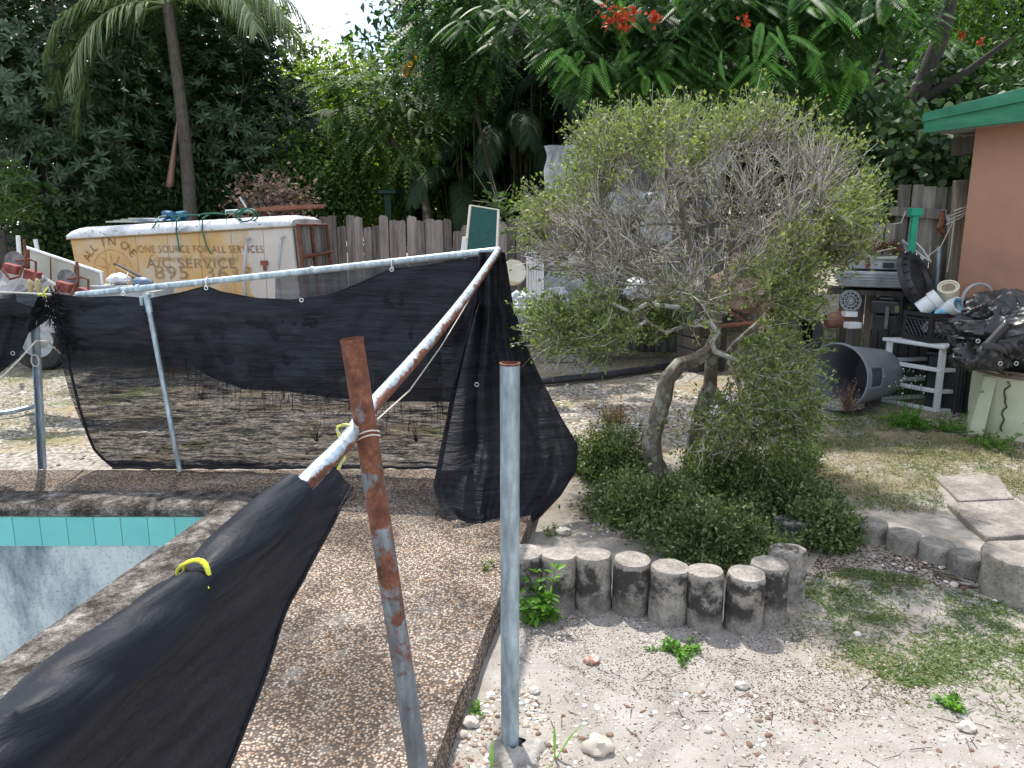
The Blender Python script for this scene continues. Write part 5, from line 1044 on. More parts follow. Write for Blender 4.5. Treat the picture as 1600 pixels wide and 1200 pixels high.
def fitting(c, ax_, r, L_, mat, lab, collar=True, ring_=None):
    ax_ = Vector(ax_).normalized(); Q_ = ax_.to_track_quat('Z', 'Y').to_matrix().to_4x4(); Rm = Matrix.Translation(c) @ Q_
    o = thing("pipe_fitting", lab, "pipe fitting", tuple(c), "pipe fittings in the crate"); mb = MB()
    mb.lathe([(r * .93, -L_ / 2), (r * .93, L_ * .12), (r * 1.08, L_ * .14), (r * 1.08, L_ / 2), (r * .9, L_ / 2), (r * .86, L_ * .1), (r * .8, -L_ * .3)], 28, Rm, cap0=True); mb.build("socket", mat, o)
    mb = MB(); mb.lathe([(r * .7, L_ / 2 - .03), (r * .7, L_ / 2 - .01), (r * .86, L_ / 2 - .012)], 28, Rm); mb.lathe([(.001, L_ * .1), (r * .86, L_ * .1)], 28, Rm); mb.build("inner_ring", ring_ or mat, o)
BLUEL = simple("sky_blue_primer", [(.3, (.15, .42, .62)), (.7, (.3, .58, .74))], 20, .5)
zc = cc_ + Vector((.05, 0, .265))
fitting(zc + Vector((-.17, -.04, .08)), (.55, -.25, .5), .085, .20, PVC, "white pipe elbow smeared with sky-blue primer, left in the crate"); fitting(zc + Vector((.02, .0, .14)), (-.35, -.5, .75), .085, .26, PVCC, "cream pipe socket tipped upwards, highest in the crate"); fitting(zc + Vector((-.04, -.15, .05)), (.30, -.75, .35), .072, .20, PVC, "small white pipe socket facing the camera with a blue ring", ring_=BLUEL)
mb = MB(); mb.box(zc + Vector((-.13, -.17, .0)), (.10, .06, .07), Matrix.Rotation(.5, 3, 'Y')); tag(mb.build("blue_rag", BLUEL, bevel=.02), "sky-blue smeared rag under the pipe fittings", "rag")
tag(blob(zc + Vector((.12, .05, .0)), (.16, .12, .05), 5, 24, .4).build("black_liner", BLACKP), "black plastic liner bulging from the crate beside the fittings", "liner")
mb = MB(); mb.tube([P01.lerp(P00, .35) + Vector((0, -.07, H)), P01.lerp(P00, .4) + Vector((0, -.08, .45)), P01.lerp(P00, .6) + Vector((0, -.08, .3)), P01.lerp(P00, .7) + Vector((0, -.03, .2))], .004, 5); tag(mb.build("thin_cord", ROPE), "thin grey cord dangling from the white stand", "cord")
# round mirror-like wheel near wall
mb = MB(); mb.tube([PY(1530, 468, 6.9) + Vector((.14 * math.cos(a), .02, .14 * math.sin(a))) for a in [k * math.pi / 12 for k in range(25)]], .014, 8); mb.tube([PY(1580, 480, 6.8) + Vector((.13 * math.cos(a), .02, .13 * math.sin(a))) for a in [k * math.pi / 12 for k in range(25)]], .012, 8); tag(mb.build("wheel_rims", ALU), "thin metal wheel rims behind the black tarp at the wall", "wheel rims")
mb = MB(); mb.tube([PY(1538, 500, 6.7), PY(1538, 466, 6.7)], [.02, .004], 6); tag(mb.build("rusty_spike", RUST), "rusty spike poking up left of the black tarp", "spike")
# cream drum with brown wire reel frame
dc = PZ(1600, 676, 0); dcx = Vector((PY(1612, 640, 6.15).x, 6.2, 0)); dr = thing("cream_drum", "pale yellow-green round tub with a crack down its side, right edge", "drum", tuple(dcx)); Rd = .43
mb = MB(); mb.lathe([(Rd * .97, 0), (Rd, .2), (Rd * 1.0, .50), (Rd * .97, .5), (Rd * .96, .44), (.001, .44)], 56, Matrix.Translation(dcx), jit=.01); mb.build("tub", CREAM, dr)
mb = MB(); mb.tube([dcx + Vector(((Rd + .004) * math.cos(a), (Rd + .004) * math.sin(a), z)) for a, z in [(rad(214 + 6 * nz(k * .6, 0, 0)), .48 - .035 * k) for k in range(13)]], .007, 5); mb.build("crack", DARKW, dr)
mb = MB(); q = dcx + Vector((-.40, -.08, .27)); mb.hexa([q + Vector(v_) for v_ in ((-.14, -.02, -.27), (-.06, -.10, -.27), (0, 0, -.27), (-.1, .1, -.27), (-.06, -.02, .22), (.0, -.09, .22), (.03, 0, .22), (-.03, .1, .22))]); mb.build("side_flange", CREAM, dr, smooth=False, bevel=.01)
rf_ = thing("wire_reel", "brown wire reel frame with curled feet on top of the cream tub", "reel", tuple(dcx + Vector((0, 0, .5)))); mb = MB()
for r_, z in ((Rd * 1.03, .515), (Rd * .98, .545)): mb.tube([dcx + Vector((r_ * math.cos(k * math.pi / 24), r_ * math.sin(k * math.pi / 24), z)) for k in range(49)], .012, 8)
mb.build("rim_wire", BROWNW, rf_)
for k in range(6):
    a = rad(200 + k * 28); mb = MB(); mb.tube([dcx + Vector((r_ * math.cos(a + da), r_ * math.sin(a + da), z)) for r_, da, z in ((.04, 0, .74), (.10, 0, .75), (.25, .02, .62), (.35, .05, .53), (.38, .1, .5), (.34, .16, .49), (.31, .1, .52))], .011, 8); mb.build("spoke_wire", BROWNW, rf_)
mb = MB(); mb.tube([dcx + Vector((0, 0, .45)), dcx + Vector((0, 0, .8))], .035, 14); mb.build("hub_post", BROWNW, rf_)
# crumpled black tarp draped on it
tp = thing("black_tarp", "glossy crumpled black tarp heaped over reel and tub at the right edge", "tarp", tuple(dcx + Vector((-.05, .1, .7))))
def crump(c, size, seed, n=110):
    mb_ = MB(); V = []; m_ = n // 2
    for j in range(m_ + 1):
        th = math.pi * j / m_
        for i in range(n):
            ph = 2 * math.pi * i / n; d_ = Vector((math.sin(th) * math.cos(ph), math.sin(th) * math.sin(ph), math.cos(th)))
            k_ = 1 + .38 * mnoise.noise(d_ * 1.5 + Vector((seed, 0, 0)))
            w_ = Vector((mnoise.noise(d_ * 2 + Vector((seed, 9, 0))), mnoise.noise(d_ * 2 + Vector((seed, 0, 9))), mnoise.noise(d_ * 2 + Vector((9, seed, 0))))) * .9; e_ = d_ + w_
            k_ += .34 * (.30 - abs(mnoise.noise(Vector((e_.x * 2.8 + seed, e_.y * 2.8, e_.z * .7))))) + .05 * (.3 - abs(mnoise.noise(Vector((e_.x * 4, e_.y * 4 + seed, e_.z * 3)))))
            V.append(Vector(c) + Vector((d_.x * size[0], d_.y * size[1], d_.z * size[2])) * k_)
    mb_.add(V, [(j * n + i, (j + 1) * n + i, (j + 1) * n + (i + 1) % n, j * n + (i + 1) % n) for j in range(m_) for i in range(n)]); return mb_
tcx = PY(1575, 517, 6.1)
crump(tcx, (.43, .33, .27), 4, 150).build("tarp_heap", TARP, tp)
crump(PY(1532, 552, 5.95), (.20, .15, .15), 11, 90).build("tarp_fold", TARP, tp); crump(PY(1640, 540, 6.0), (.35, .25, .25), 15, 70).build("tarp_fold", TARP, tp)
mb = MB()
mb.grid(lambda s, t: PY(lerp(1525, 1572, s) + 8 * t, lerp(548, 498, s) + 14 * t, 5.76 - .02 * math.sin(t * 3)), 10, 3); mb.grid(lambda s, t: PY(lerp(1535, 1575, s), lerp(536, 545, s) + 12 * t - 5 * math.sin(s * 3), 5.74), 10, 3); mb.build("strap", TARP, tp, thick=.006)
for x, y in ((1528, 533), (1563, 568), (1588, 568)): mb = MB(); q = PY(x, y, 5.72); mb.tube([q + Vector((.014 * math.cos(a), 0, .014 * math.sin(a))) for a in [k * .45 for k in range(15)]], .004, 6); mb.build("eyelet", ALU, tp)
mb = MB(); q = PY(1500, 600, 6.95); mb.box((q.x, q.y, .26), (.5, .35, .52), Matrix.Rotation(rad(-40), 3, 'Z')); mb.box((q.x, q.y, .535), (.54, .39, .03), Matrix.Rotation(rad(-40), 3, 'Z'))
for k in range(6): mb.box((q.x - .2 + .06 * k, q.y - .30 + .05 * k, .26), (.02, .03, .46), Matrix.Rotation(rad(-40), 3, 'Z'))
tag(mb.build("black_tub", BLACKP, smooth=False, bevel=.01), "black tub in the shade between white stand, house wall and cream drum", "tub")
for i, (x, y, Y, sx, sy, sz, rz, mt_, lab) in enumerate([(1100, 470, 9.0, .45, .35, .55, 20, DARKW, "dark tall crate low behind the tree's right limb"), (880, 470, 9.6, .6, .3, .45, 5, SLABF, "grey dusty crate at the left foot of the shed")]):
    mb = MB(); q = PY(x, y, Y); Rz = Matrix.Rotation(rad(rz), 3, 'Z')
    for k in range(4): mb.box((q.x, q.y, sz * (k + .5) / 4), (sx, sy, sz / 4 - .012), Rz)
    for ex in (-1, 1): mb.box(Vector((q.x, q.y, sz / 2)) + Rz @ Vector((ex * sx * .4, -sy / 2 - .01, 0)), (.05, .02, sz), Rz)
    tag(mb.build("wooden_crate", mt_, smooth=False, bevel=.004), lab, "crate", "crates by the shed")
# things low behind the tree on the right
mb = MB(); mb.box(PY(1195, 535, 6.6), (.12, .08, .07), Matrix.Rotation(.3, 3, 'Z')); tag(mb.build("blue_grey_box", simple("blue_grey", [(.3, (.18, .24, .28)), (.7, (.28, .34, .38))], 7, .6), bevel=.01), "small blue-grey plastic box low behind the tree", "box")
mb = MB(); Rm = Matrix.Translation(PY(1245, 520, 7.2)) @ Matrix.Rotation(rad(75), 4, 'X') @ Matrix.Rotation(rad(20), 4, 'Y'); mb.lathe([(.12, -.08), (.24, -.09), (.27, -.05), (.28, 0), (.27, .05), (.24, .09), (.12, .08)], 30, Rm); tag(mb.build("old_tyre", TYRE), "black tyre standing behind the right of the tree", "tyre")
mb = MB(); mb.tube([PY(1120, 510, 6.8), PY(1180, 505, 6.8), PY(1215, 525, 6.9)], .02, 8); mb.tube([PY(1130, 480, 7.0), PY(1190, 520, 7.0)], .014, 6); tag(mb.build("rusty_pipes", RUST), "rusty bent pipes low behind the tree trunk", "pipes")
mb = MB(); mb.grid(lambda s, t: PY(1110 + 30 * s, 625 + 25 * t - 14 * s + 6 * math.sin(s * 3), 5.9 - .1 * t), 6, 4); tag(mb.build("white_wire_tray", WHITEP, thick=.01), "small white curved tray lying left of the low branches", "tray")
# ================================================================ VEGETATION
def grow(seeds, A, step=.06, kill=.10, infl=.9, iters=90):
    """space colonisation: returns node positions, parents"""
    pos, par = [], []
    for poly in seeds:
        prev = poly[0] if isinstance(poly[0], int) else -1
        for q in poly[1:] if isinstance(poly[0], int) else poly:
            pos.append(np.array(q, float)); par.append(prev); prev = len(pos) - 1
    A = A.copy(); P = np.array(pos)
    for _ in range(iters):
        if len(A) == 0: break
        d = np.linalg.norm(A[:, None] - P[None], axis=2); near = d.argmin(1); dm = d.min(1)
        A = A[dm > kill]; near = near[dm > kill]; dm2 = dm[dm > kill]
        ok = dm2 < infl
        if not ok.any(): break
        new, newp = [], []
        for n in np.unique(near[ok]):
            v = A[ok & (near == n)] - P[n]; v = unit(v).sum(0) + RNG.normal(size=3) * .25; v /= np.linalg.norm(v) + 1e-9
            q = P[n] + v * step
            if np.linalg.norm(P - q, axis=1).min() > step * .35: new.append(q); newp.append(n)
        if not new: break
        P = np.concatenate([P, np.array(new)]); par += newp
    return P, np.array(par)
def tree_mesh(P, par, r_tip, power=2.3, rmax=.09, rmin=()):
    n = len(P); cnt = np.zeros(n); kids = [[] for _ in range(n)]
    for i, p_ in enumerate(par):
        if p_ >= 0: kids[p_].append(i)
    order = np.argsort(-np.arange(n)); acc = np.zeros(n)
    for i in range(n - 1, -1, -1):
        if not kids[i]: acc[i] = r_tip ** power
        else: acc[i] = sum(acc[k] for k in kids[i])
    R = np.minimum(acc ** (1 / power), rmax)
    for i_, v_ in enumerate(rmin): R[i_] = max(R[i_], v_)
    mb = MB(); thin_a, thin_b, ra, rb = [], [], [], []
    # chains
    start = [i for i in range(n) if par[i] < 0] 
    stack = [(s, [s]) for s in start]
    while stack:
        i, chain = stack.pop()
        while kids[i]:
            ks = sorted(kids[i], key=lambda k: -R[k])
            for k in ks[1:]: stack.append((k, [i, k]))
            i = ks[0]; chain.append(i)
        if len(chain) < 2: continue
        rs = [R[c] for c in chain]
        if chain[0] != start[0] and len(chain) > 1: rs[0] = rs[1]
        if max(rs) > .008: mb.tube([Vector(P[c]) for c in chain], rs, 9 if max(rs) > .02 else 5, rfn=lambda a, k: 1 + .12 * nz(a * .3, k * 1.1, 2))
        else:
            for a, b in zip(chain, chain[1:]): thin_a.append(P[a]); thin_b.append(P[b]); ra.append(R[a]); rb.append(R[b])
    return mb, (np.array(thin_a), np.array(thin_b), np.array(ra), np.array(rb)), R, kids

# ---- the twiggy small-leaved tree in the middle
def in_poly(x, y, poly):
    c = False; j = len(poly) - 1
    for i in range(len(poly)):
        xi, yi = poly[i]; xj, yj = poly[j]
        if (yi > y) != (yj > y) and x < (xj - xi) * (y - yi) / (yj - yi) + xi: c = not c
        j = i
    return c
def main_tree():
    base = PZ(1035, 752, .06); Yb = base.y
    t = thing("twiggy_tree", "gnarled small-leaved tree with bare grey twigs and a wide domed crown inside the log edging", "tree", tuple(base))
    def q(x, y, dy=0): return PY(x, y, Yb + dy)
    trunk = [q(1035, 765), q(1022, 730), q(1018, 690), q(1027, 655), q(1038, 620), q(1043, 592), q(1062, 570), q(1085, 563, .02), q(1108, 548, .04), q(1120, 520, .05), q(1118, 490, .06)]
    seeds = [trunk]
    def br(i, pts): seeds.append([i] + pts)
    br(9, [q(1100, 480, -.05), q(1060, 450, -.10), q(1010, 425, -.15), q(960, 400, -.2), q(900, 385, -.2)])      # 11..15
    br(10, [q(1140, 455, .1), q(1165, 410, .15), q(1195, 370, .2), q(1240, 340, .2), q(1290, 300, .2)])            # 16..20
    br(10, [q(1105, 440, .1), q(1085, 400, .15), q(1070, 350, .15), q(1060, 290, .1)])                              # 21..24
    br(8, [q(1135, 555, -.1), q(1150, 535, -.2), q(1190, 500, -.2), q(1230, 450, -.15), q(1270, 410, -.1), q(1310, 370, 0)])  # 25..30
    br(9, [q(1095, 500, -.15), q(1040, 520, -.25), q(1000, 495, -.3), q(950, 490, -.3), q(900, 500, -.3)])
    br(25, [q(1150, 590, -.3), q(1165, 630, -.35), q(1150, 680, -.4)])
    c0 = PY(1095, 385, Yb + .05); A = []
    ENV = [(828, 360), (845, 300), (900, 262), (925, 215), (985, 198), (1060, 180), (1100, 198), (1118, 235), (1140, 192), (1220, 196), (1250, 225), (1305, 215), (1325, 265), (1352, 290), (1335, 350), (1270, 420), (1215, 480), (1080, 480), (960, 455), (870, 430), (835, 400)]
    while len(A) < 1500:
        d = rvec(1)[0]; r_ = RNG.uniform(.35, 1) ** .45; p_ = np.array([c0.x + d[0] * 1.15 * r_, c0.y + d[1] * .95 * r_, c0.z + d[2] * .85 * r_])
        px_, py_ = PX(p_)
        if p_[2] < c0.z - .15 and r_ < .7: continue
        if p_[2] < c0.z - .55: continue
        if not in_poly(px_, py_, ENV): continue
        if nz(p_[0], p_[1], p_[2], 2.4) < -.06: continue
        A.append(p_)
    # hanging leafy curtains
    for cx_, cy_, rx, ry, dy, n_ in ((915, 510, 85, 42, -.45, 120), (1185, 640, 72, 85, -.35, 220), (1275, 370, 65, 65, -.35, 180), (1215, 455, 42, 50, -.4, 80), (1190, 555, 45, 35, -.3, 70), (1120, 700, 60, 40, -.45, 70)):
        for _ in range(n_):
            a = RNG.uniform(0, 6.28); k = RNG.uniform(0, 1) ** .5; A.append(np.array(PY(cx_ + rx * k * math.cos(a), cy_ + ry * k * math.sin(a), Yb + dy + RNG.uniform(-.25, .25))))
    P, par = grow(seeds, np.array(A), .055, .085, 1.4, 110)
    mb, (ta, tb2_, ra, rb), R, kids = tree_mesh(P, par, .0026, 2.2, .06, rmin=[.075, .068, .063, .058, .055, .052, .05, .046, .04, .033, .03])
    mb.tube([q(1035, 775), q(1030, 750), q(1022, 722)], [.13, .10, .062], 14, rfn=lambda a, k: 1 + .25 * nz(k * .9, a, 7))   # root flare
    mb.tube([q(1048, 748, -.06), q(1044, 735, -.085)], [.035, .03], 10)
    mb.build("trunk", BARKG, t, origin=tuple(base))
    mb2 = MB()   # second darker stem behind
    mb2.tube([q(1085, 770, .2), q(1078, 740, .2), q(1085, 690, .22), q(1095, 640, .2), q(1110, 600, .15), q(1112, 560, .08), q(1118, 530, .05)], [.075, .06, .055, .052, .045, .04, .03], 12, rfn=lambda a, k: 1 + .2 * nz(k * .9, a, 3))
    mb2.tube([q(1110, 606, .1), q(1128, 628, 0), q(1148, 640, -.05)], [.03, .03, .027], 10)
    mb2.build("second_stem", BARKG, t, origin=tuple(base))
    # whitish drooping dead branch
    mb3 = MB(); mb3.tube([q(1108, 500, -.35), q(1122, 520, -.4), q(1112, 535, -.42), q(1118, 550, -.42), q(1150, 562, -.45), q(1180, 556, -.45), q(1190, 575, -.45), q(1175, 605, -.45)], [.012, .014, .015, .015, .013, .012, .009, .006], 8)
    mb3.tube([q(1060, 480, -.2), q(1010, 475, -.5), q(985, 488, -.55), q(950, 470, -.6), q(920, 480, -.6)], [.014, .012, .011, .008, .004], 7); mb3.tube([q(1010, 500, -.3), q(985, 520, -.5), q(960, 520, -.55), q(940, 540, -.6)], [.01, .009, .008, .004], 7)
    mb3.build("dead_branch", simple("lichen_bark", [(.3, (.2, .19, .17)), (.6, (.42, .43, .40)), (.8, (.56, .57, .53))], 25, .95, .5), t, origin=tuple(base))
    # twigs from every thin node
    thin = np.where(R < .014)[0]; thin = thin[P[thin][:, 2] > .5]
    dirs = np.zeros_like(P); 
    for i, p_ in enumerate(par):
        if p_ >= 0: dirs[i] = P[i] - P[p_]
    dirs = unit(dirs); cen = np.array([c0.x, c0.y, c0.z - .35])
    parts = [sticks(ta, tb2_, np.maximum(ra, .002), np.maximum(rb, .0018))]
    tips, tipd = [], []
    K = 4
    for rep in range(K):
        n_ = len(thin); b = P[thin]; o_ = unit(b - cen)
        D = unit(dirs[thin] * .7 + o_ * .9 + rvec(n_) * .75 + np.array([0, 0, .25])); L_ = RNG.uniform(.06, .20, (n_, 1)); e = b + D * L_
        D2 = unit(D + rvec(n_) * .35 + np.array([0, 0, .1])); L2 = RNG.uniform(.04, .12, (n_, 1)); e2 = e + D2 * L2
        parts.append(sticks(b, e, .0025, .0018)); parts.append(sticks(e, e2, .0018, .0011))
        D3 = unit(D + rvec(n_) * .8); m3 = b + D * L_ * .6; e3 = m3 + D3 * L2; parts.append(sticks(m3, e3, .0017, .0011))
        for S0, S1 in ((b, e), (e, e2), (m3, e3)): tips.append(S0 + (S1 - S0) * RNG.uniform(.2, 1, (n_, 1))); tipd.append(S1 - S0); tips.append(S1); tipd.append(S1 - S0); tips.append(S0 + (S1 - S0) * RNG.uniform(.5, 1, (n_, 1))); tipd.append(S1 - S0)
    V, F = cat(parts); npmesh("twigs", V, F, TWIG, t, origin=tuple(base))
    T_ = np.concatenate(tips); TD = unit(np.concatenate(tipd))
    # leafiness: yellow-green rim above, curtains below right, bare grey middle
    r = np.sqrt((((T_ - np.array(c0)) / np.array([1.30, 1.15, .92])) ** 2).sum(1))
    f = np.zeros(len(T_)); dd_ = T_[:, 1] * CP - (T_[:, 2] - CAM_Z) * SP; uu = T_[:, 1] * SP + (T_[:, 2] - CAM_Z) * CP; px_ = 800 + F_PX * T_[:, 0] / dd_; py_ = 600 - F_PX * uu / dd_
    def blobf(cx_, cy_, rx, ry, k): return k * np.exp(-(((px_ - cx_) / rx) ** 2 + ((py_ - cy_) / ry) ** 2))
    f += np.clip((r - .78) * 2.0, 0, .45)
    for b_ in ((1010, 215, 110, 55, .7), (830, 340, 50, 60, .8), (900, 290, 70, 50, .3), (915, 505, 95, 55, 1.2), (1190, 640, 95, 100, 1.2), (1290, 420, 110, 100, 1.1), (1370, 300, 60, 50, .6), (1060, 470, 60, 40, .4), (1215, 480, 80, 70, .7), (1160, 170, 60, 30, .5), (1310, 200, 50, 30, .6)): f += blobf(*b_)
    f -= blobf(1210, 265, 110, 55, .75) + blobf(970, 390, 130, 60, .8) + blobf(1110, 360, 110, 100, .6)
    nn = np.array([nz(a[0], a[1], a[2], 3.1) for a in T_]); f += nn * 1.1
    keep = RNG.uniform(0, 1, len(T_)) < np.clip(f, .03, 1.0); T2, D2 = T_[keep], TD[keep]; py2 = py_[keep]; px2 = px_[keep]
    reps = []
    for _ in range(2): reps.append((T2 + rvec(len(T2)) * .018, unit(D2 * .5 + rvec(len(T2)) + np.array([0, 0, .25]))))
    B = np.concatenate([a for a, _ in reps]); D = np.concatenate([d for _, d in reps]); N = rvec(len(B)) + np.array([0, 0, .7])
    V, F = leaves(B, D, N, RNG.uniform(.015, .036, len(B)), RNG.uniform(.010, .021, len(B))); lower = (np.concatenate([py2] * 3) > 400)
    idx = np.where(~lower)[0]; fi = np.isin(F[:, 0] // 4, idx)
    for nm, sel, mt in (("upper_foliage", fi, L_BOX), ("lower_foliage", ~fi, L_BOX2)):
        Fs = F[sel]; u_, inv = np.unique(Fs, return_inverse=True); npmesh(nm, V[u_], inv.reshape(Fs.shape), mt, t, origin=tuple(base))
    print("tree nodes", len(P), "tips", len(T_), "leaves", len(B))
main_tree()

# ---- fine-leaved shrubs at its foot
def fine_shrub(name, label, cx, cy, Y, rx, ry, rz, n, mat, L=.03, group=None, catg="shrub", stem=L_JUN, lw=.5):
    c = PY(cx, cy, Y); base = (c.x, c.y, max(0, c.z - rz)); t = thing(name, label, catg, base, group)
    g = np.array([c.x, c.y, base[2]]); nst = n // 26
    d = rvec(nst); d[:, 2] = np.abs(d[:, 2]) * .9 + .05; d = unit(d); ln = RNG.uniform(.55, 1.08, (nst, 1)); lump = np.array([1 + .35 * nz(a[0], a[1], a[2], 2.4) for a in d]).reshape(-1, 1)
    tip = g + d * np.array([rx, ry, rz * 1.9]) * ln * lump; root = g + rvec(nst) * np.array([rx, ry, .02]) * .3
    mid = (root + tip) / 2 + rvec(nst) * .04 + np.array([0, 0, .04])
    V, F = cat([sticks(root, mid, .0035, .0022), sticks(mid, tip, .0022, .001)]); npmesh("stems", V, F, stem, t)
    k = RNG.uniform(.35, 1.05, (nst, 26, 1)) ** .7
    pts = (root[:, None] * (1 - k) ** 2 + mid[:, None] * 2 * k * (1 - k) + tip[:, None] * k ** 2).reshape(-1, 3) + RNG.normal(size=(nst * 26, 3)) * .022
    D = unit(np.repeat(d, 26, 0) * .6 + rvec(len(pts)) + np.array([0, 0, .2])); N = rvec(len(pts)) + np.array([0, 0, .6])
    V, F = leaves(pts, D, N, RNG.uniform(.6, 1.2, len(pts)) * L, RNG.uniform(.7, 1.2, len(pts)) * L * lw); npmesh("foliage", V, F, mat, t); return t
gs = "fine-leaved shrubs at the foot of the twiggy tree"
fine_shrub("low_shrub", "fine dark shrub left of the gnarled trunk, against the black drape", 955, 705, 4.9, .30, .28, .20, 10000, L_JUN, group=gs)
fine_shrub("low_shrub", "fine olive shrub in front of the gnarled trunk spreading to the left logs", 1010, 790, 4.2, .42, .34, .15, 11000, L_JUN, group=gs)
fine_shrub("low_shrub", "fine green shrub directly behind the middle logs, yellowish tips", 1115, 850, 3.72, .42, .30, .16, 10000, L_JUN, group=gs)
fine_shrub("low_shrub", "dark fine shrub filling the bend of the log row, half covering a log", 1215, 780, 4.3, .42, .34, .18, 11000, L_JUN, group=gs)
fine_shrub("low_shrub", "feathery shrub tip spilling out right between the two log rows", 1285, 840, 3.88, .22, .20, .14, 6000, L_JUN, group=gs)
fine_shrub("low_shrub", "leafy mid-green shrub to the right of the trunk under the branches", 1135, 725, 4.6, .34, .28, .20, 10000, L_BOX2, .026, gs, lw=.6)
fine_shrub("low_shrub", "wispy shrub on the far side of the trunk by the black pipe", 960, 640, 5.7, .18, .18, .12, 1200, L_DEAD, .018, gs)
fine_shrub("low_shrub", "small bright leafy shrub right of the hanging branches near the trash can", 1235, 690, 5.2, .22, .2, .18, 5000, L_BOX2, .024, gs, lw=.6)

fine_shrub("low_shrub", "leafy shrub in shadow along the foot of the shed", 960, 480, 9.6, 1.3, .4, .42, 9000, L_BOX2, .05, gs, lw=.6)
# ---- weeds with broader leaves
def weed(label, cx, cy, r, n, L, h=.1, mat=None, name="weed", Wk=.45, z0=.0, group="green weeds", Y=None):
    c = PZ(cx, cy, z0); c.z += GH(c.x, c.y) if z0 == 0 else 0; t = thing(name, label, "weed", tuple(c), group); ns = max(5, n // 14)
    d = rvec(ns); d[:, 2] = np.abs(d[:, 2]) + .15; root = np.array(c) + RNG.normal(size=(ns, 3)) * np.array([r * .15, r * .15, 0]); tip = root + unit(d) * np.array([r, r, h]) * RNG.uniform(.5, 1.1, (ns, 1))
    V, F = sticks(root, tip, .0025, .0012); npmesh("stems", V, F, L_WEED, t)
    k = RNG.uniform(.25, 1.05, (ns, 14, 1)); pts = (root[:, None] * (1 - k) + tip[:, None] * k).reshape(-1, 3) + rvec(ns * 14) * .008
    D = unit(np.repeat(d, 14, 0) * .5 + rvec(len(pts)) * np.array([1, 1, .5])); N = rvec(len(pts)) * .6 + np.array([0, 0, 1])
    LL = RNG.uniform(.6, 1.2, len(pts)) * L; V, F = ovals(pts, D, N, LL, LL * Wk * 1.1); npmesh("leaves", V, F, mat or L_WEED, t)
weed("bright green weed climbing the logs just right of the bare post", 850, 960, .13, 260, .045, .30, z0=0)
weed("lower leaves of bright weed at the foot of the bare post's log", 822, 975, .06, 90, .04, .16)
weed("low bright green weed alone on the sand in front of the logs", 1060, 1022, .11, 240, .026, .05)
weed("small pale weed on the sand behind the logs by the drape", 868, 838, .10, 110, .02, .10, L_BOX)
weed("small yellowish weed at the deck edge left of the bare post", 768, 905, .07, 90, .025, .10, L_BOX, z0=.05)
weed("tiny weed at the deck edge low beside the footing", 748, 1115, .05, 50, .016, .03)
weed("weed rosette at the lower tip of the grass patch", 1490, 1108, .06, 60, .03, .04)
weed("weed sprig at the foot of the prop pole", 283, 733, .06, 50, .02, .07, z0=.09)
def blade_plant(label, spec):
    mb_ = MB(); c = None
    for (x0_, y0_, x1_, y1_, w_) in spec:
        a = PZ(x0_, min(y0_, 1260), 0); b = PY(x1_, y1_, a.y - .02); mid = a.lerp(b, .5) + Vector((0, 0, .015)); s_ = Vector((w_, .004, 0))
        mb_.add([a - s_ * .5, a + s_ * .5, mid - s_, mid + s_, b], [(0, 1, 3, 2), (2, 3, 4)])
    tag(mb_.build("grass_blade", L_POIB, smooth=False), label, "weed")
blade_plant("broad green and yellow grass blades right of the footing", [(868, 1186, 920, 1122, .006), (867, 1186, 866, 1130, .005)])
blade_plant("dark broad grass blades at the bottom edge under the bare post", [(768, 1225, 769, 1150, .005), (735, 1230, 733, 1192, .004), (850, 1230, 862, 1190, .005)])
weed("white-flowered weeds in front of the trash can and white stand", 1420, 665, .32, 900, .03, .20, L_WEED)
weed("loose weeds growing around the base of the black trunk", 1300, 560, .35, 800, .032, .28, L_WEED); weed("bushy weeds above the trash can under the fan", 1318, 548, .38, 900, .035, .34, L_WEED); weed("tall weeds between trunk and fan", 1345, 530, .25, 500, .03, .30, L_WEED)
weed("weeds between the trunk and the white stand", 1405, 600, .22, 400, .03, .32, L_WEED); weed("leafy weeds right in front of the white stand", 1480, 672, .25, 500, .03, .15, L_WEED); weed("weeds hugging the base of the cream tub", 1560, 700, .25, 400, .03, .14, L_WEED)
weed("weeds under the white stand", 1450, 625, .18, 200, .028, .2, L_WEED)
P_, Q_ = [], []
for _ in range(60):
    q = PZ(1322 + rnd(1, -4, 4)[0], 650, 0); a = np.array(q); h_ = rnd(1, .1, .34)[0]; P_.append(np.array([q.x, q.y, h_ * .3])); Q_.append(np.array([q.x + rnd(1, -.09, .09)[0], q.y + rnd(1, -.06, .06)[0], h_]))
V, F = cat([sticks(np.array(P_), np.array(Q_), .003, .0015), leaves(np.array(Q_), rvec(60), rvec(60), .03, .012)]); tag(npmesh("dead_weed", V, F, L_DEAD), "dry reddish-brown weed standing before the trash can mouth", "weed")
P_ = np.array([PZ(rnd(1, 1380, 1440)[0], rnd(1, 610, 660)[0], 0) for _ in range(60)]); Q_ = P_ + np.stack([rnd(60, -.05, .05), rnd(60, -.05, .05), rnd(60, .2, .42)], 1)
V, F = sticks(P_, Q_, .0014, .001); sh_ = thing("seed_weed", "x", "weed", tuple(P_[0])); npmesh("stalks", V, F, L_WEED, sh_); V, F = leaves(np.repeat(Q_, 3, 0), rvec(180), rvec(180), .014, .012); npmesh("seed_heads", V, F, WHITEP, sh_); tag(sh_, "pale dotted seed heads on thin stalks before the white stand", "weed")

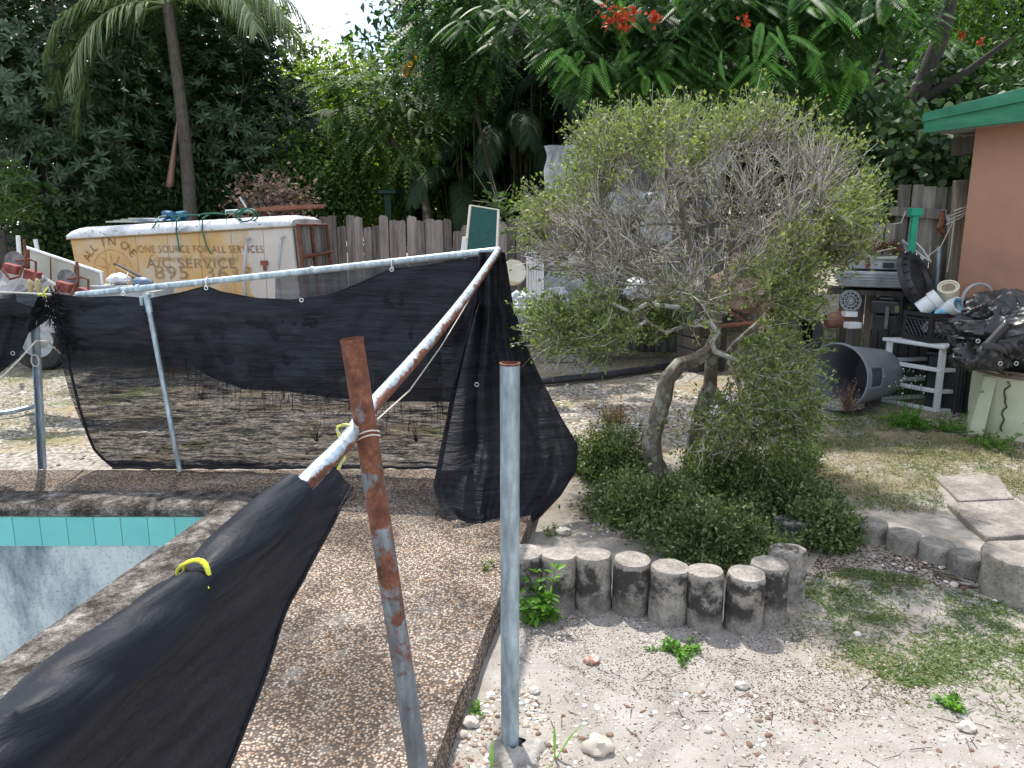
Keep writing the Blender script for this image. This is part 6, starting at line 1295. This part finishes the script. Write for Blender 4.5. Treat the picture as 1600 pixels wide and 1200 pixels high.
# ---- grass
def in_poly(x, y, poly):
    c = False; j = len(poly) - 1
    for i in range(len(poly)):
        xi, yi = poly[i]; xj, yj = poly[j]
        if (yi > y) != (yj > y) and x < (xj - xi) * (y - yi) / (yj - yi) + xi: c = not c
        j = i
    return c
def grass(label, poly, n, L, mat, name="grass", thr=-.05, ns=2.2, flat=.6, z=0, w=.0035, seed=0):
    W = [PZ(x, y, z) for x, y in poly]; P2 = [(q.x, q.y) for q in W]; xs = [q[0] for q in P2]; ys = [q[1] for q in P2]; pts = []
    tries = 0
    while len(pts) < n and tries < n * 40:
        tries += 1; x = random.uniform(min(xs), max(xs)); y = random.uniform(min(ys), max(ys))
        if in_poly(x, y, P2) and nz(x, y, seed, ns) + .5 * nz(x, y, seed + 4, ns * 3.3) + random.gauss(0, .3) > thr: pts.append((x, y, z + GH(x, y)))
    B = np.array(pts); D = rvec(len(B)); D[:, 2] = np.abs(D[:, 2]) * (1 - flat) + .25 * (1 - flat) + .06; N = rvec(len(B)) * .5 + np.array([0, 0, 1.])
    V, F = strips(B, D, N, RNG.uniform(.4, 1.2, len(B)) * L, RNG.uniform(.6, 1.3, len(B)) * w, .25); o = npmesh(name, V, F, mat); tag(o, label, "grass", kind="stuff"); return o
grass("creeping green grass patch on the sand at lower right", [(1225, 905), (1330, 890), (1420, 900), (1620, 960), (1720, 1120), (1620, 1100), (1500, 1070), (1400, 1075), (1320, 1030), (1290, 950)], 10000, .045, L_GRAS, thr=.04, ns=3.5, flat=.75, w=.0045)
grass("sparse single grass blades spreading round the green patch", [(1180, 930), (1330, 880), (1620, 950), (1740, 1160), (1560, 1130), (1380, 1100), (1240, 1010)], 2600, .05, L_GRAS, thr=-.3, ns=3.5, flat=.7, w=.0035, seed=2)
grass("thin dry runners at the edge of the sand", [(1180, 940), (1320, 930), (1500, 1060), (1400, 1090), (1230, 1010)], 900, .06, L_STRAW, "dry_grass", .05, 5, .9, w=.002)
grass("rough green and yellow grass along the path and by the tub", [(1260, 760), (1240, 640), (1340, 640), (1420, 660), (1520, 680), (1640, 700), (1700, 800), (1590, 790), (1540, 740), (1460, 745), (1480, 800), (1320, 800)], 13000, .07, L_GRAS, thr=.08, ns=2.5, flat=.55, w=.004, seed=3)
grass("tan dry grass between the path slabs and the trash can", [(1260, 760), (1260, 660), (1420, 670), (1540, 690), (1640, 720), (1640, 830), (1540, 740), (1460, 745), (1480, 800), (1400, 800)], 11000, .09, L_STRAW, "dry_grass", -.02, 3, .6, w=.003, seed=9)
grass("sparse green grass beyond the torn net at far left", [(-200, 640), (-200, 540), (100, 520), (420, 530), (560, 560), (430, 610), (200, 620), (110, 690), (20, 700)], 15000, .07, L_GRAS, thr=-.12, ns=1.6, w=.005, seed=5)
grass("yellowish grass behind the twiggy tree", [(830, 530), (1050, 500), (1350, 500), (1380, 560), (1280, 640), (1200, 600), (1040, 560), (850, 560)], 13000, .08, L_GRAS, thr=-.15, ns=1.7, w=.005, seed=6)
grass("dead orange-brown grass behind the twiggy tree", [(900, 520), (1050, 470), (1250, 480), (1060, 560)], 4000, .09, L_STRAW, "dry_grass", -.1, 2, .6, w=.005, seed=11)

# ---- stones and litter
def stones(name, label, polys, n, s0, s1, mat, seed=0, z=0, cl=1., el=1.):
    rng = np.random.default_rng(seed); t_ = (1 + 5 ** .5) / 2
    ico = np.array([(-1, t_, 0), (1, t_, 0), (-1, -t_, 0), (1, -t_, 0), (0, -1, t_), (0, 1, t_), (0, -1, -t_), (0, 1, -t_), (t_, 0, -1), (t_, 0, 1), (-t_, 0, -1), (-t_, 0, 1)]) / 1.9
    fc = np.array([(0, 11, 5), (0, 5, 1), (0, 1, 7), (0, 7, 10), (0, 10, 11), (1, 5, 9), (5, 11, 4), (11, 10, 2), (10, 7, 6), (7, 1, 8), (3, 9, 4), (3, 4, 2), (3, 2, 6), (3, 6, 8), (3, 8, 9), (4, 9, 5), (2, 4, 11), (6, 2, 10), (8, 6, 7), (9, 8, 1)])
    pts = []
    for poly in polys:
        W = [PZ(x, y, z) for x, y in poly]; P2 = [(q.x, q.y) for q in W]; xs = [q[0] for q in P2]; ys = [q[1] for q in P2]; k = 0
        while k < n // len(polys):
            x = random.uniform(min(xs), max(xs)); y = random.uniform(min(ys), max(ys))
            if in_poly(x, y, P2) and cl * nz(x, y, 3, 3) + random.gauss(0, .45) > -.1: pts.append((x, y)); k += 1
    m_ = len(pts); S = np.exp(rng.uniform(math.log(s0), math.log(s1), (m_, 1, 1)) * 1.0); sc_ = S * rng.uniform(.6, 1.3, (m_, 1, 3)) * np.array([el, 1, .55])
    jit = 1 + rng.uniform(-.25, .25, (m_, 12, 1)); a = rng.uniform(0, 6.28, m_); ca, sa = np.cos(a), np.sin(a); V = ico[None] * jit * sc_
    X = V[..., 0] * ca[:, None] - V[..., 1] * sa[:, None]; Yy = V[..., 0] * sa[:, None] + V[..., 1] * ca[:, None]; V = np.stack([X, Yy, V[..., 2]], -1); c = np.array([(x, y, z + GH(x, y)) for x, y in pts])[:, None]; V = (V + c).reshape(-1, 3)
    F = (fc[None] + (np.arange(m_) * 12)[:, None, None]).reshape(-1, 3); o = npmesh(name, V, F, mat); tag(o, label, "gravel", kind="stuff"); return o
FRONT = [(600, 1420), (690, 1240), (800, 1010), (860, 960), (1230, 985), (1500, 1060), (1900, 1080), (2200, 1300), (1900, 1420)]
STC = simple("mixed_stones", [(.2, (.18, .11, .075)), (.45, (.42, .36, .29)), (.7, (.62, .59, .54)), (.9, (.74, .72, .68))], 3, .95, .5, 60, .004, isl=.85)
stones("gravel", "small pale stones scattered over the front sand", [FRONT], 4600, .0016, .006, STC, 1, cl=.5)
stones("gravel", "coarser pale pebbles towards the bottom", [[(820, 1240), (900, 1080), (1150, 1080), (1640, 1150), (1700, 1260)], [(700, 1200), (760, 1080), (830, 1080), (900, 1200)]], 520, .006, .015, STC, 2, cl=.6)
stones("gravel", "white limestone chips around the far edging and litter", [[(1330, 880), (1400, 860), (1600, 900), (1620, 960), (1500, 930)], [(830, 840), (980, 850), (1200, 870), (960, 800)]], 260, .006, .018, STC, 3)
stones("gravel", "crushed rock beyond the pool deck", [[(-150, 735), (-150, 600), (600, 590), (700, 700), (700, 733)], [(860, 700), (860, 600), (1040, 600), (1300, 680), (1200, 700), (960, 660)]], 2600, .007, .022, STC, 4)
stones("leaf_litter", "dark seeds and leaf crumbs scattered over the sand", [FRONT, [(790, 1000), (850, 950), (1240, 970), (1500, 1080), (1300, 1140), (1000, 1100)]], 12000, .0013, .0030, LITT, 5, cl=.35, el=2.)
stones("leaf_litter", "brown litter among the far edging logs", [[(1260, 900), (1300, 840), (1520, 890), (1600, 930), (1400, 910)], [(880, 800), (1180, 850), (1300, 790), (1000, 770)]], 5200, .002, .006, LITT, 6, cl=.6, el=1.8)
STK = []
P_ = []
for poly, n_ in ((FRONT, 130), ([(1230, 900), (1300, 850), (1520, 890), (1600, 950), (1400, 920)], 160)):
    k = 0
    while k < n_:
        x, y = random.uniform(690, 1600), random.uniform(840, 1200)
        if in_poly(x, y, poly): q = PZ(x, y, .006); q.z += GH(q.x, q.y); P_.append(q); k += 1
P_ = np.array(P_); D = rvec(len(P_)); D[:, 2] *= .1; V, F = sticks(P_, P_ + D * RNG.uniform(.02, .11, (len(P_), 1)), .0016, .0009); tag(npmesh("fallen_twigs", V, F, LITT), "thin fallen twigs on the sand", "twigs", kind="stuff")
for x, y, s_1, txt in ((1158, 1072, .026, "rounded white stone alone mid sand"), (925, 1033, .03, "red-speckled lump of old deck concrete"), (835, 1080, .022, "pale stone near the bare post"), (1340, 988, .018, "white stone at the tip of the grass patch"), (1510, 1140, .03, "flat pale stone low right"), (880, 833, .045, "pale stone just behind the logs near the drape"), (735, 1130, .03, "larger grey stone in the deck gutter"), (722, 1148, .02, "small grey stone in the deck gutter"), (1490, 915, .02, "white stone among litter by the far logs"), (935, 1165, .05, "grey rock right of the footing at the bottom"), (1105, 1145, .016, "small dark grey stone at the bottom"), (840, 778, .012, "tiny stone by the drape")):
    q = PZ(x, y, s_1 * .3); q.z += GH(q.x, q.y); tag(blob(q, (s_1, s_1 * .8, s_1 * .65), x * .37, 20, .32, .7).build("stone", STC if x != 925 else simple("red_speckled", [(.4, (.6, .56, .5)), (.55, (.4, .15, .1))], 60, .95)), txt, "stone", "loose stones")
mb = MB()
for k in range(7): a = PZ(1455 + 4 * k, 888 + 3 * k, .02); b = PZ(1500 + 7 * k, 905 + 2 * k, .03); mb.tube([a, a.lerp(b, .5) + Vector((0, 0, .015 * math.sin(k))), b], [.003, .005, .002], 5)
tag(mb.build("dry_sticks", BARKG), "bundle of pale dry sticks lying by the far edging logs", "sticks")

# ---- trees and shrubs behind
def limb_tubes(base, tops, r0, mb, rng, wob=.12):
    for tp_ in tops:
        pts = [Vector(base)]; n_ = 6
        for k in range(1, n_ + 1): pts.append(Vector(base).lerp(Vector(tp_), k / n_) + Vector((rng.uniform(-wob, wob), rng.uniform(-wob, wob), rng.uniform(-wob, wob) * .5)) * (1 if k < n_ else 0))
        mb.tube(pts, [r0 * (1 - .8 * k / n_) for k in range(n_ + 1)], 7)
def crown_pts(c, R, n, shell=.6, thr=-.25, fs=.9, seed=0):
    out = []; c = np.array(c); R = np.array(R)
    while len(out) < n:
        d = rvec(1)[0]; r_ = RNG.uniform(0, 1) ** (shell / 1.5); p_ = c + d * R * r_ * (1 + .22 * nz(d[0], d[1], d[2] + seed, 2.2))
        if nz(p_[0], p_[1], p_[2] + seed * 7, fs) > thr and p_[2] > .15: out.append(p_)
    return np.array(out)
def crown_geo(c, R, style, n, L, W, seed, thr=-.25, fs=.9, shell=.6, droop=0.):
    cp_ = crown_pts(c, R, n, shell, thr, fs, seed); o_ = unit(cp_ - np.array(c)) 
    if style == 'rosette':
        k = 9; ax_ = unit(o_ * .6 + np.array([0, -.25, .6]) + rvec(n) * .35); e1 = unit(np.cross(ax_, rvec(n))); e2 = np.cross(ax_, e1); B, D, N = [], [], []
        for i in range(k):
            a = 2 * math.pi * i / k + RNG.uniform(-.2, .2, (n, 1)); u = RNG.uniform(.15, .75, (n, 1)); d = unit(e1 * np.cos(a) + e2 * np.sin(a) + ax_ * u); B.append(cp_ + ax_ * RNG.uniform(-.04, .02, (n, 1))); D.append(d); N.append(ax_ * 1. + rvec(n) * .15)
        B, D, N = map(np.concatenate, (B, D, N)); return leaves(B, D, N, RNG.uniform(.75, 1.15, len(B)) * L, RNG.uniform(.8, 1.1, len(B)) * W, .18, .10), cp_
    if style == 'scatter':
        k = 12; B = (cp_[:, None] + RNG.normal(size=(n, k, 3)) * L * 1.6).reshape(-1, 3); D = unit(rvec(n * k) + np.repeat(o_, k, 0) * .5 + np.array([0, 0, -droop])); N = rvec(n * k) * .6 + np.array([0, -.2, .8])
        return (ovals if W / L > .55 else leaves)(B, D, N, RNG.uniform(.6, 1.2, n * k) * L, RNG.uniform(.7, 1.2, n * k) * W), cp_
    if style == 'frond':   # bipinnate feathery leaves
        nf = 3; B0 = np.repeat(cp_, nf, 0) + RNG.normal(size=(n * nf, 3)) * .06; d = unit(np.repeat(o_, nf, 0) * .5 + rvec(n * nf) * np.array([1, 1, .4]) + np.array([0, -.35, -droop])); return fronds(B0, d, L, W), cp_
def fronds(B0, d, L, W, pairs=9, curl=.35):
    n = len(B0); N0 = unit(rvec(n) * .25 + np.array([0, -.15, 1.])); S = unit(np.cross(d, N0)); U = np.cross(S, d); LL = RNG.uniform(.7, 1.2, (n, 1)) * L; B, D, N, ls = [], [], [], []
    for j in range(pairs):
        f_ = (j + .8) / pairs; pos = B0 + d * LL * f_ + np.array([0, 0, -1.]) * LL * curl * f_ ** 2; dj = unit(d + np.array([0, 0, -1.]) * curl * 1.6 * f_); w_ = LL * W * math.sin(math.pi * min(.97, .18 + .75 * f_)) ** .8
        for sg in (-1, 1): B.append(pos); D.append(unit(S * sg + dj * .55 - U * .18)); N.append(U); ls.append(w_)
    B, D, N, ls = map(np.concatenate, (B, D, N, ls)); return strips(B, D, N, ls, ls * 0 + L / pairs * .95, .2)
def bgtree(name, label, catg, cx, cy, Y, R, style, n, L, W, mat, seed, thr=-.25, fs=.9, shell=.6, droop=0., trunk=True, bark=BARKD, r0=.09, nl=7, group=None, tx_=None, twigs=0):
    c = PY(cx, cy, Y); base = Vector(((PY(tx_, 350, Y).x if tx_ else c.x), Y, 0)); t = thing(name, label, catg, tuple(base), group); (V, F), cp_ = crown_geo(c, R, style, n, L, W, seed, thr, fs, shell, droop)
    npmesh("crown", V, F, mat, t)
    if trunk:
        rng = random.Random(seed); mb_ = MB(); fork = base.lerp(Vector((c.x, c.y, max(.4, c.z - R[2] * .5))), .8); mb_.tube([base - Vector((0, 0, .1)), base.lerp(fork, .5) + Vector((.05, 0, 0)), fork], [r0 * 1.25, r0, r0 * .85], 10, rfn=lambda a, k: 1 + .12 * nz(a, k, seed)); tops = [cp_[rng.randrange(len(cp_))] for _ in range(nl)]; limb_tubes(fork, tops, r0 * .55, mb_, rng); mb_.build("trunk", bark, t)
    if twigs:
        i = RNG.integers(0, len(cp_), twigs); a = cp_[i]; b = a + unit(rvec(twigs) + np.array([0, 0, .3])) * RNG.uniform(.15, .5, (twigs, 1)); V, F = sticks(a, b, .006, .003); npmesh("twigs", V, F, BARKG, t)
    return t
# left: glossy dark trees
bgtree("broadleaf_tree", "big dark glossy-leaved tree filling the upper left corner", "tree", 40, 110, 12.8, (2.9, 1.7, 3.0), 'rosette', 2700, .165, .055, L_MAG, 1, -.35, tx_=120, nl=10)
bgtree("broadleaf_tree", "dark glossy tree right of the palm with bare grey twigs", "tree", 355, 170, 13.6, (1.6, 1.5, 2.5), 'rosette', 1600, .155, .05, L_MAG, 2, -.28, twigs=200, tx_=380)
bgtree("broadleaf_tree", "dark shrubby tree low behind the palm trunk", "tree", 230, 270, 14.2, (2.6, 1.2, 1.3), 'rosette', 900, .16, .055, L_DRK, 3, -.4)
bgtree("broadleaf_tree", "tall dark tree above the palm fronds", "tree", 270, -40, 15.2, (2.2, 1.5, 2.2), 'rosette', 900, .2, .07, L_MAG, 17, -.3, tx_=330)
bgtree("hedge_shrub", "dark hedge shrub behind the truck roof", "shrub", 330, 315, 12.9, (1.8, .6, .55), 'scatter', 420, .10, .05, L_DRK, 4, -.4, trunk=False)
bgtree("hedge_shrub", "mid-green bushy shrub behind the right end of the truck", "shrub", 505, 285, 13.0, (.75, .6, .75), 'scatter', 420, .10, .05, L_MID, 5, -.4, trunk=False)
bgtree("hedge_shrub", "dark creeper bush over the shaded fence at the far left", "shrub", 95, 370, 11.9, (.6, .4, .45), 'scatter', 200, .10, .06, L_DRK, 6, -.4, trunk=False)
bgtree("hedge_shrub", "bright pale-green bush at the left edge", "shrub", 8, 300, 10.4, (.52, .5, .40), 'rosette', 130, .13, .035, L_MID, 7, -.25, trunk=False, twigs=60)
bgtree("dead_shrub", "withered brown shrub standing behind the truck roof", "shrub", 425, 312, 10.9, (.52, .35, .27), 'scatter', 85, .07, .045, L_DEAD, 8, -.4, trunk=True, r0=.02, twigs=150, bark=BARKG)
# middle
bgtree("yellow_tree", "sunlit yellow-green tree below the gap of sky", "tree", 520, 205, 17.5, (1.4, 1.4, 1.75), 'scatter', 750, .12, .07, L_YEL, 9, -.4)
bgtree("yellow_shrub", "sunlit yellow-green shrub seen between the dark trees", "shrub", 610, 290, 15.5, (1.7, .8, .95), 'scatter', 650, .10, .06, L_YEL, 10, -.35, trunk=False)
bgtree("yellow_shrub", "olive shaded shrub behind the left of the picket fence", "shrub", 535, 320, 12.9, (.7, .5, .45), 'scatter', 240, .07, .03, L_MID, 11, -.4, trunk=False)
bgtree("feathery_tree", "feathery light tree with forked slender trunk behind the picket fence", "tree", 620, 165, 12.9, (1.25, 1.0, 1.2), 'frond', 210, .42, .22, L_MID, 12, -.3, droop=.3, trunk=False, tx_=665)
mb = MB(); Yt = 12.8
for pth, r_ in (([(668, 345), (664, 310), (652, 285), (640, 262), (622, 235), (605, 205), (600, 170)], .075), ([(652, 285), (650, 255), (646, 225), (640, 190), (625, 150)], .055), ([(622, 235), (612, 225), (590, 190)], .03), ([(646, 225), (665, 190), (690, 150)], .035)):
    pp = [PY(x, y, Yt) for x, y in pth]; mb.tube(pp, [r_ * (1 - .6 * k / (len(pp) - 1)) for k in range(len(pp))], 9)
ft = [o for o in C.objects if o.name.startswith("feathery_tree")][0]; pp = [PZ(668, 600, 0)]; mb.tube([Vector((PY(668, 345, Yt).x, Yt, 0)), PY(668, 345, Yt)], .08, 9); mb.build("trunk", BARKG, ft)
bgtree("feathery_tree", "dark feathery branches hanging from the top beside the sky gap", "tree", 725, 20, 11.5, (.8, 1.0, 1.0), 'frond', 230, .45, .22, L_POI, 13, -.35, droop=.4, tx_=815, r0=.03, nl=4)
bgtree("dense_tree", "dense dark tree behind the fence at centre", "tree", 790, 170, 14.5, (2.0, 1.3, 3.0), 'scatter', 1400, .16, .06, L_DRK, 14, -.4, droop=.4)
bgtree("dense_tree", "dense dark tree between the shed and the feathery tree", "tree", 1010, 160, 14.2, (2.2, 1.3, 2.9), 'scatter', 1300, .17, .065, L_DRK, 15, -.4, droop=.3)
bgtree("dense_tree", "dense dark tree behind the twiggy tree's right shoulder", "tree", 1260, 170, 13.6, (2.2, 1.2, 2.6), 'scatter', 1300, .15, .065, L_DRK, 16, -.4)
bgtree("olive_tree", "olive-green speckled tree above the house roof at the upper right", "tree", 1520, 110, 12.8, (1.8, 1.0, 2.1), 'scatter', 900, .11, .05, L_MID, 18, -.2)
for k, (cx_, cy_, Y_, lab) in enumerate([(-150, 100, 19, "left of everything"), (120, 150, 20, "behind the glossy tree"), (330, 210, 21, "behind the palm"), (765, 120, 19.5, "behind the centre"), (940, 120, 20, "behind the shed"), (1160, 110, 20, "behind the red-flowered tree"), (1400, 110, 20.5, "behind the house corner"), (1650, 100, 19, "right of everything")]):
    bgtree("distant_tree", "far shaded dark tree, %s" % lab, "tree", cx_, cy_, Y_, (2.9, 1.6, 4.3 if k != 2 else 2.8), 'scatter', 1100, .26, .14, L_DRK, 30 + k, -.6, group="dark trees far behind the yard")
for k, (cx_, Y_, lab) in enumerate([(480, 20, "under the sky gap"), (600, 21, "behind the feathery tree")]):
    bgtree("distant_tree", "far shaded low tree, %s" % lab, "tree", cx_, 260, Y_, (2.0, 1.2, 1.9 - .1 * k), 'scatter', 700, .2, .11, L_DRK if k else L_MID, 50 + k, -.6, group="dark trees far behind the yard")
# palms
def palm(label, cx, cyc, Y, bx, by, n, Lf, mat, seed, r0=.10, name="palm_tree", lw=.035, angs=None, ll=.5):
    crown = PY(cx, cyc, Y); foot = PY(bx, by, Y); foot.z = 0; t = thing(name, label, "palm", tuple(foot)); rng = random.Random(seed); mb_ = MB(); pts = [foot.lerp(crown, k / 14) + Vector((.10 * math.sin(k / 14 * math.pi), 0, 0)) for k in range(15)]
    mb_.tube(pts, [r0 * (1.25 - .45 * k / 14) for k in range(15)], 14, rfn=lambda a, k: 1 + .05 * (a % 2)); mb_.build("trunk", BARKP, t)
    for i in range(n):
        az, el = (angs[i] if angs else (2 * math.pi * i / n + rng.uniform(-.3, .3), rng.uniform(.05, .95))); d = Vector((math.cos(az) * math.cos(el), math.sin(az) * math.cos(el), math.sin(el))); L_ = Lf * rng.uniform(.85, 1.1); m_ = 46; p_ = Vector(crown); P = [Vector(p_)]; dirs = [Vector(d)]
        for k in range(m_): d = (d + Vector((0, 0, -.034 * (1 + k / m_)))).normalized(); p_ = p_ + d * (L_ / m_); P.append(Vector(p_)); dirs.append(Vector(d))
        f = MB(); f.tube(P[::3] + [P[-1]], [max(.004, .02 * (1 - j / (m_ / 3))) for j in range(len(P[::3]) + 1)], 6)
        fo = f.build("frond_stalk", mat, t); B, D, N, Ls = [], [], [], []
        for k in range(5, m_):
            s_ = dirs[k].cross(Vector((0, 0, 1))).normalized(); u = s_.cross(dirs[k]); ll_ = ll * Lf / 2.4 * math.sin(math.pi * min(.96, .12 + .84 * k / m_)) ** .6
            for sg in (-1, 1):
                for rep in (0, .5): B.append(P[k].lerp(P[k + 1], rep) if k + 1 < len(P) else P[k]); D.append(s_ * sg * .9 + dirs[k] * .65 + u * .28 * rng.uniform(-.3, 1) + Vector((0, 0, -.18))); N.append(u); Ls.append(ll_ * rng.uniform(.85, 1.1))
        Ls = np.array(Ls); V, F = strips(np.array(B), np.array(D), np.array(N), Ls, Ls * 0 + lw, .55); npmesh("leaflets", V, F, mat, fo, origin=tuple(crown))
    return t, crown
ang = [(rad(a), rad(e)) for a, e in ((205, 25), (186, 12), (226, 5), (-15, 42), (-4, 33), (10, 45), (-30, 36), (160, 40), (80, 40), (120, 30), (40, 45), (255, 50), (195, -10))]
pt_, pc = palm("tall palm with ringed grey trunk and arching pale fronds above the truck", 262, 8, 11.9, 287, 335, len(ang), 2.35, L_PALM, 3, .092, angs=ang, lw=.024, ll=.60)
mb = MB(); a = PY(277, 190, 11.75); mb.grid(lambda s, t: PY(277 - 12 * t + (s - .5) * (3 + 9 * t), 190 + 102 * t, 11.70 - .05 * math.sin(s * 3.1)), 5, 12); mb.build("dead_sheath", L_DEAD, pt_, thick=.01)
palm("dark palm half hidden right of the glossy trees", 500, 190, 14.3, 505, 335, 12, 1.7, L_PALD, 5, .07, lw=.045)
palm("dark palm clump left of the green lounge chair", 715, 285, 13.2, 715, 345, 13, 1.6, L_PALD, 6, .07, lw=.045); palm("dark palm drooping behind the chair at centre", 800, 215, 13.4, 800, 345, 13, 2.0, L_PALD, 7, .08, lw=.045)
palm("dark palm under the red-flowered tree", 905, 120, 12.9, 880, 345, 12, 2.1, L_PALD, 8, .08, lw=.045)
# bamboo-like stems
P_ = np.array([PY(rnd(1, 700, 860)[0], rnd(1, 330, 345)[0], rnd(1, 12.6, 13.6)[0]) for _ in range(46)]); P_[:, 2] = 0; Q_ = P_ + np.stack([rnd(46, -.5, .5), rnd(46, -.3, .3), rnd(46, 2.8, 4.6)], 1); V, F = sticks(P_, Q_, .022, .008); tag(npmesh("bamboo_canes", V, F, m_bark("olive_cane", (.04, .05, .02), (.12, .13, .05))), "thin dark canes rising behind the fence at centre", "canes")
# big red-flowered feathery tree at right
rt = thing("flame_tree", "large feathery-leaved tree with red blossoms overhanging from the upper right", "tree", (PY(1380, 300, 10.6).x, 10.6, 0)); mb = MB()
for pth, r_ in (([(1385, 420, 10.6), (1385, 300, 10.6), (1378, 230, 10.5), (1340, 150, 10.2), (1325, 80, 10.0), (1345, 0, 9.8), (1350, -120, 9.5)], .21), ([(1378, 240, 10.5), (1430, 160, 10.5), (1470, 60, 10.4), (1500, -60, 10.4)], .16), ([(1378, 230, 10.5), (1375, 120, 10.4), (1400, 40, 10.2), (1410, -60, 10)], .12), ([(1340, 150, 10.2), (1290, 110, 9.6), (1220, 60, 9.0), (1130, 10, 8.4), (1040, -20, 8.0), (950, -10, 7.8)], .09), ([(1325, 80, 10.0), (1250, 20, 9.2), (1180, -40, 8.6)], .08), ([(1430, 160, 10.5), (1500, 120, 10.2), (1580, 60, 10)], .07), ([(1290, 110, 9.6), (1240, 150, 9.2), (1160, 130, 8.7), (1080, 120, 8.4)], .045), ([(1130, 10, 8.4), (1060, 60, 8.1), (950, 80, 7.9), (880, 90, 7.8)], .035), ([(1375, 230, 10.5), (1300, 200, 10.4), (1230, 190, 10.3), (1180, 180, 10.2)], .06)):
    pp = [PY(*q) for q in pth]; mb.tube(pp, [r_ * (1 - .6 * k / (len(pp) - 1)) for k in range(len(pp))], 12, rfn=lambda a, k: 1 + .1 * nz(k, a, 3))
mb.build("trunk", BARKD, rt)
cl = []
for cx_, cy_, rx, ry, Y0, Y1, n_ in ((980, 60, 120, 60, 7.6, 8.4, 95), (1110, 60, 110, 70, 7.6, 8.6, 100), (940, 110, 70, 25, 7.5, 8.0, 22), (1160, 125, 60, 22, 7.5, 8.0, 20), (1290, 40, 60, 60, 7.6, 8.2, 34), (1290, 115, 55, 25, 7.6, 8.0, 14), (1200, 20, 100, 40, 7.6, 8.8, 50), (1400, 10, 80, 25, 7.6, 8.4, 26), (1000, -60, 250, 60, 7.6, 9.5, 150), (1350, -80, 250, 60, 8, 10.5, 150), (1240, 130, 180, 60, 9.2, 10.2, 90), (800, 30, 90, 40, 9.5, 11, 55), (1480, 120, 60, 60, 10.8, 11.5, 60)):
    for _ in range(n_):
        a = rnd(1, 0, 6.28)[0]; k = rnd(1, 0, 1)[0] ** .5; cl.append(PY(cx_ + rx * k * math.cos(a), cy_ + ry * k * math.sin(a), rnd(1, Y0, Y1)[0]))
cl = np.array(cl); n_ = len(cl); B0 = np.repeat(cl, 4, 0) + RNG.normal(size=(n_ * 4, 3)) * .05; d = unit(rvec(n_ * 4) * np.array([1, .8, .25]) + np.array([-.15, -.45, -.22]))
V, F = fronds(B0, d, .30, .30, 17, .45); npmesh("crown", V, F, L_POI, rt)
sel = [(x + dx, y + dy) for x, y in [(870, 105), (890, 100), (905, 120), (925, 110), (1010, 130), (1200, 60), (1215, 75), (1175, 112), (1190, 118), (1195, 140), (1290, 30), (1300, 40), (1275, 100), (1330, 115), (1335, 130), (1290, 145), (1400, 30), (1390, 15), (1250, 20), (1022, 120), (985, 100), (960, 48), (1060, 10), (985, 40)] for dx, dy in ((0, 0), (14, -9), (-10, -14))]
B0 = np.array([PY(x, y - 12, 7.4 + .004 * i) for i, (x, y) in enumerate(sel)]); d = unit(rvec(len(sel)) * np.array([1, .5, .3]) + np.array([0, -.6, -.35])); V, F = fronds(B0, d, .30, .33, 17, .5); npmesh("young_fronds", V, F, L_POIB, rt)
B, D = [], []
for x, y, n_, s_1 in ((966, 22, 60, 17), (978, 42, 26, 12), (1022, 28, 34, 11), (990, 20, 14, 9), (1165, 33, 20, 8), (1503, 55, 26, 8), (1532, 66, 14, 6), (950, 35, 16, 8)):
    for _ in range(n_): B.append(PY(x + random.gauss(0, s_1 * .55), y + random.gauss(0, s_1 * .45), 7.35 if x < 1400 else 10.2)); D.append(rvec(1)[0])
B = np.array(B); V, F = leaves(B, np.array(D), rvec(len(B)), .042, .034, .2, .2); npmesh("red_blossoms", V, F, FLOW, rt)
B = np.array([PY(648 + random.gauss(0, 14), 108 + random.gauss(0, 4), 12.0) for _ in range(40)]); V, F = leaves(B, rvec(40), rvec(40), .10, .06); npmesh("yellow_leaves", V, F, ORNG, ft)
mb = MB(); mb.tube([PY(1127, 80, 7.4), PY(1125, 100, 7.4), PY(1128, 115, 7.4), PY(1134, 130, 7.4)], [.008, .022, .022, .006], 8); mb.build("seed_pod", L_POIB, rt)
# vines behind the board fence
bgtree("vine_shrub", "large-leaved vine mounded over the board fence beside the house", "vine", 1440, 258, 8.8, (.75, .4, .36), 'scatter', 190, .12, .095, L_VINE, 21, -.9, droop=.6, trunk=False)
bgtree("vine_shrub", "darker vine mass left of the mound, behind the twiggy tree's edge", "vine", 1370, 240, 9.4, (.6, .4, .5), 'scatter', 190, .11, .08, L_VINE, 22, -.9, droop=.6, trunk=False)
bgtree("broadleaf_tree", "shaded leafy tree behind the board fence under the eave", "tree", 1480, 240, 10.8, (1.4, .7, 1.2), 'scatter', 420, .12, .08, L_DRK, 23, -.7)
bgtree("vine_shrub", "small climber with thin stalks above the lounge chair", "vine", 778, 325, 7.6, (.10, .08, .12), 'scatter', 14, .05, .035, L_MID, 24, -.9, trunk=False, twigs=14)
